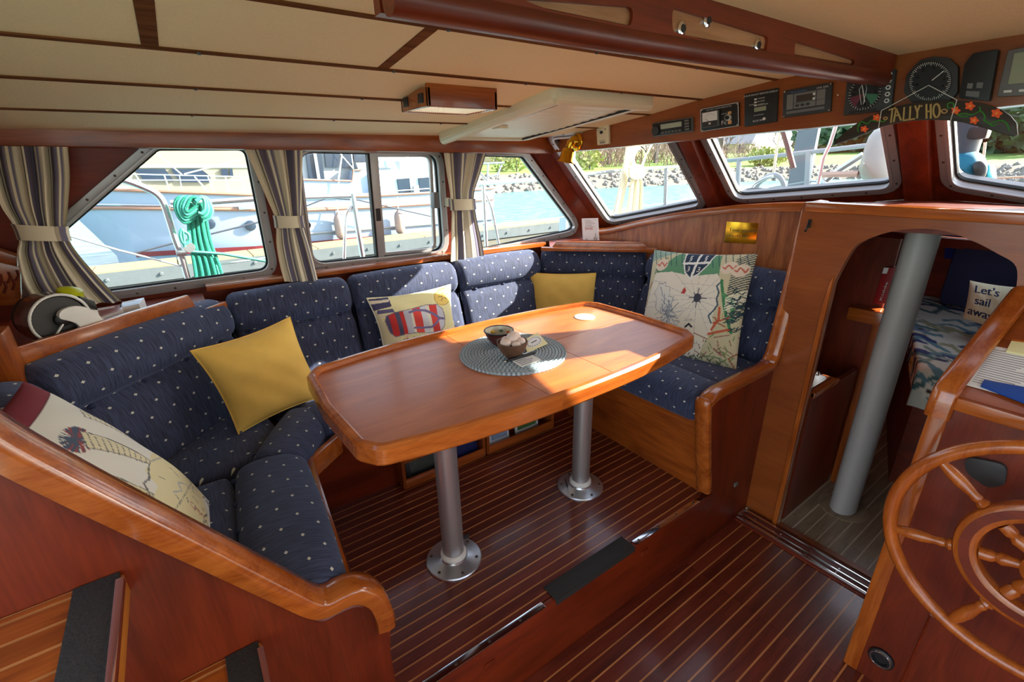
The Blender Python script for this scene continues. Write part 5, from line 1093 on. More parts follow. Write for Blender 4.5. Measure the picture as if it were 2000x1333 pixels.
obj('lamp_lens', MB().lathe([(.001, L_ * .975), (.0445, L_ * .975), (.0445, L_ * .98), (.001, L_ * .98)], s0, dv, n=24), M['cream'], t)
obj('thumb_ring', MB().tube([je + A((.012 * math.cos(a), .012 * math.sin(a) + .018, -.004)) for a in np.linspace(0, 6.283, 18)[:-1]], .002, 6, closed=True), M['brass'], t)
# hanging carved sign
XS_ = XH - .035; z3c = lambda x, y: (1600 + x * .2251, 80 + y * .2251)
up_e = [z3c(*p) for p in ((122, 905), (165, 850), (235, 790), (330, 720), (420, 668), (500, 632), (700, 562), (900, 528), (1100, 515), (1300, 526), (1400, 540), (1500, 565), (1590, 600), (1660, 648), (1712, 712), (1722, 815))]
lo_e = [z3c(*p) for p in ((1690, 832), (1560, 800), (1460, 765), (1350, 735), (1240, 706), (1130, 692), (1000, 686), (900, 688), (800, 694), (700, 708), (600, 730), (520, 754), (420, 795), (330, 832), (230, 870))]
ol = [tuple(onx(p, XS_)[1:]) for p in up_e + lo_e]
M['signwood'] = wood('dark_carved_wood', srgb(58, 44, 30), srgb(26, 20, 14), 'Y', rough=.55, coat=.1, cross=14)
sc_ = onx((1810, 215), XS_); t = thing('hanging_sign', (XS_, sc_[1], sc_[2] - .03), 'dark curved wooden sign carved TALLY HO with painted orange flowers', 'sign')
sfm = lambda u, v, w_: A((XS_ - w_, u, v)); obj('board', MB().plate(ol, [], sfm, -.008, .008), M['signwood'], t, bevel=.003)
def sp(x, y, w_=.0085): p = onx(z3c(x, y), XS_ - w_); return p
def sbox(mb, x0, y0, x1, y1, wd):    # carved stroke between two points of the close-up
    mb.tube([sp(x0, y0), sp((x0 + x1) / 2, (y0 + y1) / 2, .0095), sp(x1, y1)], wd, 5)
mb = MB(); W_ = .0024
T_ = [[(605, 600, 665, 580), (636, 592, 622, 712)], [(645, 705, 668, 588), (668, 588, 712, 690), (655, 652, 700, 640)], [(738, 575, 730, 690), (730, 690, 778, 682)], [(792, 566, 785, 682), (785, 682, 832, 676)], [(832, 562, 852, 615), (872, 556, 852, 615), (852, 615, 850, 672)], [(930, 548, 932, 675), (968, 548, 968, 674), (932, 612, 968, 610)]]
for L_ in T_:
    for s_ in L_: sbox(mb, *s_, W_)
mb.tube([sp(1018 + 28 * math.cos(a), 605 + 58 * math.sin(a)) for a in np.linspace(0, 6.283, 20)[:-1]], W_, 5, closed=True)
mb.tube([sp(885, 560), sp(890, 572)], W_, 5); obj('carved_letters', mb, plain('gold_carved_letters', srgb(186, 158, 96), .6), t)
mb = MB()
for c_, r_ in (((575, 672), 16), ((1085, 610), 24)): mb.tube([sp(c_[0] + r_ * math.cos(a), c_[1] + r_ * .7 * math.sin(a)) for a in np.linspace(0, 6.283, 12)[:-1]], .0018, 5, closed=True)
obj('carved_rosettes', mb, plain('tan_rosette', srgb(190, 150, 100), .6), t)
M['vine'] = plain('green_vine_paint', srgb(54, 140, 50), .6); M['bloom'] = plain('orange_bloom_paint', srgb(250, 92, 30), .6); M['bloomc'] = plain('bloom_centre_paint', srgb(255, 150, 60), .6)
mb = MB()
for V_ in (((335, 740), (365, 700), (420, 720), (450, 690), (520, 700)), ((340, 790), (335, 750), (360, 720)), ((520, 690), (560, 700), (590, 670)), ((1120, 590), (1115, 545), (1160, 540), (1165, 575), (1130, 580)), ((1200, 640), (1260, 630), (1330, 640), (1400, 610), (1440, 660), (1430, 690), (1480, 720)), ((1400, 610), (1390, 570)), ((1480, 720), (1560, 690), (1620, 710), (1650, 780)), ((1440, 690), (1500, 735), (1540, 720)), ((1180, 620), (1230, 655), (1290, 655))): mb.tube([sp(*p) for p in crom([A(v, float) for v in V_], 4)], .0016, 5)
obj('painted_vines', mb, M['vine'], t)
for (x, y, r_) in ((392, 765, 30), (500, 665, 32), (1185, 605, 36), (1308, 565, 40), (1345, 690, 36), (1540, 628, 44)):
    fpl = [(sp(x + r_ * (1 + .22 * math.cos(5 * a)) * math.cos(a), y + r_ * (1 + .22 * math.cos(5 * a)) * .85 * math.sin(a))) for a in np.linspace(0, 6.283, 26)[:-1]]; mb = MB().plate([tuple(p[1:]) for p in fpl], [], sfm, .008, .0098); b_ = obj('painted_flower', mb, M['bloom'], t, smooth=False)
    c_ = sp(x, y); obj('flower_centre', MB().lathe([(.004, 0), (.003, .002)], c_, (-1, 0, 0), n=10), M['bloomc'], b_)
M['string'] = plain('white_string', (.72, .70, .64), .8)
mb = MB(); hk = onx(z3c(950, 385), XH - .022)
mb.tube([hk, sp(540, 605, .012)], .0011, 5); mb.tube([sp(540, 605, .012), sp(515, 755, .012)], .0011, 5); mb.tube([hk, sp(1195, 512, .012)], .0011, 5); mb.tube([sp(1195, 512, .012), sp(1140, 690, .012), sp(1136, 740, .012)], .0011, 5)
obj('hanging_string', mb, M['string'], t)

hk_ = ony((1581, 437), YE - .02); t = thing('coat_hook', hk_ - A((0, 0, .03)), 'small black hook on the curved panel edge beside the archway', 'hook')
obj('hook_plate', MB().obox(hk_, (1, 0, 0), (0, 1, 0), (.1, 0, 1), .006, .006, .016), M['black'], t, bevel=.002); obj('hook_arm', MB().tube(crom([hk_ + A((-.004, 0, .01)), hk_ + A((-.022, -.004, -.006)), hk_ + A((-.028, -.004, -.026)), hk_ + A((-.036, -.004, -.022))], 4), .003, 6), M['black'], t)
# ================================================================== steering console and wheel
XC, YC = 1.54, .245
t = thing('steering_console', (XC + .2, -.2, ZP), 'red mahogany steering console beside the archway', 'console')
obj('face_panel', MB().box(XC, XC + .02, -.62, YC - .01, ZP, .745), M['redZ'], t, smooth=False)
obj('side_panel', MB().plate([(XC, ZP), (1.995, ZP), (1.995, .94), (XC, .765)], [], lambda u, v, w_: A((u, YC - .028 + w_, v)), 0, .024), M['redZ'], t, smooth=False)
obj('corner_post', MB().box(XC - .008, XC + .03, YC - .038, YC + .004, ZP, .775), M['trimZ'], t, bevel=.008)
c0, c1 = A((XC - .004, YC - .004, .775)), A((1.992, YC - .030, .955))
cr_ = crom([A((XC - .010, YC - .008, .70)), A((XC - .004, YC - .008, .755)), A((XC + .030, YC - .010, .795)), A((1.75, YC - .018, .872)), A((1.994, YC - .028, .968))], 6)
rows = []
for i, p in enumerate(cr_):
    a, b = cr_[max(0, i - 1)], cr_[min(len(cr_) - 1, i + 1)]; tg = nrm(b - a); nn = nrm(np.cross(tg, (0, 1, 0))); nn = nn if nn[2] > -.2 and nn[0] < .2 else -nn
    rows.append([p + A((0, d, 0)) + nn * h for d, h in ((-.030, -.020), (-.034, .0), (-.028, .010), (0, .014), (.014, .010), (.020, 0), (.018, -.020))])
obj('cheek_rail', MB().strip(rows, closed_v=True), M['trimX'], t, ang=50)
dz_ = lambda x: .760 + (x - XC) * .385
obj('dash_top', MB().hexa([(XC, -.62, dz_(XC) - .03), (1.995, -.62, dz_(1.995) - .03), (1.995, YC - .036, dz_(1.995) - .03), (XC, YC - .036, dz_(XC) - .03)], [(XC, -.62, dz_(XC)), (1.995, -.62, dz_(1.995)), (1.995, YC - .036, dz_(1.995)), (XC, YC - .036, dz_(XC))]), M['teakY'], t, smooth=False)
obj('dash_lip', MB().beam((XC + .004, -.62, dz_(XC) - .012), (XC + .004, YC - .04, dz_(XC) - .012), (1, 0, 0), (0, 0, 1), .026, .034), M['trimY'], t, bevel=.005)
obj('lower_moulding', MB().tube([(XC - .002, -.6, .10), (XC - .002, .10, .10), (XC - .002, .10, ZP + .03)], .005, 6), M['redY'], t)
for p, ru, rv, nm_ in (((1722, 1285), .034, .034, 'round_socket'),):
    c = onx(p, XC); s_ = obj(nm_, MB().lathe([(.034, 0), (.034, .010), (.028, .014), (.020, .014), (.018, .006)], c, (-1, 0, 0), n=28), M['black'], t); obj('socket_ring', MB().tube([c + A((-.013, .027 * math.cos(a), .027 * math.sin(a))) for a in np.linspace(0, 6.283, 28)[:-1]], .002, 6, closed=True), M['chrome'], s_)
oc = roundpoly([tuple(onx(p, XC)[1:]) for p in ((1885, 888), (1970, 905), (1965, 945), (1930, 950), (1890, 920))], .02, 4)
obj('oval_cover', MB().plate(oc, [], lambda u, v, w_: A((XC - w_, u, v)), 0, .014), M['darkgrey'], t, bevel=.004)
hg = onx((1705, 1030), XC); 
# papers on the dash
def ondash(p): return onplane(p, (XC, 0, dz_(XC) + .001), nrm((-.385, 0, 1)))
pq_ = [ondash(p) for p in ((1930, 675), (2060, 700), (2040, 795), (1878, 751))]; q = quad4(*pq_)
t = thing('paper_sheet', pq_[3], 'printed white sheet lying on the sloping dash', 'paper'); obj('sheet', qbox(MB(), q, 0, 1, 0, 1, .001, .0018), M['paper'], t, smooth=False); mb = MB()
for k in range(17): qbox(mb, q, .10, .55 + .40 * ((k * 13) % 7) / 7, .905 - .05 * k, .922 - .05 * k, .0018, .002)
obj('printed_lines', mb, M['greyink'], t, smooth=False)
fq = [ondash(p) for p in ((1921, 746), (2060, 772), (2060, 815), (1914, 758))]; q = quad4(*fq); t = thing('blue_folder', fq[3], 'dark blue folder across the corner of the printed sheet', 'folder')
obj('cover', qbox(MB(), q, 0, 1, 0, 1, .003, .008), M['blue'], t, bevel=.001); obj('pages', qbox(MB(), q, .01, 1, .7, 1.04, .0025, .006), M['paper'], t, smooth=False)
lq = [ondash(p) for p in ((1975, 668), (2060, 678), (2060, 715), (1962, 694))]; q = quad4(*lq); t = thing('note_pad', lq[3], 'cream note pad at the back of the dash', 'notepad'); obj('pages', qbox(MB(), q, 0, 1, .15, 1, .0022, .008), M['palecard'], t, bevel=.001); obj('binding', qbox(MB(), q, 0, 1, .9, 1.04, .0022, .010), M['trimY'], t, smooth=False)
# steering wheel
WC = A((1.40, -.052, .485)); WR = .287
t = thing('helm', (WC[0], WC[1], WC[2] - WR), 'turned wooden ship wheel with seven spokes in front of the console', 'helm')
def wpt(r, a, dx=0): return WC + A((dx, r * math.cos(a), r * math.sin(a)))
obj('rim', MB().tube([wpt(WR, a) for a in np.linspace(0, 2 * math.pi, 73)[:-1]], .0165, 12, closed=True), M['trimZ'], t)
ring = []
for a in np.linspace(0, 2 * math.pi, 65)[:-1]: ring.append([wpt(r, a, d) for r, d in ((.158, -.014), (.162, 0), (.158, .016), (.116, .016), (.112, 0), (.116, -.014), (.124, -.018), (.150, -.018))])
obj('nave_ring', MB().strip(ring, closed_u=True, closed_v=True), M['trimZ'], t, ang=45)
ring = []
for a in np.linspace(0, 2 * math.pi, 65)[:-1]: ring.append([wpt(r, a, d) for r, d in ((.128, -.0178), (.128, -.0195), (.147, -.0195), (.147, -.0178))])
obj('nave_inlay', MB().strip(ring, closed_u=True, closed_v=True), M['redY'], t, ang=45)
SP = [(.008, .0), (.012, .01), (.0105, .03), (.0135, .05), (.009, .062), (.009, .066), (.014, .075), (.0155, .09)]
for k in range(7):
    a = math.radians(35.5) + k * 2 * math.pi / 7; d = A((0, math.cos(a), math.sin(a)))
    obj('spoke', MB().lathe([(.010, .03), (.012, .055), (.016, .075), (.011, .085), (.015, .092), (.015, .112)], WC, d, n=14), M['trimZ'], t)
    obj('spoke', MB().lathe([(.013, .160), (.016, .166), (.010, .174), (.0125, .18), (.0105, .19), (.0155, .222), (.0145, .252), (.010, WR - .012)], WC, d, n=14), M['trimZ'], t)
obj('hub', MB().lathe([(.020, .03), (.045, .03), (.048, .01), (.045, -.02), (.030, -.028), (.010, -.030)], WC, (1, 0, 0), n=28), M['trimZ'], t); obj('hub_cap', MB().lathe([(.022, .026), (.022, .034), (.010, .038)], WC, (-1, 0, 0), n=24), M['brass'], t)
obj('shaft', MB().lathe([(.016, .02), (.016, XC - WC[0])], WC, (1, 0, 0), n=16), M['chrome'], t)
# ================================================================== companion steps at lower left
M['goldedge'] = wood('golden_step_edge', srgb(206, 132, 44), srgb(178, 104, 30), 'Y', rough=.4)
def tread(zt, xn, lab, stripes_, y1=.852):
    t = thing('companion_step', (xn - .14, .5, zt - .03), lab, 'step', 'companion steps')
    b = obj('tread', MB().box(xn - .30, xn, .10, y1, zt - .044, zt - .004), M['goldedge'], t, bevel=.003)
    e = list(np.arange(.10, y1, .046)) + [y1]
    for a, c in zip(e[:-1], e[1:]):
        obj('plank', MB().box(xn - .30, xn - .062, a + .003, c - .003, zt - .006, zt), M['teakX'], t, smooth=False)
        obj('inlay_strip', MB().box(xn - .30, xn - .062, c - .003, c + .003 if c < y1 - .01 else c, zt - .006, zt - .0005), M['holly'], t, smooth=False)
    obj('grip_pad', MB().box(xn - .062, xn - .004, .10, y1, zt - .006, zt + .0025), M['blackgrip'], t, bevel=.001); obj('nosing', MB().beam((xn - .002, .10, zt - .001), (xn - .002, y1 - .02, zt - .001), (1, 0, 0), (0, 0, 1), .011, .012), M['chrome'], t, bevel=.001)
    return t
tread(.732, -.196, 'upper companion step with black grip strip and steel nosing', 0); tread(.448, -.046, 'lower companion step with black grip strip beside the sloping panel', 0); tread(.165, .105, 'bottom companion step with black grip strip above the passage floor', 0)
# ================================================================== platform edge: steel strips and black grip
def estrip(x0, x1, lab):
    t = thing('edge_strip', ((x0 + x1) / 2, .856, 0), lab, 'strip', 'steel strips on the platform edge'); obj('strip', MB().box(x0, x1, .843, .867, 0, .003), M['chrome'], t, bevel=.001)
    for x in np.arange(x0 + .025, x1, .115): obj('screw', MB().lathe([(.005, .003), (.004, .0045)], (x, .855, 0), n=10), M['screw'], t)
estrip(.24, onz((1068, 1190), 0)[0], 'steel edge strip left of the black grip pad'); estrip(onz((1238, 1062), 0)[0], 1.58, 'steel edge strip right of the black grip pad')
gx0, gx1 = onz((1068, 1168), 0)[0] + .015, onz((1222, 1062), 0)[0] + .01
t = thing('grip_pad', ((gx0 + gx1) / 2, .86, 0), 'black rubber grip pad on the dinette step edge', 'mat'); obj('pad', MB().box(gx0, gx1, .842, .905, 0, .006), M['blackgrip'], t, bevel=.002); obj('front_flap', MB().box(gx0, gx1, .836, .8418, -.014, .006), M['blackgrip'], t, bevel=.001)
for i, (p, l) in enumerate((((955, 1298), 'left'), ((1258, 1078), 'right'))):
    c = ony(p, .842); single('riser_catch', MB().box(c[0] - .018, c[0] + .018, .836, .842, c[2] - .012, c[2] + .012), M['redX'], 'small wooden catch on the riser near the %s steel strip' % l, 'catch', 'catches on the riser', bevel=.004)
# ================================================================== forward cabin beyond the archway
MR = M['redZ']
def zroof(x, y): return 1.105 - .06 * (x - 2.03) - .05 * ((y - .4) / .9) ** 2
def cabwall(x0, x1, y0, y1, m, lab): struct(obj('wall_cabin', MB().hexa([(x0, y0, ZP), (x1, y0, ZP), (x1, y1, ZP), (x0, y1, ZP)], [(x0, y0, zroof(x0, y0)), (x1, y0, zroof(x1, y0)), (x1, y1, zroof(x1, y1)), (x0, y1, zroof(x0, y1))]), m, smooth=False), lab, 'wall')
cabwall(2.29, 4.30, 1.28, 1.30, M['redX'], 'dark port side of the forward cabin')
cabwall(4.28, 4.30, -.5, 1.3, M['redY'], 'dark end of the forward cabin')
cabwall(2.03, 4.30, -.52, -.50, M['redX'], 'dark starboard side of the forward cabin')
mb = MB().plate([(2.03, -.52), (4.30, -.52), (4.30, .4), (4.30, 1.30), (3.2, 1.30), (2.29, 1.30), (2.29, .84), (2.03, .84), (2.03, .4)], [[(3.15, .28), (3.6, .28), (3.6, .70), (3.15, .70)]], lambda u, v, w_: A((u, v, zroof(u, v) + w_)), 0, .02)
struct(obj('ceiling', mb, M['redX'], smooth=False), 'low dark deckhead of the forward cabin', 'ceiling')
# partition with the red box
PX = 2.62
struct(obj('wall_partition', MB().box(PX, PX + .02,   .70, 1.28, ZP, 1.0), M['redZ'], smooth=False), 'partition left of the mast in the forward cabin', 'wall')
struct(obj('trim_9', MB().box(2.55, PX, .655, .70, ZP, .62), M['teakZ'], bevel=.004), 'low wooden post left of the mast', 'post')
struct(obj('trim_9', MB().box(2.52, PX, .66, .80, .62, .68), M['trimY'], bevel=.004), 'wooden ledge under the red box', 'ledge')
rq = quad4(*[onx(p, PX - .002) for p in ((1734, 520), (1766, 520), (1738, 590), (1712, 590))]); t = thing('fire_blanket', rq(.5, 0, 0), 'red fire blanket box on the partition left of the mast', 'safety box')
obj('case', qbox(MB(), rq, 0, 1, 0, 1, 0, .05), plain('red_plastic', srgb(150, 20, 22), .4), t, bevel=.004); mb = MB(); mb.text('Kidde', lambda u, v, w_=0: rq(.7 - v, u, .051 + w_), .10, .10, .16, .0006); obj('lettering', mb, M['label'], t, smooth=False); obj('white_tab', qbox(MB(), rq, .04, .34, .84, 1.0, .05, .054), M['white'], t, smooth=False)
# sink unit with tap
sk = onx((1640, 720), 2.16)
t = thing('wash_basin', (2.2, .86, .40), 'small steel wash basin with a tap inside the archway', 'sink')
sx0, sx1, sy0, sy1, szt = 2.06, 2.30, .700, .835, .405
obj('counter', MB().plate([(sx0, sy0), (sx1, sy0), (sx1, .845), (sx0, .845)], [roundpoly([(sx0 + .02, sy0 + .03), (sx1 - .02, sy0 + .03), (sx1 - .02, sy1), (sx0 + .02, sy1)], .02)], fmz, szt - .02, szt), M['teakX'], t, smooth=False)
obj('basin', MB().strip([[(sx0 + .02 + d, sy0 + .03 + d, z), (sx1 - .02 - d, sy0 + .03 + d, z), (sx1 - .02 - d, sy1 - d, z), (sx0 + .02 + d, sy1 - d, z)] for d, z in ((-.006, szt + .002), (.0, szt + .002), (.012, szt - .10), (.05, szt - .115))], closed_v=True), M['chrome'], t, ang=30)
tb = A((sx1 - .03, sy0 + .11, szt)); obj('tap', MB().tube([tb, tb + A((0, 0, .07)), tb + A((-.01, .004, .085)), tb + A((-.05, .02, .09)), tb + A((-.07, .03, .08))], .007, 10), M['chrome'], t); obj('tap_knob', MB().lathe([(.012, 0), (.013, .012), (.008, .02)], tb + A((0, -.03, 0)), n=16), M['chrome'], t)
obj('cabinet_front', MB().box(2.06, 2.54, .706, .726, ZP, szt - .021), M['redZ'], t, smooth=False); obj('front_edge', MB().box(sx0, sx1, sy0 - .004, sy0 + .012, szt - .022, szt + .003), M['trimX'], t, bevel=.002)
# mast
mt = onz((1645, 1000), ZP); mcx, mcy = mt[0] + .035, mt[1] + .01
t = thing('mast', (mcx, mcy, ZP), 'tall grey oval mast standing just beyond the archway', 'mast'); me_ = []
for z in (ZP + .004, .4, 1.10): me_.append([(mcx + .075 * math.cos(a), mcy + .054 * math.sin(a), z) for a in np.linspace(0, 6.283, 41)[:-1]])
obj('tube', MB().strip(me_, closed_v=True), M['mast'], t, ang=60); obj('foot_collar', MB().lathe([(.105, 0), (.105, .004), (.080, .006)], (mcx, mcy, ZP), n=36), M['plankgrey'], t)
obj('sail_track', MB().box(mcx + .066, mcx + .085, mcy - .010, mcy + .010, ZP + .01, 1.095), M['mast'], t, bevel=.002)
# berth, quilt, cushion, pillow
t = thing('berth', (3.5, .2, ZP), 'dark berth base under the floral quilt in the forward cabin', 'bed'); bz = .36
yq = lambda x: .50 + (x - 2.75) * .33
obj('berth_box', MB().hexa([(2.80, -.49, ZP), (4.27, -.49, ZP), (4.27, yq(4.27), ZP), (2.80, yq(2.80), ZP)], [(2.80, -.49, .30), (4.27, -.49, .30), (4.27, yq(4.27), .30), (2.80, yq(2.80), .30)]), M['redY'], t, smooth=False)
obj('mattress', MB().hexa([(2.78, -.49, .302), (4.27, -.49, .302), (4.27, yq(4.27), .302), (2.78, yq(2.78), .302)], [(2.78, -.49, .375), (4.27, -.49, .375), (4.27, yq(4.27), .375), (2.78, yq(2.78), .375)]), M['button'], t, bevel=.02)
cv = Canvas(260, (206, 206, 190))
for k in range(150):
    u, v = R0.rand(2); cv.line(wob(u, v, u + .10 * (1 + R0.rand()), v + .03 * R0.randn(), 5, .3, k), .016 + .012 * R0.rand(), [(40, 50, 104), (120, 140, 128), (70, 104, 104), (30, 36, 80), (150, 148, 110), (90, 130, 140)][k % 6])
for k in range(26):
    u, v = R0.rand(2)
    for a in range(6): cv.ell(u + .022 * math.cos(a * 1.047), v + .022 * math.sin(a * 1.047), .014, .012, [(206, 186, 90), (220, 216, 200), (110, 130, 150)][k % 3])
    cv.ell(u, v, .009, .009, (60, 40, 30))
rows, cols, n = [], [], 120
U = np.linspace(0, 1, n)
for u in U:
    row = []
    for v in U:
        if v < .16: x, z = 2.755 - .012 * math.sin(20 * u) * (1 - v / .16), .19 + .20 * v / .16
        else: x = 2.755 + 1.49 * (v - .16) / .84; z = .39 + .010 * math.sin(9 * u + 4 * v) * math.sin(11 * v) + .012 * min(1, (v - .16) / .03)
        y = -.48 + (yq(x) + .02 + .48) * min(1, u / .90); 
        if u > .90: z -= (u - .90) / .10 * .12 * (1 if v >= .16 else .0)
        row.append((x, y + (.012 if u > .9 else 0), z)); cols.append(tuple(cv.at(A([u]), A([v]))[0]))
    rows.append(row)
mb = MB().strip(rows); mb.col = cols; single('quilt', mb, M['print'], 'blue green floral quilt on the forward berth', 'quilt', ang=180, fixn=False)
single('berth_bolster', MB().obox((4.10, .30, .62), (0, 1, 0), (1, 0, .25), (0, 0, 1), .50, .06, .20), M['button'], 'dark navy backrest behind the floral quilt', 'cushion', bevel=.05)
cv = Canvas(260, (222, 214, 176))
for k in range(40): cv.line([(k / 40, 0), (k / 40, 1)], .006, (206, 198, 160))
for s_, x, y, z_ in (("Let's", .14, .70, .20), ('sail', .18, .42, .20), ('away', .08, .14, .20)):
    for d_ in (-.008, 0, .008): cv.text(s_, x + d_, y, z_, (24, 44, 80))
px4 = ((1894, 548), (1996, 562), (1968, 656), (1880, 622)); pl0 = A((3.42, .10, .5)); pillow('throw_pillow', "cream pillow lettered Let's sail away on the forward berth", 'pillow', leanquad(px4, pl0, nrm((-1, -.1, .35))), .12, M['print'], n=170, canvas=cv, seed=8, back=(214, 206, 168))
bq = [onx(p, 4.2) for p in ((1850, 455), (1990, 460), (1960, 505), (1845, 505))]; q = quad4(*bq); single('blue_locker_cover', qbox(MB(), q, 0, 1, 0, 1, 0, .02), plain('royal_blue_cloth', srgb(20, 50, 150), .7), 'royal blue cloth panel at the end of the forward cabin', 'cover', bevel=.004)
struct(obj('trim_9', MB().box(4.05, 4.28, -.5, 1.2, .78, .84), M['redY'], bevel=.004), 'dark shelf edge at the end of the forward cabin', 'shelf')
# deck over the forward cabin with an open hatch rim
# ================================================================== outside: water, dock, neighbouring boat, shore, deck gear
def water():
    m, n, b = newmat('harbour_water'); L = n.links.new; tc = nd(n, 'ShaderNodeTexCoord'); no = nd(n, 'ShaderNodeTexNoise'); mp = nd(n, 'ShaderNodeMapping'); mp.inputs['Scale'].default_value = (1.2, 2.6, 1); L(tc.outputs['Object'], mp.inputs[0]); L(mp.outputs[0], no.inputs['Vector']); no.inputs['Scale'].default_value = 1.1; no.inputs['Detail'].default_value = 4
    rp = nd(n, 'ShaderNodeValToRGB'); rp.color_ramp.elements[0].position = .38; rp.color_ramp.elements[1].position = .62; rp.color_ramp.elements[0].color = (*srgb(62, 108, 112), 1); rp.color_ramp.elements[1].color = (*srgb(104, 146, 140), 1); L(no.outputs['Fac'], rp.inputs[0]); L(rp.outputs[0], b.inputs['Base Color']); b.inputs['Roughness'].default_value = .28
    bp = nd(n, 'ShaderNodeBump'); bp.inputs['Strength'].default_value = .6; bp.inputs['Distance'].default_value = .12; L(no.outputs['Fac'], bp.inputs['Height']); L(bp.outputs[0], b.inputs['Normal']); return m
ZW = -.85
wmb = MB().strip([[(x, y, ZW) for y in (-60, 0, 40, 90)] for x in (-60, 0, 40, 110)])
tag(obj('water', wmb, water(), smooth=False), 'rippled blue green harbour water', 'water', kind='stuff')
M['dockwood'] = plain('weathered_dock_top', srgb(150, 134, 98), .8, noise=.15, nscale=6); M['dockside'] = plain('grey_dock_waler', srgb(92, 98, 100), .8, noise=.2, nscale=5); M['hull'] = plain('pale_blue_hull_paint', srgb(146, 166, 188), .3, noise=.04, nscale=2); M['hullwhite'] = plain('white_boat_paint', srgb(146, 152, 156), .3); M['creamhouse'] = plain('cream_boat_paint', srgb(148, 142, 118), .35); M['darkglass'] = plain('dark_boat_window', srgb(44, 58, 74), .08); M['rubrail'] = plain('brown_rub_rail', srgb(160, 120, 100), .5); M['steel'] = plain('bright_steel_tube', (.72, .74, .76), .22, metal=.8); M['wire'] = plain('white_lifeline', (.70, .71, .70), .5)
t = thing('dock', (4, 11.4, ZW), 'floating dock with a yellowish top and grey bolted side', 'dock')
for k in range(14): x = -4 + 1.3 * k; obj('deck_board', MB().box(x + .01, x + 1.29, 11.0, 11.9, -.40, -.35), M['dockwood'], t, smooth=False)
obj('waler', MB().box(-4, 14.2, 10.95, 11.0, -.62, -.37), M['dockside'], t, smooth=False); obj('float', MB().box(-4, 14.2, 11.02, 11.88, ZW - .2, -.41), plain('dark_float', srgb(84, 86, 80), .8), t, smooth=False); obj('lower_waler', MB().box(-4, 14.2, 10.93, 10.99, -.86, -.66), plain('lower_waler_grey', srgb(100, 96, 84), .8, noise=.2, nscale=6), t, smooth=False)
for k in range(22): obj('bolt', MB().lathe([(.035, 0), (.025, .03)], (-3.6 + .8 * k, 10.95, -.49), (0, -1, 0), n=8), M['dockside'], t)
def pxy(p, y): return ony(p, y)
# neighbouring motor sailer
cols_ = [((95, 374), (228, 500), 14.2), ((170, 370), (245, 499), 13.5), ((226, 371), (265, 498), 13.0), ((360, 376), (365, 492), 12.5), ((498, 381), (498, 485), 12.3), ((592, 386), (600, 476), 12.25), ((720, 383), (720, 465), 12.25), ((850, 376), (850, 454), 12.3), ((962, 368), (962, 444), 12.5)]
t = thing('motor_boat', (3.5, 14, ZW), 'long pale blue motor boat with a white house moored across the dock', 'boat'); YCL = 14.6
near, far = [], []
for a, b, y in cols_:
    T_, B_ = pxy(a, y), pxy(b, y); col_ = [T_ + (B_ - T_) * s for s in (0, .25, .5, .75, 1)] + [A((B_[0], B_[1] + .2, ZW - .3))]; near.append(col_); far.append([A((p[0], 2 * YCL - p[1], p[2])) for p in col_])
obj('hull', MB().strip(near).strip(far).strip([[n_[0] for n_ in near], [f_[0] for f_ in far]]).strip([near[-1], far[-1]]).strip([near[0], far[0]]), M['hull'], t, ang=30)
def along(s, dy=-.03, i0=0): return [n_[0] * (1 - s) + n_[-2] * s + A((0, dy, 0)) for n_ in near[i0:]]
obj('cap_rail', MB().tube(along(0), .035, 6), M['rubrail'], t); obj('rub_rail', MB().tube(along(.27), .04, 6), M['rubrail'], t); obj('rub_rail', MB().tube(along(.22), .02, 6), M['steel'], t); obj('lower_rail', MB().tube(along(.78, i0=5), .03, 6), M['hullwhite'], t)
obj('boot_stripe', MB().strip([[n_[0] * .04 + n_[-2] * .96 + A((0, -.015, 0)), n_[-2] + A((0, -.015, -.05))] for n_ in near[2:]]), plain('dark_red_boot', srgb(120, 40, 44), .5), t, smooth=False)
for p in ((409, 437), (489, 441), (599, 440), (663, 438)): c = pxy(p, 12.28 if p[0] > 450 else 12.4); obj('porthole', MB().lathe([(.115, 0), (.115, .04), (.09, .05)], c + A((0, .02, 0)), (0, -1, 0), n=18), M['darkglass'], t)
for p in ((483, 404), (668, 414)): c = pxy(p, 12.26); obj('hawse_plate', MB().obox(c, (1, 0, 0), (0, 1, 0), (0, 0, 1), .18, .03, .06), M['steel'], t, bevel=.02)
def prism(nm_, px, y0, y1, mat, parent, bev=0): return obj(nm_, MB().plate([tuple(pxy(p, y0)[[0, 2]]) for p in px], [], lambda u, v, w_: A((u, y0 + w_, v)), 0, y1 - y0), mat, parent, smooth=False, bevel=bev)
prism('fore_house', ((250, 372), (265, 325), (300, 292), (290, 250), (520, 250), (520, 382)), 13.2, 16, M['creamhouse'], t); prism('house_band', ((268, 328), (272, 323), (520, 322), (520, 328)), 13.17, 13.2, plain('pale_green_band', srgb(170, 196, 180), .5), t)
for q_ in (((262, 330), (322, 330), (340, 354), (280, 352)), ((334, 330), (392, 330), (410, 344), (412, 356), (352, 356)), ((432, 330), (444, 330), (446, 344), (434, 344)), ((448, 330), (454, 330), (456, 345), (449, 345))): prism('house_window', q_, 13.14, 13.2, M['darkglass'], t)
prism('wheelhouse', ((585, 384), (585, 270), (860, 270), (860, 330), (690, 334), (687, 354), (640, 356), (640, 384)), 12.9, 16, M['hullwhite'], t)
prism('raised_bulwark', ((588, 352), (687, 355), (690, 333), (860, 329), (860, 388), (588, 388)), 12.6, 12.9, M['hull'], t); obj('bulwark_cap', MB().tube([pxy(p, 12.58) for p in ((588, 351), (687, 354), (690, 333), (705, 332))], .03, 6), M['rubrail'], t)
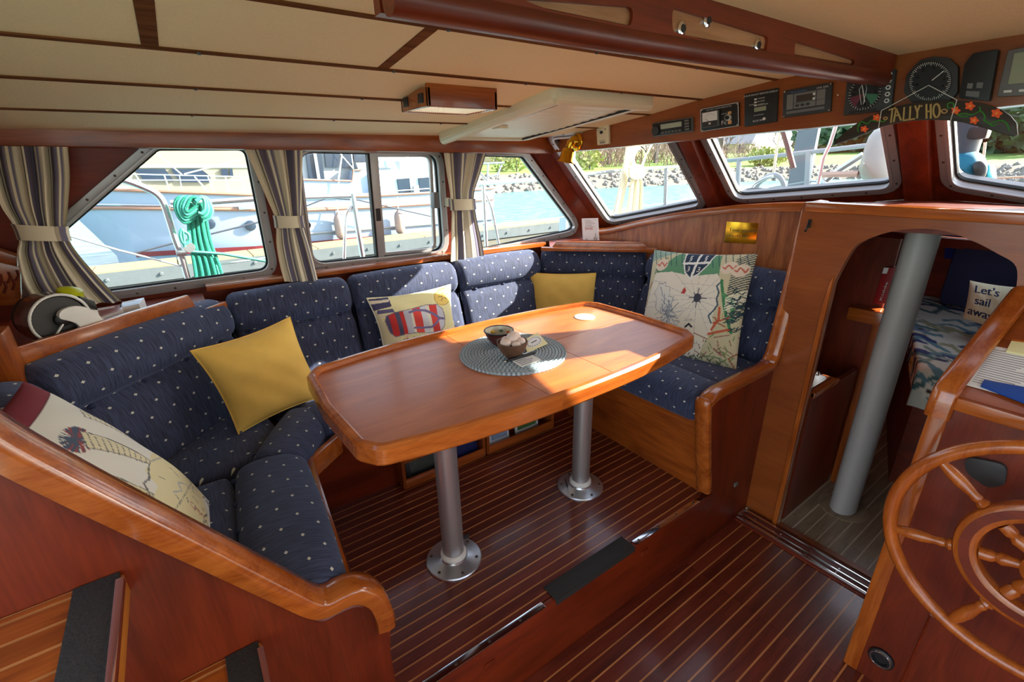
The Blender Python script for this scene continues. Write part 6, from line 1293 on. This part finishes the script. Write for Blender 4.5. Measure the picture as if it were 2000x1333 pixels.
for q_ in (((634, 296), (664, 296), (660, 327), (637, 327)), ((668, 296), (690, 296), (686, 329), (665, 327)), ((690, 298), (722, 298), (722, 316), (692, 316))): prism('wheelhouse_window', q_, 12.84, 12.9, M['darkglass'], t)
prism('door_opening', ((598, 300), (628, 300), (634, 350), (604, 350)), 12.84, 12.9, M['darkglass'], t); prism('door_post', ((612, 300), (618, 300), (626, 350), (620, 350)), 12.80, 12.85, M['hullwhite'], t)
prism('aft_cabin_wall', ((732, 333), (860, 329), (860, 398), (742, 402)), 12.45, 12.6, plain('pale_aqua_paint', srgb(196, 218, 222), .4), t)
for q_ in (((776, 350), (800, 348), (804, 388), (782, 390)), ((818, 348), (843, 346), (846, 382), (822, 386))): prism('cabin_window', q_, 12.40, 12.45, M['darkglass'], t)
for q_ in (((738, 364), (764, 362), (786, 402), (750, 404)), ((808, 364), (818, 362), (822, 392), (810, 394))): prism('folded_awning', q_, 12.30, 12.4, M['hullwhite'], t)
prism('flybridge', ((695, 318), (860, 312), (860, 330), (700, 332)), 12.6, 15, M['hullwhite'], t); prism('flybridge_screen', ((740, 318), (756, 314), (772, 328), (735, 328)), 12.55, 12.6, M['hull'], t)
mb = MB()
for a, b in (((252, 340), (500, 346)), ((262, 352), (480, 352)), ((262, 338), (285, 372)), ((320, 341), (332, 374)), ((350, 342), (356, 374)), ((405, 344), (420, 378)), ((440, 345), (448, 379)), ((470, 345), (480, 380)), ((380, 346), (410, 378))): mb.tube([pxy(a, 12.95), pxy(b, 12.95)], .013, 5)
obj('bow_rail', mb, M['steel'], t)
mb = MB()
for a, b in (((660, 352), (668, 298)), ((664, 300), (690, 330)), ((690, 330), (686, 298)), ((668, 302), (660, 370)), ((758, 296), (765, 332)), ((765, 332), (784, 420)), ((795, 296), (808, 420)), ((790, 300), (800, 330)), ((300, 294), (356, 342)), ((360, 340), (470, 312))): mb.tube([pxy(a, 12.5), pxy(b, 12.5)], .014, 5)
obj('rigging', mb, M['wire'], t)
for p0, p1, lab in (((658, 391), (668, 470), 'grey hull fender hanging on its line near the sliding window mullion'), ((776, 385), (783, 460), 'brownish hull fender hanging below the cabin windows')):
    b_ = pxy(p1, 12.05); top_ = pxy(p0, 12.1); f_ = thing('fender', b_, lab, 'fender', 'fenders on the motor boat'); hgt = .62
    obj('body', MB().lathe([(.03, 0), (.10, .06), (.13, .16), (.13, hgt - .14), (.10, hgt - .05), (.04, hgt), (.03, hgt + .05)], b_ + A((0, 0, .02)), n=14), plain('fender_vinyl', srgb(150, 134, 128), .6), f_); obj('line', MB().tube([b_ + A((0, 0, hgt + .06)), top_], .014, 5), M['wire'], f_)
# mooring lines
def line(nm_, px, y, r, mat, lab, cat='rope', group=None): return single(nm_, MB().tube([ony(p, y) for p in px], r, 5), mat, lab, cat, group)
M['darkline'] = plain('dark_mooring_line', srgb(60, 66, 78), .7)
line('mooring_line', ((262, 495), (340, 475), (510, 433)), 11.9, .02, M['darkline'], 'dark mooring line in front of the pale hull seen through the slanted window')
line('mooring_line', ((592, 405), (640, 386), (700, 391), (775, 408), (847, 424)), 11.9, .018, M['darkline'], 'dark mooring line in front of the pale hull seen through the sliding window')
# small sail boat beyond, seen through the trapezoid window
t = thing('sail_boat', (10.0, 14, ZW), 'small white boat bow with an orange hatch behind the forward side curtain', 'boat'); sh_ = [ony(p, 15.0) for p in ((930, 392), (966, 390), (958, 440), (930, 448))]
obj('hull', MB().plate([tuple(p[[0, 2]]) for p in sh_], [], lambda u, v, w_: A((u, 15.0 + w_, v)), 0, 2), M['hullwhite'], t, smooth=False); obj('hatch', MB().plate([tuple(ony(p, 15.2)[[0, 2]]) for p in ((925, 384), (938, 384), (938, 391), (925, 391))], [], lambda u, v, w_: A((u, 15.2 + w_, v)), 0, .8), plain('orange_hatch', srgb(220, 110, 60), .5), t, smooth=False)
mb = MB()
for a, b in (((935, 320), (985, 318)), ((953, 320), (952, 358)), ((980, 322), (970, 345)), ((932, 332), (955, 356)), ((955, 345), (975, 340)), ((940, 356), (940, 392)), ((962, 372), (962, 390))): mb.tube([ony(a, 15.1), ony(b, 15.1)], .035, 5)
obj('pulpit', mb, M['hullwhite'], t)
# ---------------------------------------------------------------- own deck gear
struct(obj('side_deck', MB().box(-1.5, 3.2, 2.40, 3.05, .45, .50), M['hullwhite'], smooth=False), 'white side deck outside the cabin windows', 'deck')
def gear(nm_, parts, lab, cat, mat='steel', group=None):
    P0 = A(parts[0][0][0]); zmin = min(p[2] for pts, r in parts for p in pts); t = thing(nm_, (P0[0], P0[1], zmin), lab, cat, group)
    for pts, r in parts: obj('tube' if r > .006 else 'wire', MB().tube(pts, r, 8 if r > .006 else 5), M[mat if r > .006 else 'wire'], t)
    return t
z4 = lambda x, y: (120 + x * .2251, 280 + y * .2251); z5 = lambda x, y: (570 + .18 * x, 280 + .18 * y); z6 = lambda x, y: (920 + .23 * x, 280 + .23 * y); z7 = lambda x, y: (1380 + .19 * x, 230 + .19 * y)
YD = 2.95
g1 = gear('boarding_rail', [(crom([ony(z4(*p), YD) for p in ((440, 300), (560, 325), (720, 385), (830, 445), (890, 530), (940, 680), (990, 840), (1040, 970), (1100, 1170), (1180, 1420))], 4), .016), ([ony(z4(*p), YD) for p in ((945, 515), (1300, 508), (1720, 478))], .012), ([ony(z4(*p), YD) for p in ((945, 555), (1300, 522), (1720, 494))], .007)], 'bent steel rail carrying the green rope outside the slanted window', 'rail')
gear('boarding_rail', [([ony(z5(*p), YD) for p in ((60, 592), (380, 580), (640, 572))], .012), ([ony(z5(*p), YD) for p in ((655, 545), (700, 830), (770, 1240), (800, 1400))], .017), (crom([ony(z5(*p), YD) for p in ((650, 690), (600, 760), (580, 900), (565, 1400))], 3), .010), ([ony(z5(*p), YD) for p in ((700, 560), (1100, 520), (1540, 488))], .004)], 'steel gate rail with a brace outside the sliding window', 'rail')
gear('boarding_rail', [([ony(z6(*p), YD) for p in ((60, 345), (300, 325), (700, 300))], .016), ([ony(z6(*p), YD) for p in ((100, 340), (115, 600), (130, 900))], .014), ([ony(z6(*p), YD) for p in ((130, 440), (175, 560), (240, 880))], .010), ([ony(z6(*p), YD) for p in ((30, 690), (350, 700), (880, 610))], .004)], 'steel rail outside the trapezoid window above the dock', 'rail')
gear('bow_rail', [([ony(z6(*p), 2.85) for p in ((800, 280), (1300, 228), (1640, 205))], .013), ([ony(z6(*p), 2.85) for p in ((1640, 205), (1820, 195), (2100, 178))], .013), ([ony(z6(*p), 2.85) for p in ((1655, 200), (1650, 400), (1640, 700))], .015), ([ony(z6(*p), 2.85) for p in ((1000, 600), (1640, 510), (2000, 455))], .005)], 'white steel bow rail outside the corner windscreen', 'rail', 'hullwhite')
XB = 5.6
gear('bow_rail', [([onx(z7(*p), XB) for p in ((60, 455), (330, 432), (1055, 355), (1660, 285))], .022), ([onx(z7(*p), XB) for p in ((335, 430), (325, 600), (318, 860))], .028), ([onx(z7(*p), XB) for p in ((1055, 345), (1045, 560), (1028, 860))], .034), ([onx(z7(*p), XB) for p in ((640, 725), (1020, 660), (1150, 655))], .008)], 'white steel bow rail outside the wide windscreen', 'rail', 'hullwhite')
# green rope coil
t = thing('rope_coil', ony((385, 540), YD), 'coil of turquoise green rope hung over the bent rail', 'rope'); M['greenrope'] = plain('turquoise_rope', srgb(84, 196, 166), .7, noise=.3, nscale=120, bump=.4); M['greenrope2'] = plain('dark_turquoise_rope', srgb(36, 140, 118), .7, noise=.3, nscale=120, bump=.4)
for k in range(9):
    s = k / 8; x0_ = 1105 + 150 * s; dd = .022 * (k % 2)
    obj('strand', MB().tube([ony(z4(*p), YD - .02 + dd) for p in crom([A((1130 + 110 * s, 520.)), A((x0_, 660.)), A((x0_ + 12 + 30 * s, 850 + 8. * (k % 3))), A((1165 + 225 * s, 1130.)), A((1175 + 245 * s, 1380.))], 4)], .0085, 7), M['greenrope'] if k % 2 else M['greenrope2'], t)
for k in range(5):
    obj('wrap', MB().tube([ony(z4(*p), YD - .045 - .004 * k) for p in crom([A((1165 + 4. * k, 640 - 26. * k)), A((1080 + 6. * k, 690 - 24. * k)), A((1020 + 15. * k, 640 - 18. * k)), A((985 + 26. * k, 540.)), A((1010 + 28. * k, 478.)), A((1075 + 24. * k, 470.)), A((1150 + 8. * k, 505.))], 5)], .0085, 7), M['greenrope'] if k % 2 else M['greenrope2'], t)
    obj('wrap', MB().tube([ony(z4(*p), YD - .052 - .004 * k) for p in crom([A((1150 + 4. * k, 540 - 10. * k)), A((1190 + 6. * k, 474.)), A((1262 - 6. * k, 480 + 4. * k)), A((1306 - 16. * k, 570.)), A((1290 - 18. * k, 640 - 8. * k)), A((1235 - 12. * k, 668 - 16. * k))], 5)], .0085, 7), M['greenrope2'] if k % 2 else M['greenrope'], t)
obj('tail', MB().tube(crom([ony(z4(*p), YD - .06) for p in ((1045, 760), (1100, 790), (1105, 850), (1060, 870), (1030, 800), (1050, 750), (1070, 900))], 5), .008, 7), M['greenrope'], t)
line('green_line', (z4(1120, 940), z4(1400, 960), z4(1840, 1035)), YD - .03, .008, M['greenrope'], 'single taut green line running forward from the bent rail')
gear('lifeline', [([ony(z4(*p), YD) for p in ((60, 800), (500, 930), (1040, 1065))], .0055), ([ony(z4(*p), YD) for p in ((1200, 1070), (1500, 1035), (1810, 990))], .005)], 'pale lifelines fixed to the bent rail outside the slanted window', 'lifeline')
bk = ony(z4(1110, 905), YD - .03); t = thing('snap_block', bk - A((0, 0, .03)), 'round steel block on the bent rail below the rope', 'block'); obj('sheave', MB().lathe([(.024, -.008), (.026, 0), (.024, .008)], bk, (0, 1, 0), n=20), M['steel'], t); obj('clamp', MB().obox(ony(z4(1040, 950), YD), (1, 0, 0), (0, 1, 0), (0, 0, 1), .022, .02, .016), M['steel'], t, bevel=.004)
# white rope coil outside the corner windscreen
t = thing('rope_coil', ony(z6(1390, 640), 2.75), 'knotted bundle of cream rope hanging outside the corner windscreen', 'rope'); M['creamrope'] = plain('cream_rope', srgb(226, 220, 190), .8, noise=.15, nscale=150, bump=.4); YR_ = 2.75
for k in range(4): obj('strand', MB().tube([ony(z6(*p), YR_ + .01 * k) for p in ((1330 + 12 * k, 0), (1290 + 14 * k, 260), (1205 + 16 * k, 640), (1190 + 16 * k, 720))], .010, 7), M['creamrope'], t)
for k in range(7): obj('strand', MB().tube([ony(z6(*p), YR_ - .02 + .012 * (k % 3)) for p in crom([A((1390 + 4 * k, 270.)), A((1365 + 14 * k, 330.)), A((1345 + 17 * k, 470.)), A((1325 + 20 * k, 640.)), A((1318 + 21 * k, 740.))], 3)], .011, 7), M['creamrope'], t)
for k in range(6): obj('knot_turn', MB().tube([ony(z6(*p), YR_ - .05) for p in crom([A((1345., 210 + 12 * k)), A((1400., 190 + 14 * k)), A((1465., 205 + 12 * k)), A((1440., 260 + 6 * k)), A((1380., 285 + 3 * k))], 4, closed=True)], .010, 7, closed=True), M['creamrope'], t)
for k in range(4): obj('loop', MB().tube([ony(z6(*p), YR_ + .02) for p in crom([A((1400. + 6 * k, 220.)), A((1350 + 10. * k, 130.)), A((1400 + 12. * k, 20 + 6. * k)), A((1480., 60. + 10 * k)), A((1460., 170.)), A((1420., 230.))], 5)], .009, 7), M['creamrope'], t)
obj('strand', MB().tube([ony(z6(*p), YR_) for p in ((1540, 0), (1480, 110), (1450, 210))], .009, 7), M['creamrope'], t)
# piling, dinghy bow and gear seen through the wide windscreen
pc = onx(z7(930, 420), 12.0); pw_ = .5 * abs(onx(z7(880, 420), 12.0)[1] - onx(z7(1120, 420), 12.0)[1]); pcx = (onx(z7(880, 420), 12)[1] + onx(z7(1120, 420), 12)[1]) / 2
t = thing('piling', (12, pcx, ZW - 1), 'square grey concrete piling beyond the bow rail', 'piling'); M['concrete'] = plain('grey_concrete', srgb(112, 114, 120), .85, noise=.12, nscale=4)
obj('shaft', MB().obox((12, pcx, 1.2), nrm((1, .3, 0)), nrm((-.3, 1, 0)), (0, 0, 1), pw_ * .8, pw_ * .8, 3.2), M['concrete'], t, bevel=.03); obj('waterline_band', MB().obox((12, pcx, ZW + .1), nrm((1, .3, 0)), nrm((-.3, 1, 0)), (0, 0, 1), pw_ * .84, pw_ * .84, .25), plain('stained_band', srgb(110, 116, 112), .9), t, bevel=.03)
dg = [onx(z7(*p), 4.6) for p in ((1700, 80), (1660, 190), (1600, 380), (1560, 500), (1545, 590), (1580, 670), (1640, 720), (1760, 760), (1900, 700), (1960, 420), (1900, 80))]
rows = []
pts2 = crom([A(p[1:]) for p in dg], 3, closed=True); cc2 = np.mean(pts2, axis=0)
for s, d in ((.02, -.32), (.45, -.28), (.75, -.18), (.93, -.07), (1, .05), (.9, .3)): rows.append([(4.75 + d, cc2[0] + (p[0] - cc2[0]) * s, cc2[1] + (p[1] - cc2[1]) * s) for p in pts2])
single('dinghy_bow', MB().strip(rows, closed_v=True), plain('scuffed_white_gelcoat', srgb(160, 154, 146), .45, noise=.12, nscale=14), 'upturned scuffed white dinghy bow lashed on the foredeck', 'dinghy', ang=180)
t = thing('anchor_hoop', onx(z7(520, 800), 4.2), 'steel hoop and round grey cowl on the foredeck', 'hoop'); obj('hoop', MB().tube(crom([onx(z7(*p), 4.2) for p in ((810, 900), (800, 700), (740, 600), (650, 600), (560, 650), (510, 720), (480, 900))], 4), .022, 8), M['hullwhite'], t); obj('hoop', MB().tube(crom([onx(z7(*p), 4.1) for p in ((440, 760), (500, 680), (600, 625), (680, 600))], 4), .012, 7), M['steel'], t)
dcx = [onx(z7(505 + 140 * math.cos(a), 762 + 42 * math.sin(a)), 4.0) for a in np.linspace(0, 6.283, 25)[:-1]]; obj('cowl', MB().plate([tuple(p[1:]) for p in dcx], [], lambda u, v, w_: A((4.0 + w_, u, v)), 0, .05), M['concrete'], t, bevel=.01)
line_x = lambda nm_, px, x, r, mat, lab, cat='rope', g=None: single(nm_, MB().tube([onx(z7(*p), x) for p in px], r, 6), mat, lab, cat, g)
line_x('boat_hook', ((775, 100), (830, 280), (893, 520)), 3.6, .018, plain('brown_rod', srgb(110, 76, 66), .5), 'brown rod hanging in front of the piling', 'rod'); line_x('halyard', ((770, 100), (720, 330), (690, 560)), 3.9, .010, M['creamrope'], 'thin cream halyard left of the brown rod')
line_x('forestay', ((1340, 50), (1270, 270), (1200, 420), (1130, 760)), 4.4, .014, M['steel'], 'grey stay with shackles right of the piling', 'stay'); line_x('strut', ((1170, 700), (1330, 560), (1610, 380)), 4.7, .026, M['steel'], 'grey diagonal strut beside the dinghy bow', 'strut'); line_x('boom', ((1160, 590), (1330, 582), (1560, 578)), 4.55, .026, plain('pinkish_boom', srgb(190, 160, 146), .5), 'short pinkish spar beside the dinghy bow', 'spar'); line_x('strut', ((1180, 640), (1260, 750)), 4.5, .02, M['steel'], 'short grey strut under the pinkish spar', 'strut')
rows = []
# mast cover and cleats seen through the last windscreen
z8 = lambda x, y: (1600 + .2251 * x, 80 + .2251 * y)
def lump(nm_, px, x, dpt, mat, lab, cat):
    P2 = crom([A(onx(z8(*p), x)[1:]) for p in px], 3, closed=True); c2 = np.mean(P2, axis=0); rows = [[(x + d, c2[0] + (p[0] - c2[0]) * s, c2[1] + (p[1] - c2[1]) * s) for p in P2] for s, d in ((.03, -dpt), (.6, -dpt * .85), (.9, -dpt * .45), (1, 0), (.9, dpt * .6), (.03, dpt))]
    return single(nm_, MB().strip(rows, closed_v=True), mat, lab, cat, ang=70)
lump('mast_cover', ((1150, 1000), (1250, 960), (1390, 970), (1440, 1050), (1450, 1180), (1400, 1260), (1230, 1290), (1140, 1230)), 2.555, .085, plain('teal_canvas', srgb(20, 110, 140), .7), 'teal canvas cover outside the windscreen behind the sign', 'cover')
lump('winch_cover', ((1460, 1090), (1510, 1080), (1525, 1200), (1470, 1215)), 2.57, .05, plain('light_teal_canvas', srgb(60, 180, 200), .7), 'bright turquoise cover beside the teal canvas', 'cover')
lump('black_bag', ((1330, 1080), (1400, 1040), (1460, 1080), (1440, 1180), (1370, 1210)), 2.475, .02, M['darkgrey'], 'black bag in front of the teal canvas cover', 'bag')
t = thing('mast_section', (2.58, .55, 1.10), 'dark lower mast section with fittings behind the hanging sign', 'mast'); q0 = onx(z8(1225, 800), 2.58)
obj('section', MB().lathe([(.07, 0), (.07, 2.6)], (2.58, q0[1], 1.10), n=20), plain('grey_blue_mast', srgb(52, 60, 72), .4), t); obj('fitting', MB().obox(onx(z8(1340, 800), 2.55), (0, 1, 0), (1, 0, 0), (0, 0, 1), .045, .03, .022), M['black'], t, bevel=.01)
for a, b in (((1520, 1190), (1780, 1180)), ((1440, 880), (1420, 1060))): obj('rope', MB().tube([onx(z8(*a), 3.3), onx(z8(*b), 3.3)], .006, 6), M['creamrope'], t)
# ---------------------------------------------------------------- shore
SHR = [onz(p, ZW) for p in ((860, 393), (930, 385), (980, 377), (1060, 372), (1150, 369), (1350, 360), (1430, 356), (1560, 352), (1700, 350), (1900, 352), (2000, 362))]; SHR = [A((4., 29.5, ZW))] + SHR + [A((48., -4., ZW)), A((46., -40., ZW))]
SHR = crom(SHR, 5)
def outn(i): a, b = SHR[max(0, i - 1)], SHR[min(len(SHR) - 1, i + 1)]; d = nrm(b - a); return A((-d[1], d[0], 0)) * (1 if A((-d[1], d[0], 0)) @ nrm(SHR[i] * (1, 1, 0)) > 0 else -1)
rows = [[SHR[i] + outn(i) * d + A((0, 0, z)) for d, z in ((-.5, -.4), (.6, .3), (2.6, 1.15), (3.4, 1.25), (9, 1.5), (24, 2.2), (90, 4.5))] for i in range(len(SHR))]
M['bank'] = plain('brown_bank_soil', srgb(120, 112, 100), .9, noise=.3, nscale=1.5); M['grass'] = plain('bright_spring_grass', srgb(112, 142, 58), .9, noise=.3, nscale=.6)
sh = struct(obj('ground_shore', MB().strip([r[:4] for r in rows]), M['bank'], ang=60), 'stony bank across the water', 'bank'); tag(obj('grass_bank', MB().strip([r[3:] for r in rows]), M['grass'], ang=60), 'bright green grass above the stone bank', 'grass', kind='stuff')
mb = MB(); ST = np.random.RandomState(5)
ico = [(0, 0, 1), (.9, 0, .4), (.28, .85, .4), (-.72, .53, .4), (-.72, -.53, .4), (.28, -.85, .4), (.72, .53, -.4), (-.28, .85, -.4), (-.9, 0, -.4), (-.28, -.85, -.4), (.72, -.53, -.4), (0, 0, -1)]; icf = [(0, 1, 2), (0, 2, 3), (0, 3, 4), (0, 4, 5), (0, 5, 1), (1, 6, 2), (2, 7, 3), (3, 8, 4), (4, 9, 5), (5, 10, 1), (2, 6, 7), (3, 7, 8), (4, 8, 9), (5, 9, 10), (1, 10, 6), (11, 7, 6), (11, 8, 7), (11, 9, 8), (11, 10, 9), (11, 6, 10)]
for i in range(len(SHR) - 1):
    L_ = np.linalg.norm(SHR[i + 1] - SHR[i])
    for k in range(int(L_ * 14)):
        s, tt = ST.rand(), ST.rand(); d = -.3 + 3.3 * tt; base = SHR[i] * (1 - s) + SHR[i + 1] * s + outn(i) * d; base[2] = ZW + float(np.interp(d, (-.5, .6, 2.6, 3.4), (-.4, .3, 1.15, 1.25))); r = .12 + .16 * ST.rand(); sc3 = r * ST.uniform(.7, 1.3, 3)
        mb.add([base + A(v) * sc3 for v in ico], icf)
tag(obj('riprap_stones', mb, plain('grey_riprap_stone', srgb(132, 128, 122), .9, noise=.35, nscale=.8), smooth=False, fixn=False), 'bank of loose grey stones along the water edge', 'stones', kind='stuff')
# bare and leafy trees
def tree_mesh(seed, H, spread, levels=5):
    r = np.random.RandomState(seed); mb = MB()
    def br(p, d, L_, rad, lv):
        q = p + d * L_; mb.tube([p, (p + q) / 2 + r.randn(3) * L_ * .04, q], [rad, rad * .85, rad * .65], 4, caps=False)
        if lv == 0: return
        for k in range(3 if lv > 1 else 4):
            dd = nrm(d + r.randn(3) * spread + A((0, 0, .10))); br(p + d * L_ * (.55 + .45 * r.rand()), dd, L_ * (.62 + .2 * r.rand()), rad * .55, lv - 1)
    br(A((0, 0, 0.)), A((.03, .02, 1.)), H * .26, H * .022, levels); return mb
M['bark'] = plain('grey_winter_bark', srgb(120, 108, 106), .9); M['leafd'] = plain('dark_evergreen_leaf', srgb(70, 96, 70), .9, noise=.4, nscale=.8); M['leafl'] = plain('olive_shrub_leaf', srgb(150, 156, 90), .9, noise=.4, nscale=1.2)
tms = [tree_mesh(11, 13, .42), tree_mesh(23, 11, .5), tree_mesh(37, 15, .38)]; tmesh = []
for i, m_ in enumerate(tms):
    me = bpy.data.meshes.new('bare_tree'); me.from_pydata(m_.v, [], m_.f); me.materials.append(M['bark']); tmesh.append(me)
def ground_at(p, d):   # point on the grass behind the shore in the direction of a pixel column
    dr = ray(p); dr = nrm((dr[0], dr[1], 0)); best = min(range(len(SHR)), key=lambda i: abs(np.cross(dr[:2], nrm(SHR[i][:2] - C0[:2]))) + (9 if SHR[i][:2] @ dr[:2] < 0 else 0)); c = SHR[best] + nrm(SHR[best] * (1, 1, 0)) * d; nv_ = d * abs(outn(best) @ nrm(SHR[best] * (1, 1, 0))); return A((c[0], c[1], ZW + float(np.interp(nv_, (0, 3.4, 9, 24, 90), (.3, 1.25, 1.5, 2.2, 4.5))) - .05))
def twig_mesh(seed):
    r = np.random.RandomState(seed); mb = MB()
    for k in range(26):
        p = r.randn(3) * (1.2, 1.2, 0); d = nrm(r.randn(3) * (.35, .35, .1) + A((0, 0, 1))); L_ = 3.2 + 2.5 * r.rand(); q = p + d * L_; mb.tube([p, q], [.05, .02], 3, caps=False)
        for j in range(9):
            a = p + d * L_ * (.25 + .75 * r.rand()); e = nrm(d + r.randn(3) * .6); mb.tube([a, a + e * (.7 + .9 * r.rand())], [.022, .008], 3, caps=False)
    me = bpy.data.meshes.new('bare_shrub'); me.from_pydata(mb.v, [], mb.f); me.materials.append(plain('pinkish_twigs', srgb(150, 126, 116), .9)); return me
twm = [twig_mesh(4), twig_mesh(9)]
for i, p in enumerate(list(range(1112, 1352, 16)) + [1395, 1440, 1466, 1512, 1530]):
    g_ = ground_at((p, 320), 14 + 9 * (i % 3)); o = bpy.data.objects.new('bare_shrub', twm[i % 2]); COL.objects.link(o); o.location = g_; o.rotation_euler = (0, 0, i * 1.3); o.scale = (1, 1, .8 if p < 1380 else .45)
    tag(o, 'leafless pinkish shrub in the thicket beyond the rope coil' if p < 1380 else 'leafless low shrub on the shore left of the piling', 'shrub', 'leafless shore shrubs')
tl_ = [((965, 330), 26, 0, .8), ((1150, 320), 22, 0, 1.0), ((1185, 320), 18, 1, 1.15), ((1205, 320), 24, 2, 1.0), ((1262, 320), 20, 0, 1.1), ((1290, 320), 26, 1, 1.2), ((1330, 320), 18, 2, .9), ((1402, 320), 16, 1, 1.1), ((1418, 320), 24, 0, .6), ((1462, 320), 22, 1, .45), ((1520, 320), 30, 0, .5), ((1125, 320), 26, 2, .9), ((1236, 320), 28, 0, 1.0), ((1312, 320), 30, 2, 1.0)]
tlab = ['bare grey tree among the shore trees seen through the corner windscreen', 'bare grey tree on the far shore seen through the wide windscreen', 'bare tree behind the pale shore building']
for i, (p, d, k, s) in enumerate(tl_):
    g_ = ground_at(p, d); o = bpy.data.objects.new('bare_tree', tmesh[k]); COL.objects.link(o); o.location = g_; o.scale = (s, s, s); o.rotation_euler = (0, 0, i * 1.7); tag(o, tlab[2] if p[0] < 1000 else (tlab[0] if p[0] < 1380 else tlab[1]), 'tree', 'bare shore trees')
def leafy(p, d, rx, rz, mat, lab, seed, n=420, grp=None):
    r = np.random.RandomState(seed); g_ = ground_at(p, d); t = thing('shrub' if rz < 2.5 else 'evergreen_tree', g_, lab, 'shrub' if rz < 2.5 else 'tree', grp); mb = MB()
    for k in range(n):
        a, b, c = r.randn(3); v = nrm((a, b, c)) * (r.rand() ** .33); ctr = g_ + A((v[0] * rx, v[1] * rx, rz * (1.05 + v[2]))); u_ = nrm(r.randn(3)) * rx * .13; w_ = nrm(np.cross(u_, r.randn(3))) * rx * .11; mb.add([ctr - u_, ctr + w_, ctr + u_, ctr - w_], [(0, 1, 2, 3)])
    obj('foliage', mb, mat, t, smooth=False, fixn=False); obj('trunk', MB().tube([g_, g_ + A((0, 0, rz * 1.2))], rx * .06, 6), M['bark'], t)
for i, (p, d, rx, rz) in enumerate((((1600, 320), 40, 4.5, 2.9), ((1618, 320), 44, 4.5, 3.3), ((1645, 320), 46, 5, 3.6), ((1672, 320), 42, 5, 3.3), ((1700, 320), 44, 5, 3.4), ((1735, 320), 40, 5, 3.4))): leafy(p, d, rx, rz, M['leafd'], 'dark evergreen tree on the far shore beside the dinghy bow', 50 + i, grp='dark evergreens on the far shore')
for i, (p, d) in enumerate((((985, 330), 9), ((1003, 330), 8), ((1485, 320), 7), ((1500, 320), 6), ((1515, 320), 8), ((1145, 320), 8))): leafy(p, d, 1.5 if p[0] > 1100 else 1.1, 1.0, M['leafl'], 'olive green shrub on the grass seen through the trapezoid window' if p[0] < 1100 else ('olive green shrub on the shore left of the piling' if p[0] > 1400 else 'olive shrub under the bare trees by the brass lamp'), 80 + i, 200, 'shrubs on the shore')
for i, (p, d) in enumerate(((1900, 30), (1940, 34), (1980, 32), (2010, 30))): leafy((p, 320), d, 5, 3.2, M['leafd'], 'dark evergreen tree on the far shore behind the hanging sign', 95 + i, grp='dark evergreens on the far shore')
# shore buildings
def building(p, d, w_, hgt, mat, roofm, lab, rot):
    g_ = ground_at(p, d); t = thing('shore_building', g_, lab, 'building'); ca, sa = math.cos(rot), math.sin(rot); ax_, ay_ = A((ca, sa, 0)), A((-sa, ca, 0)); obj('walls', MB().obox(g_ + A((0, 0, hgt / 2)), ax_, ay_, (0, 0, 1), w_ / 2, 3, hgt / 2), mat, t, smooth=False)
    e = [(-w_ / 2 - .4, 3.4), (w_ / 2 + .4, 3.4)]; rp_ = [g_ + ax_ * x + ay_ * y + A((0, 0, hgt + z)) for x, y, z in ((-w_ / 2 - .4, -3.4, 0), (w_ / 2 + .4, -3.4, 0), (w_ / 2 + .4, 3.4, 0), (-w_ / 2 - .4, 3.4, 0), (-w_ / 2 - .4, 0, 1.8), (w_ / 2 + .4, 0, 1.8))]; obj('roof', MB().add(rp_, [(0, 1, 5, 4), (2, 3, 4, 5), (0, 4, 3), (1, 2, 5), (0, 3, 2, 1)]), roofm, t, smooth=False)
    sd_ = -1 if (C0 - g_) @ ay_ < 0 else 1
    for k in range(max(2, int(w_ / 3))): c = g_ + ax_ * (-w_ / 2 + (k + .5) * w_ / max(2, int(w_ / 3))) + ay_ * sd_ * 3.02 + A((0, 0, hgt * .55)); f_ = obj('window_frame', MB().obox(c, ax_, ay_, (0, 0, 1), .7, .04, .8), M['hullwhite'], t, smooth=False); obj('window_pane', MB().obox(c + ay_ * sd_ * .05, ax_, ay_, (0, 0, 1), .58, .02, .68), M['darkglass'], f_, smooth=False)
M['beige'] = plain('beige_render', srgb(206, 190, 150), .8); M['roofgrey'] = plain('grey_roof', srgb(120, 122, 130), .8); M['bluehouse'] = plain('pale_blue_siding', srgb(190, 206, 226), .7)
building((985, 330), 34, 22, 6.5, M['beige'], M['roofgrey'], 'beige building with white windows behind the grass bank', math.radians(-32)); building((1642, 320), 52, 8, 3.6, M['bluehouse'], M['roofgrey'], 'pale blue house among the dark evergreens', math.radians(-60)); building((1420, 320), 60, 9, 2.0, M['beige'], M['roofgrey'], 'low beige shed under the bare tree left of the wide windscreen', math.radians(-70))
# grey post outside the brass lamp
p_ = ony((1110, 330), 3.4); single('dock_post', MB().box(p_[0] - .05, p_[0] + .05, 3.36, 3.46, -.9, 2.2), plain('pale_blue_post', srgb(190, 206, 216), .6), 'pale post outside the windscreen behind the brass lamp', 'post', bevel=.008)
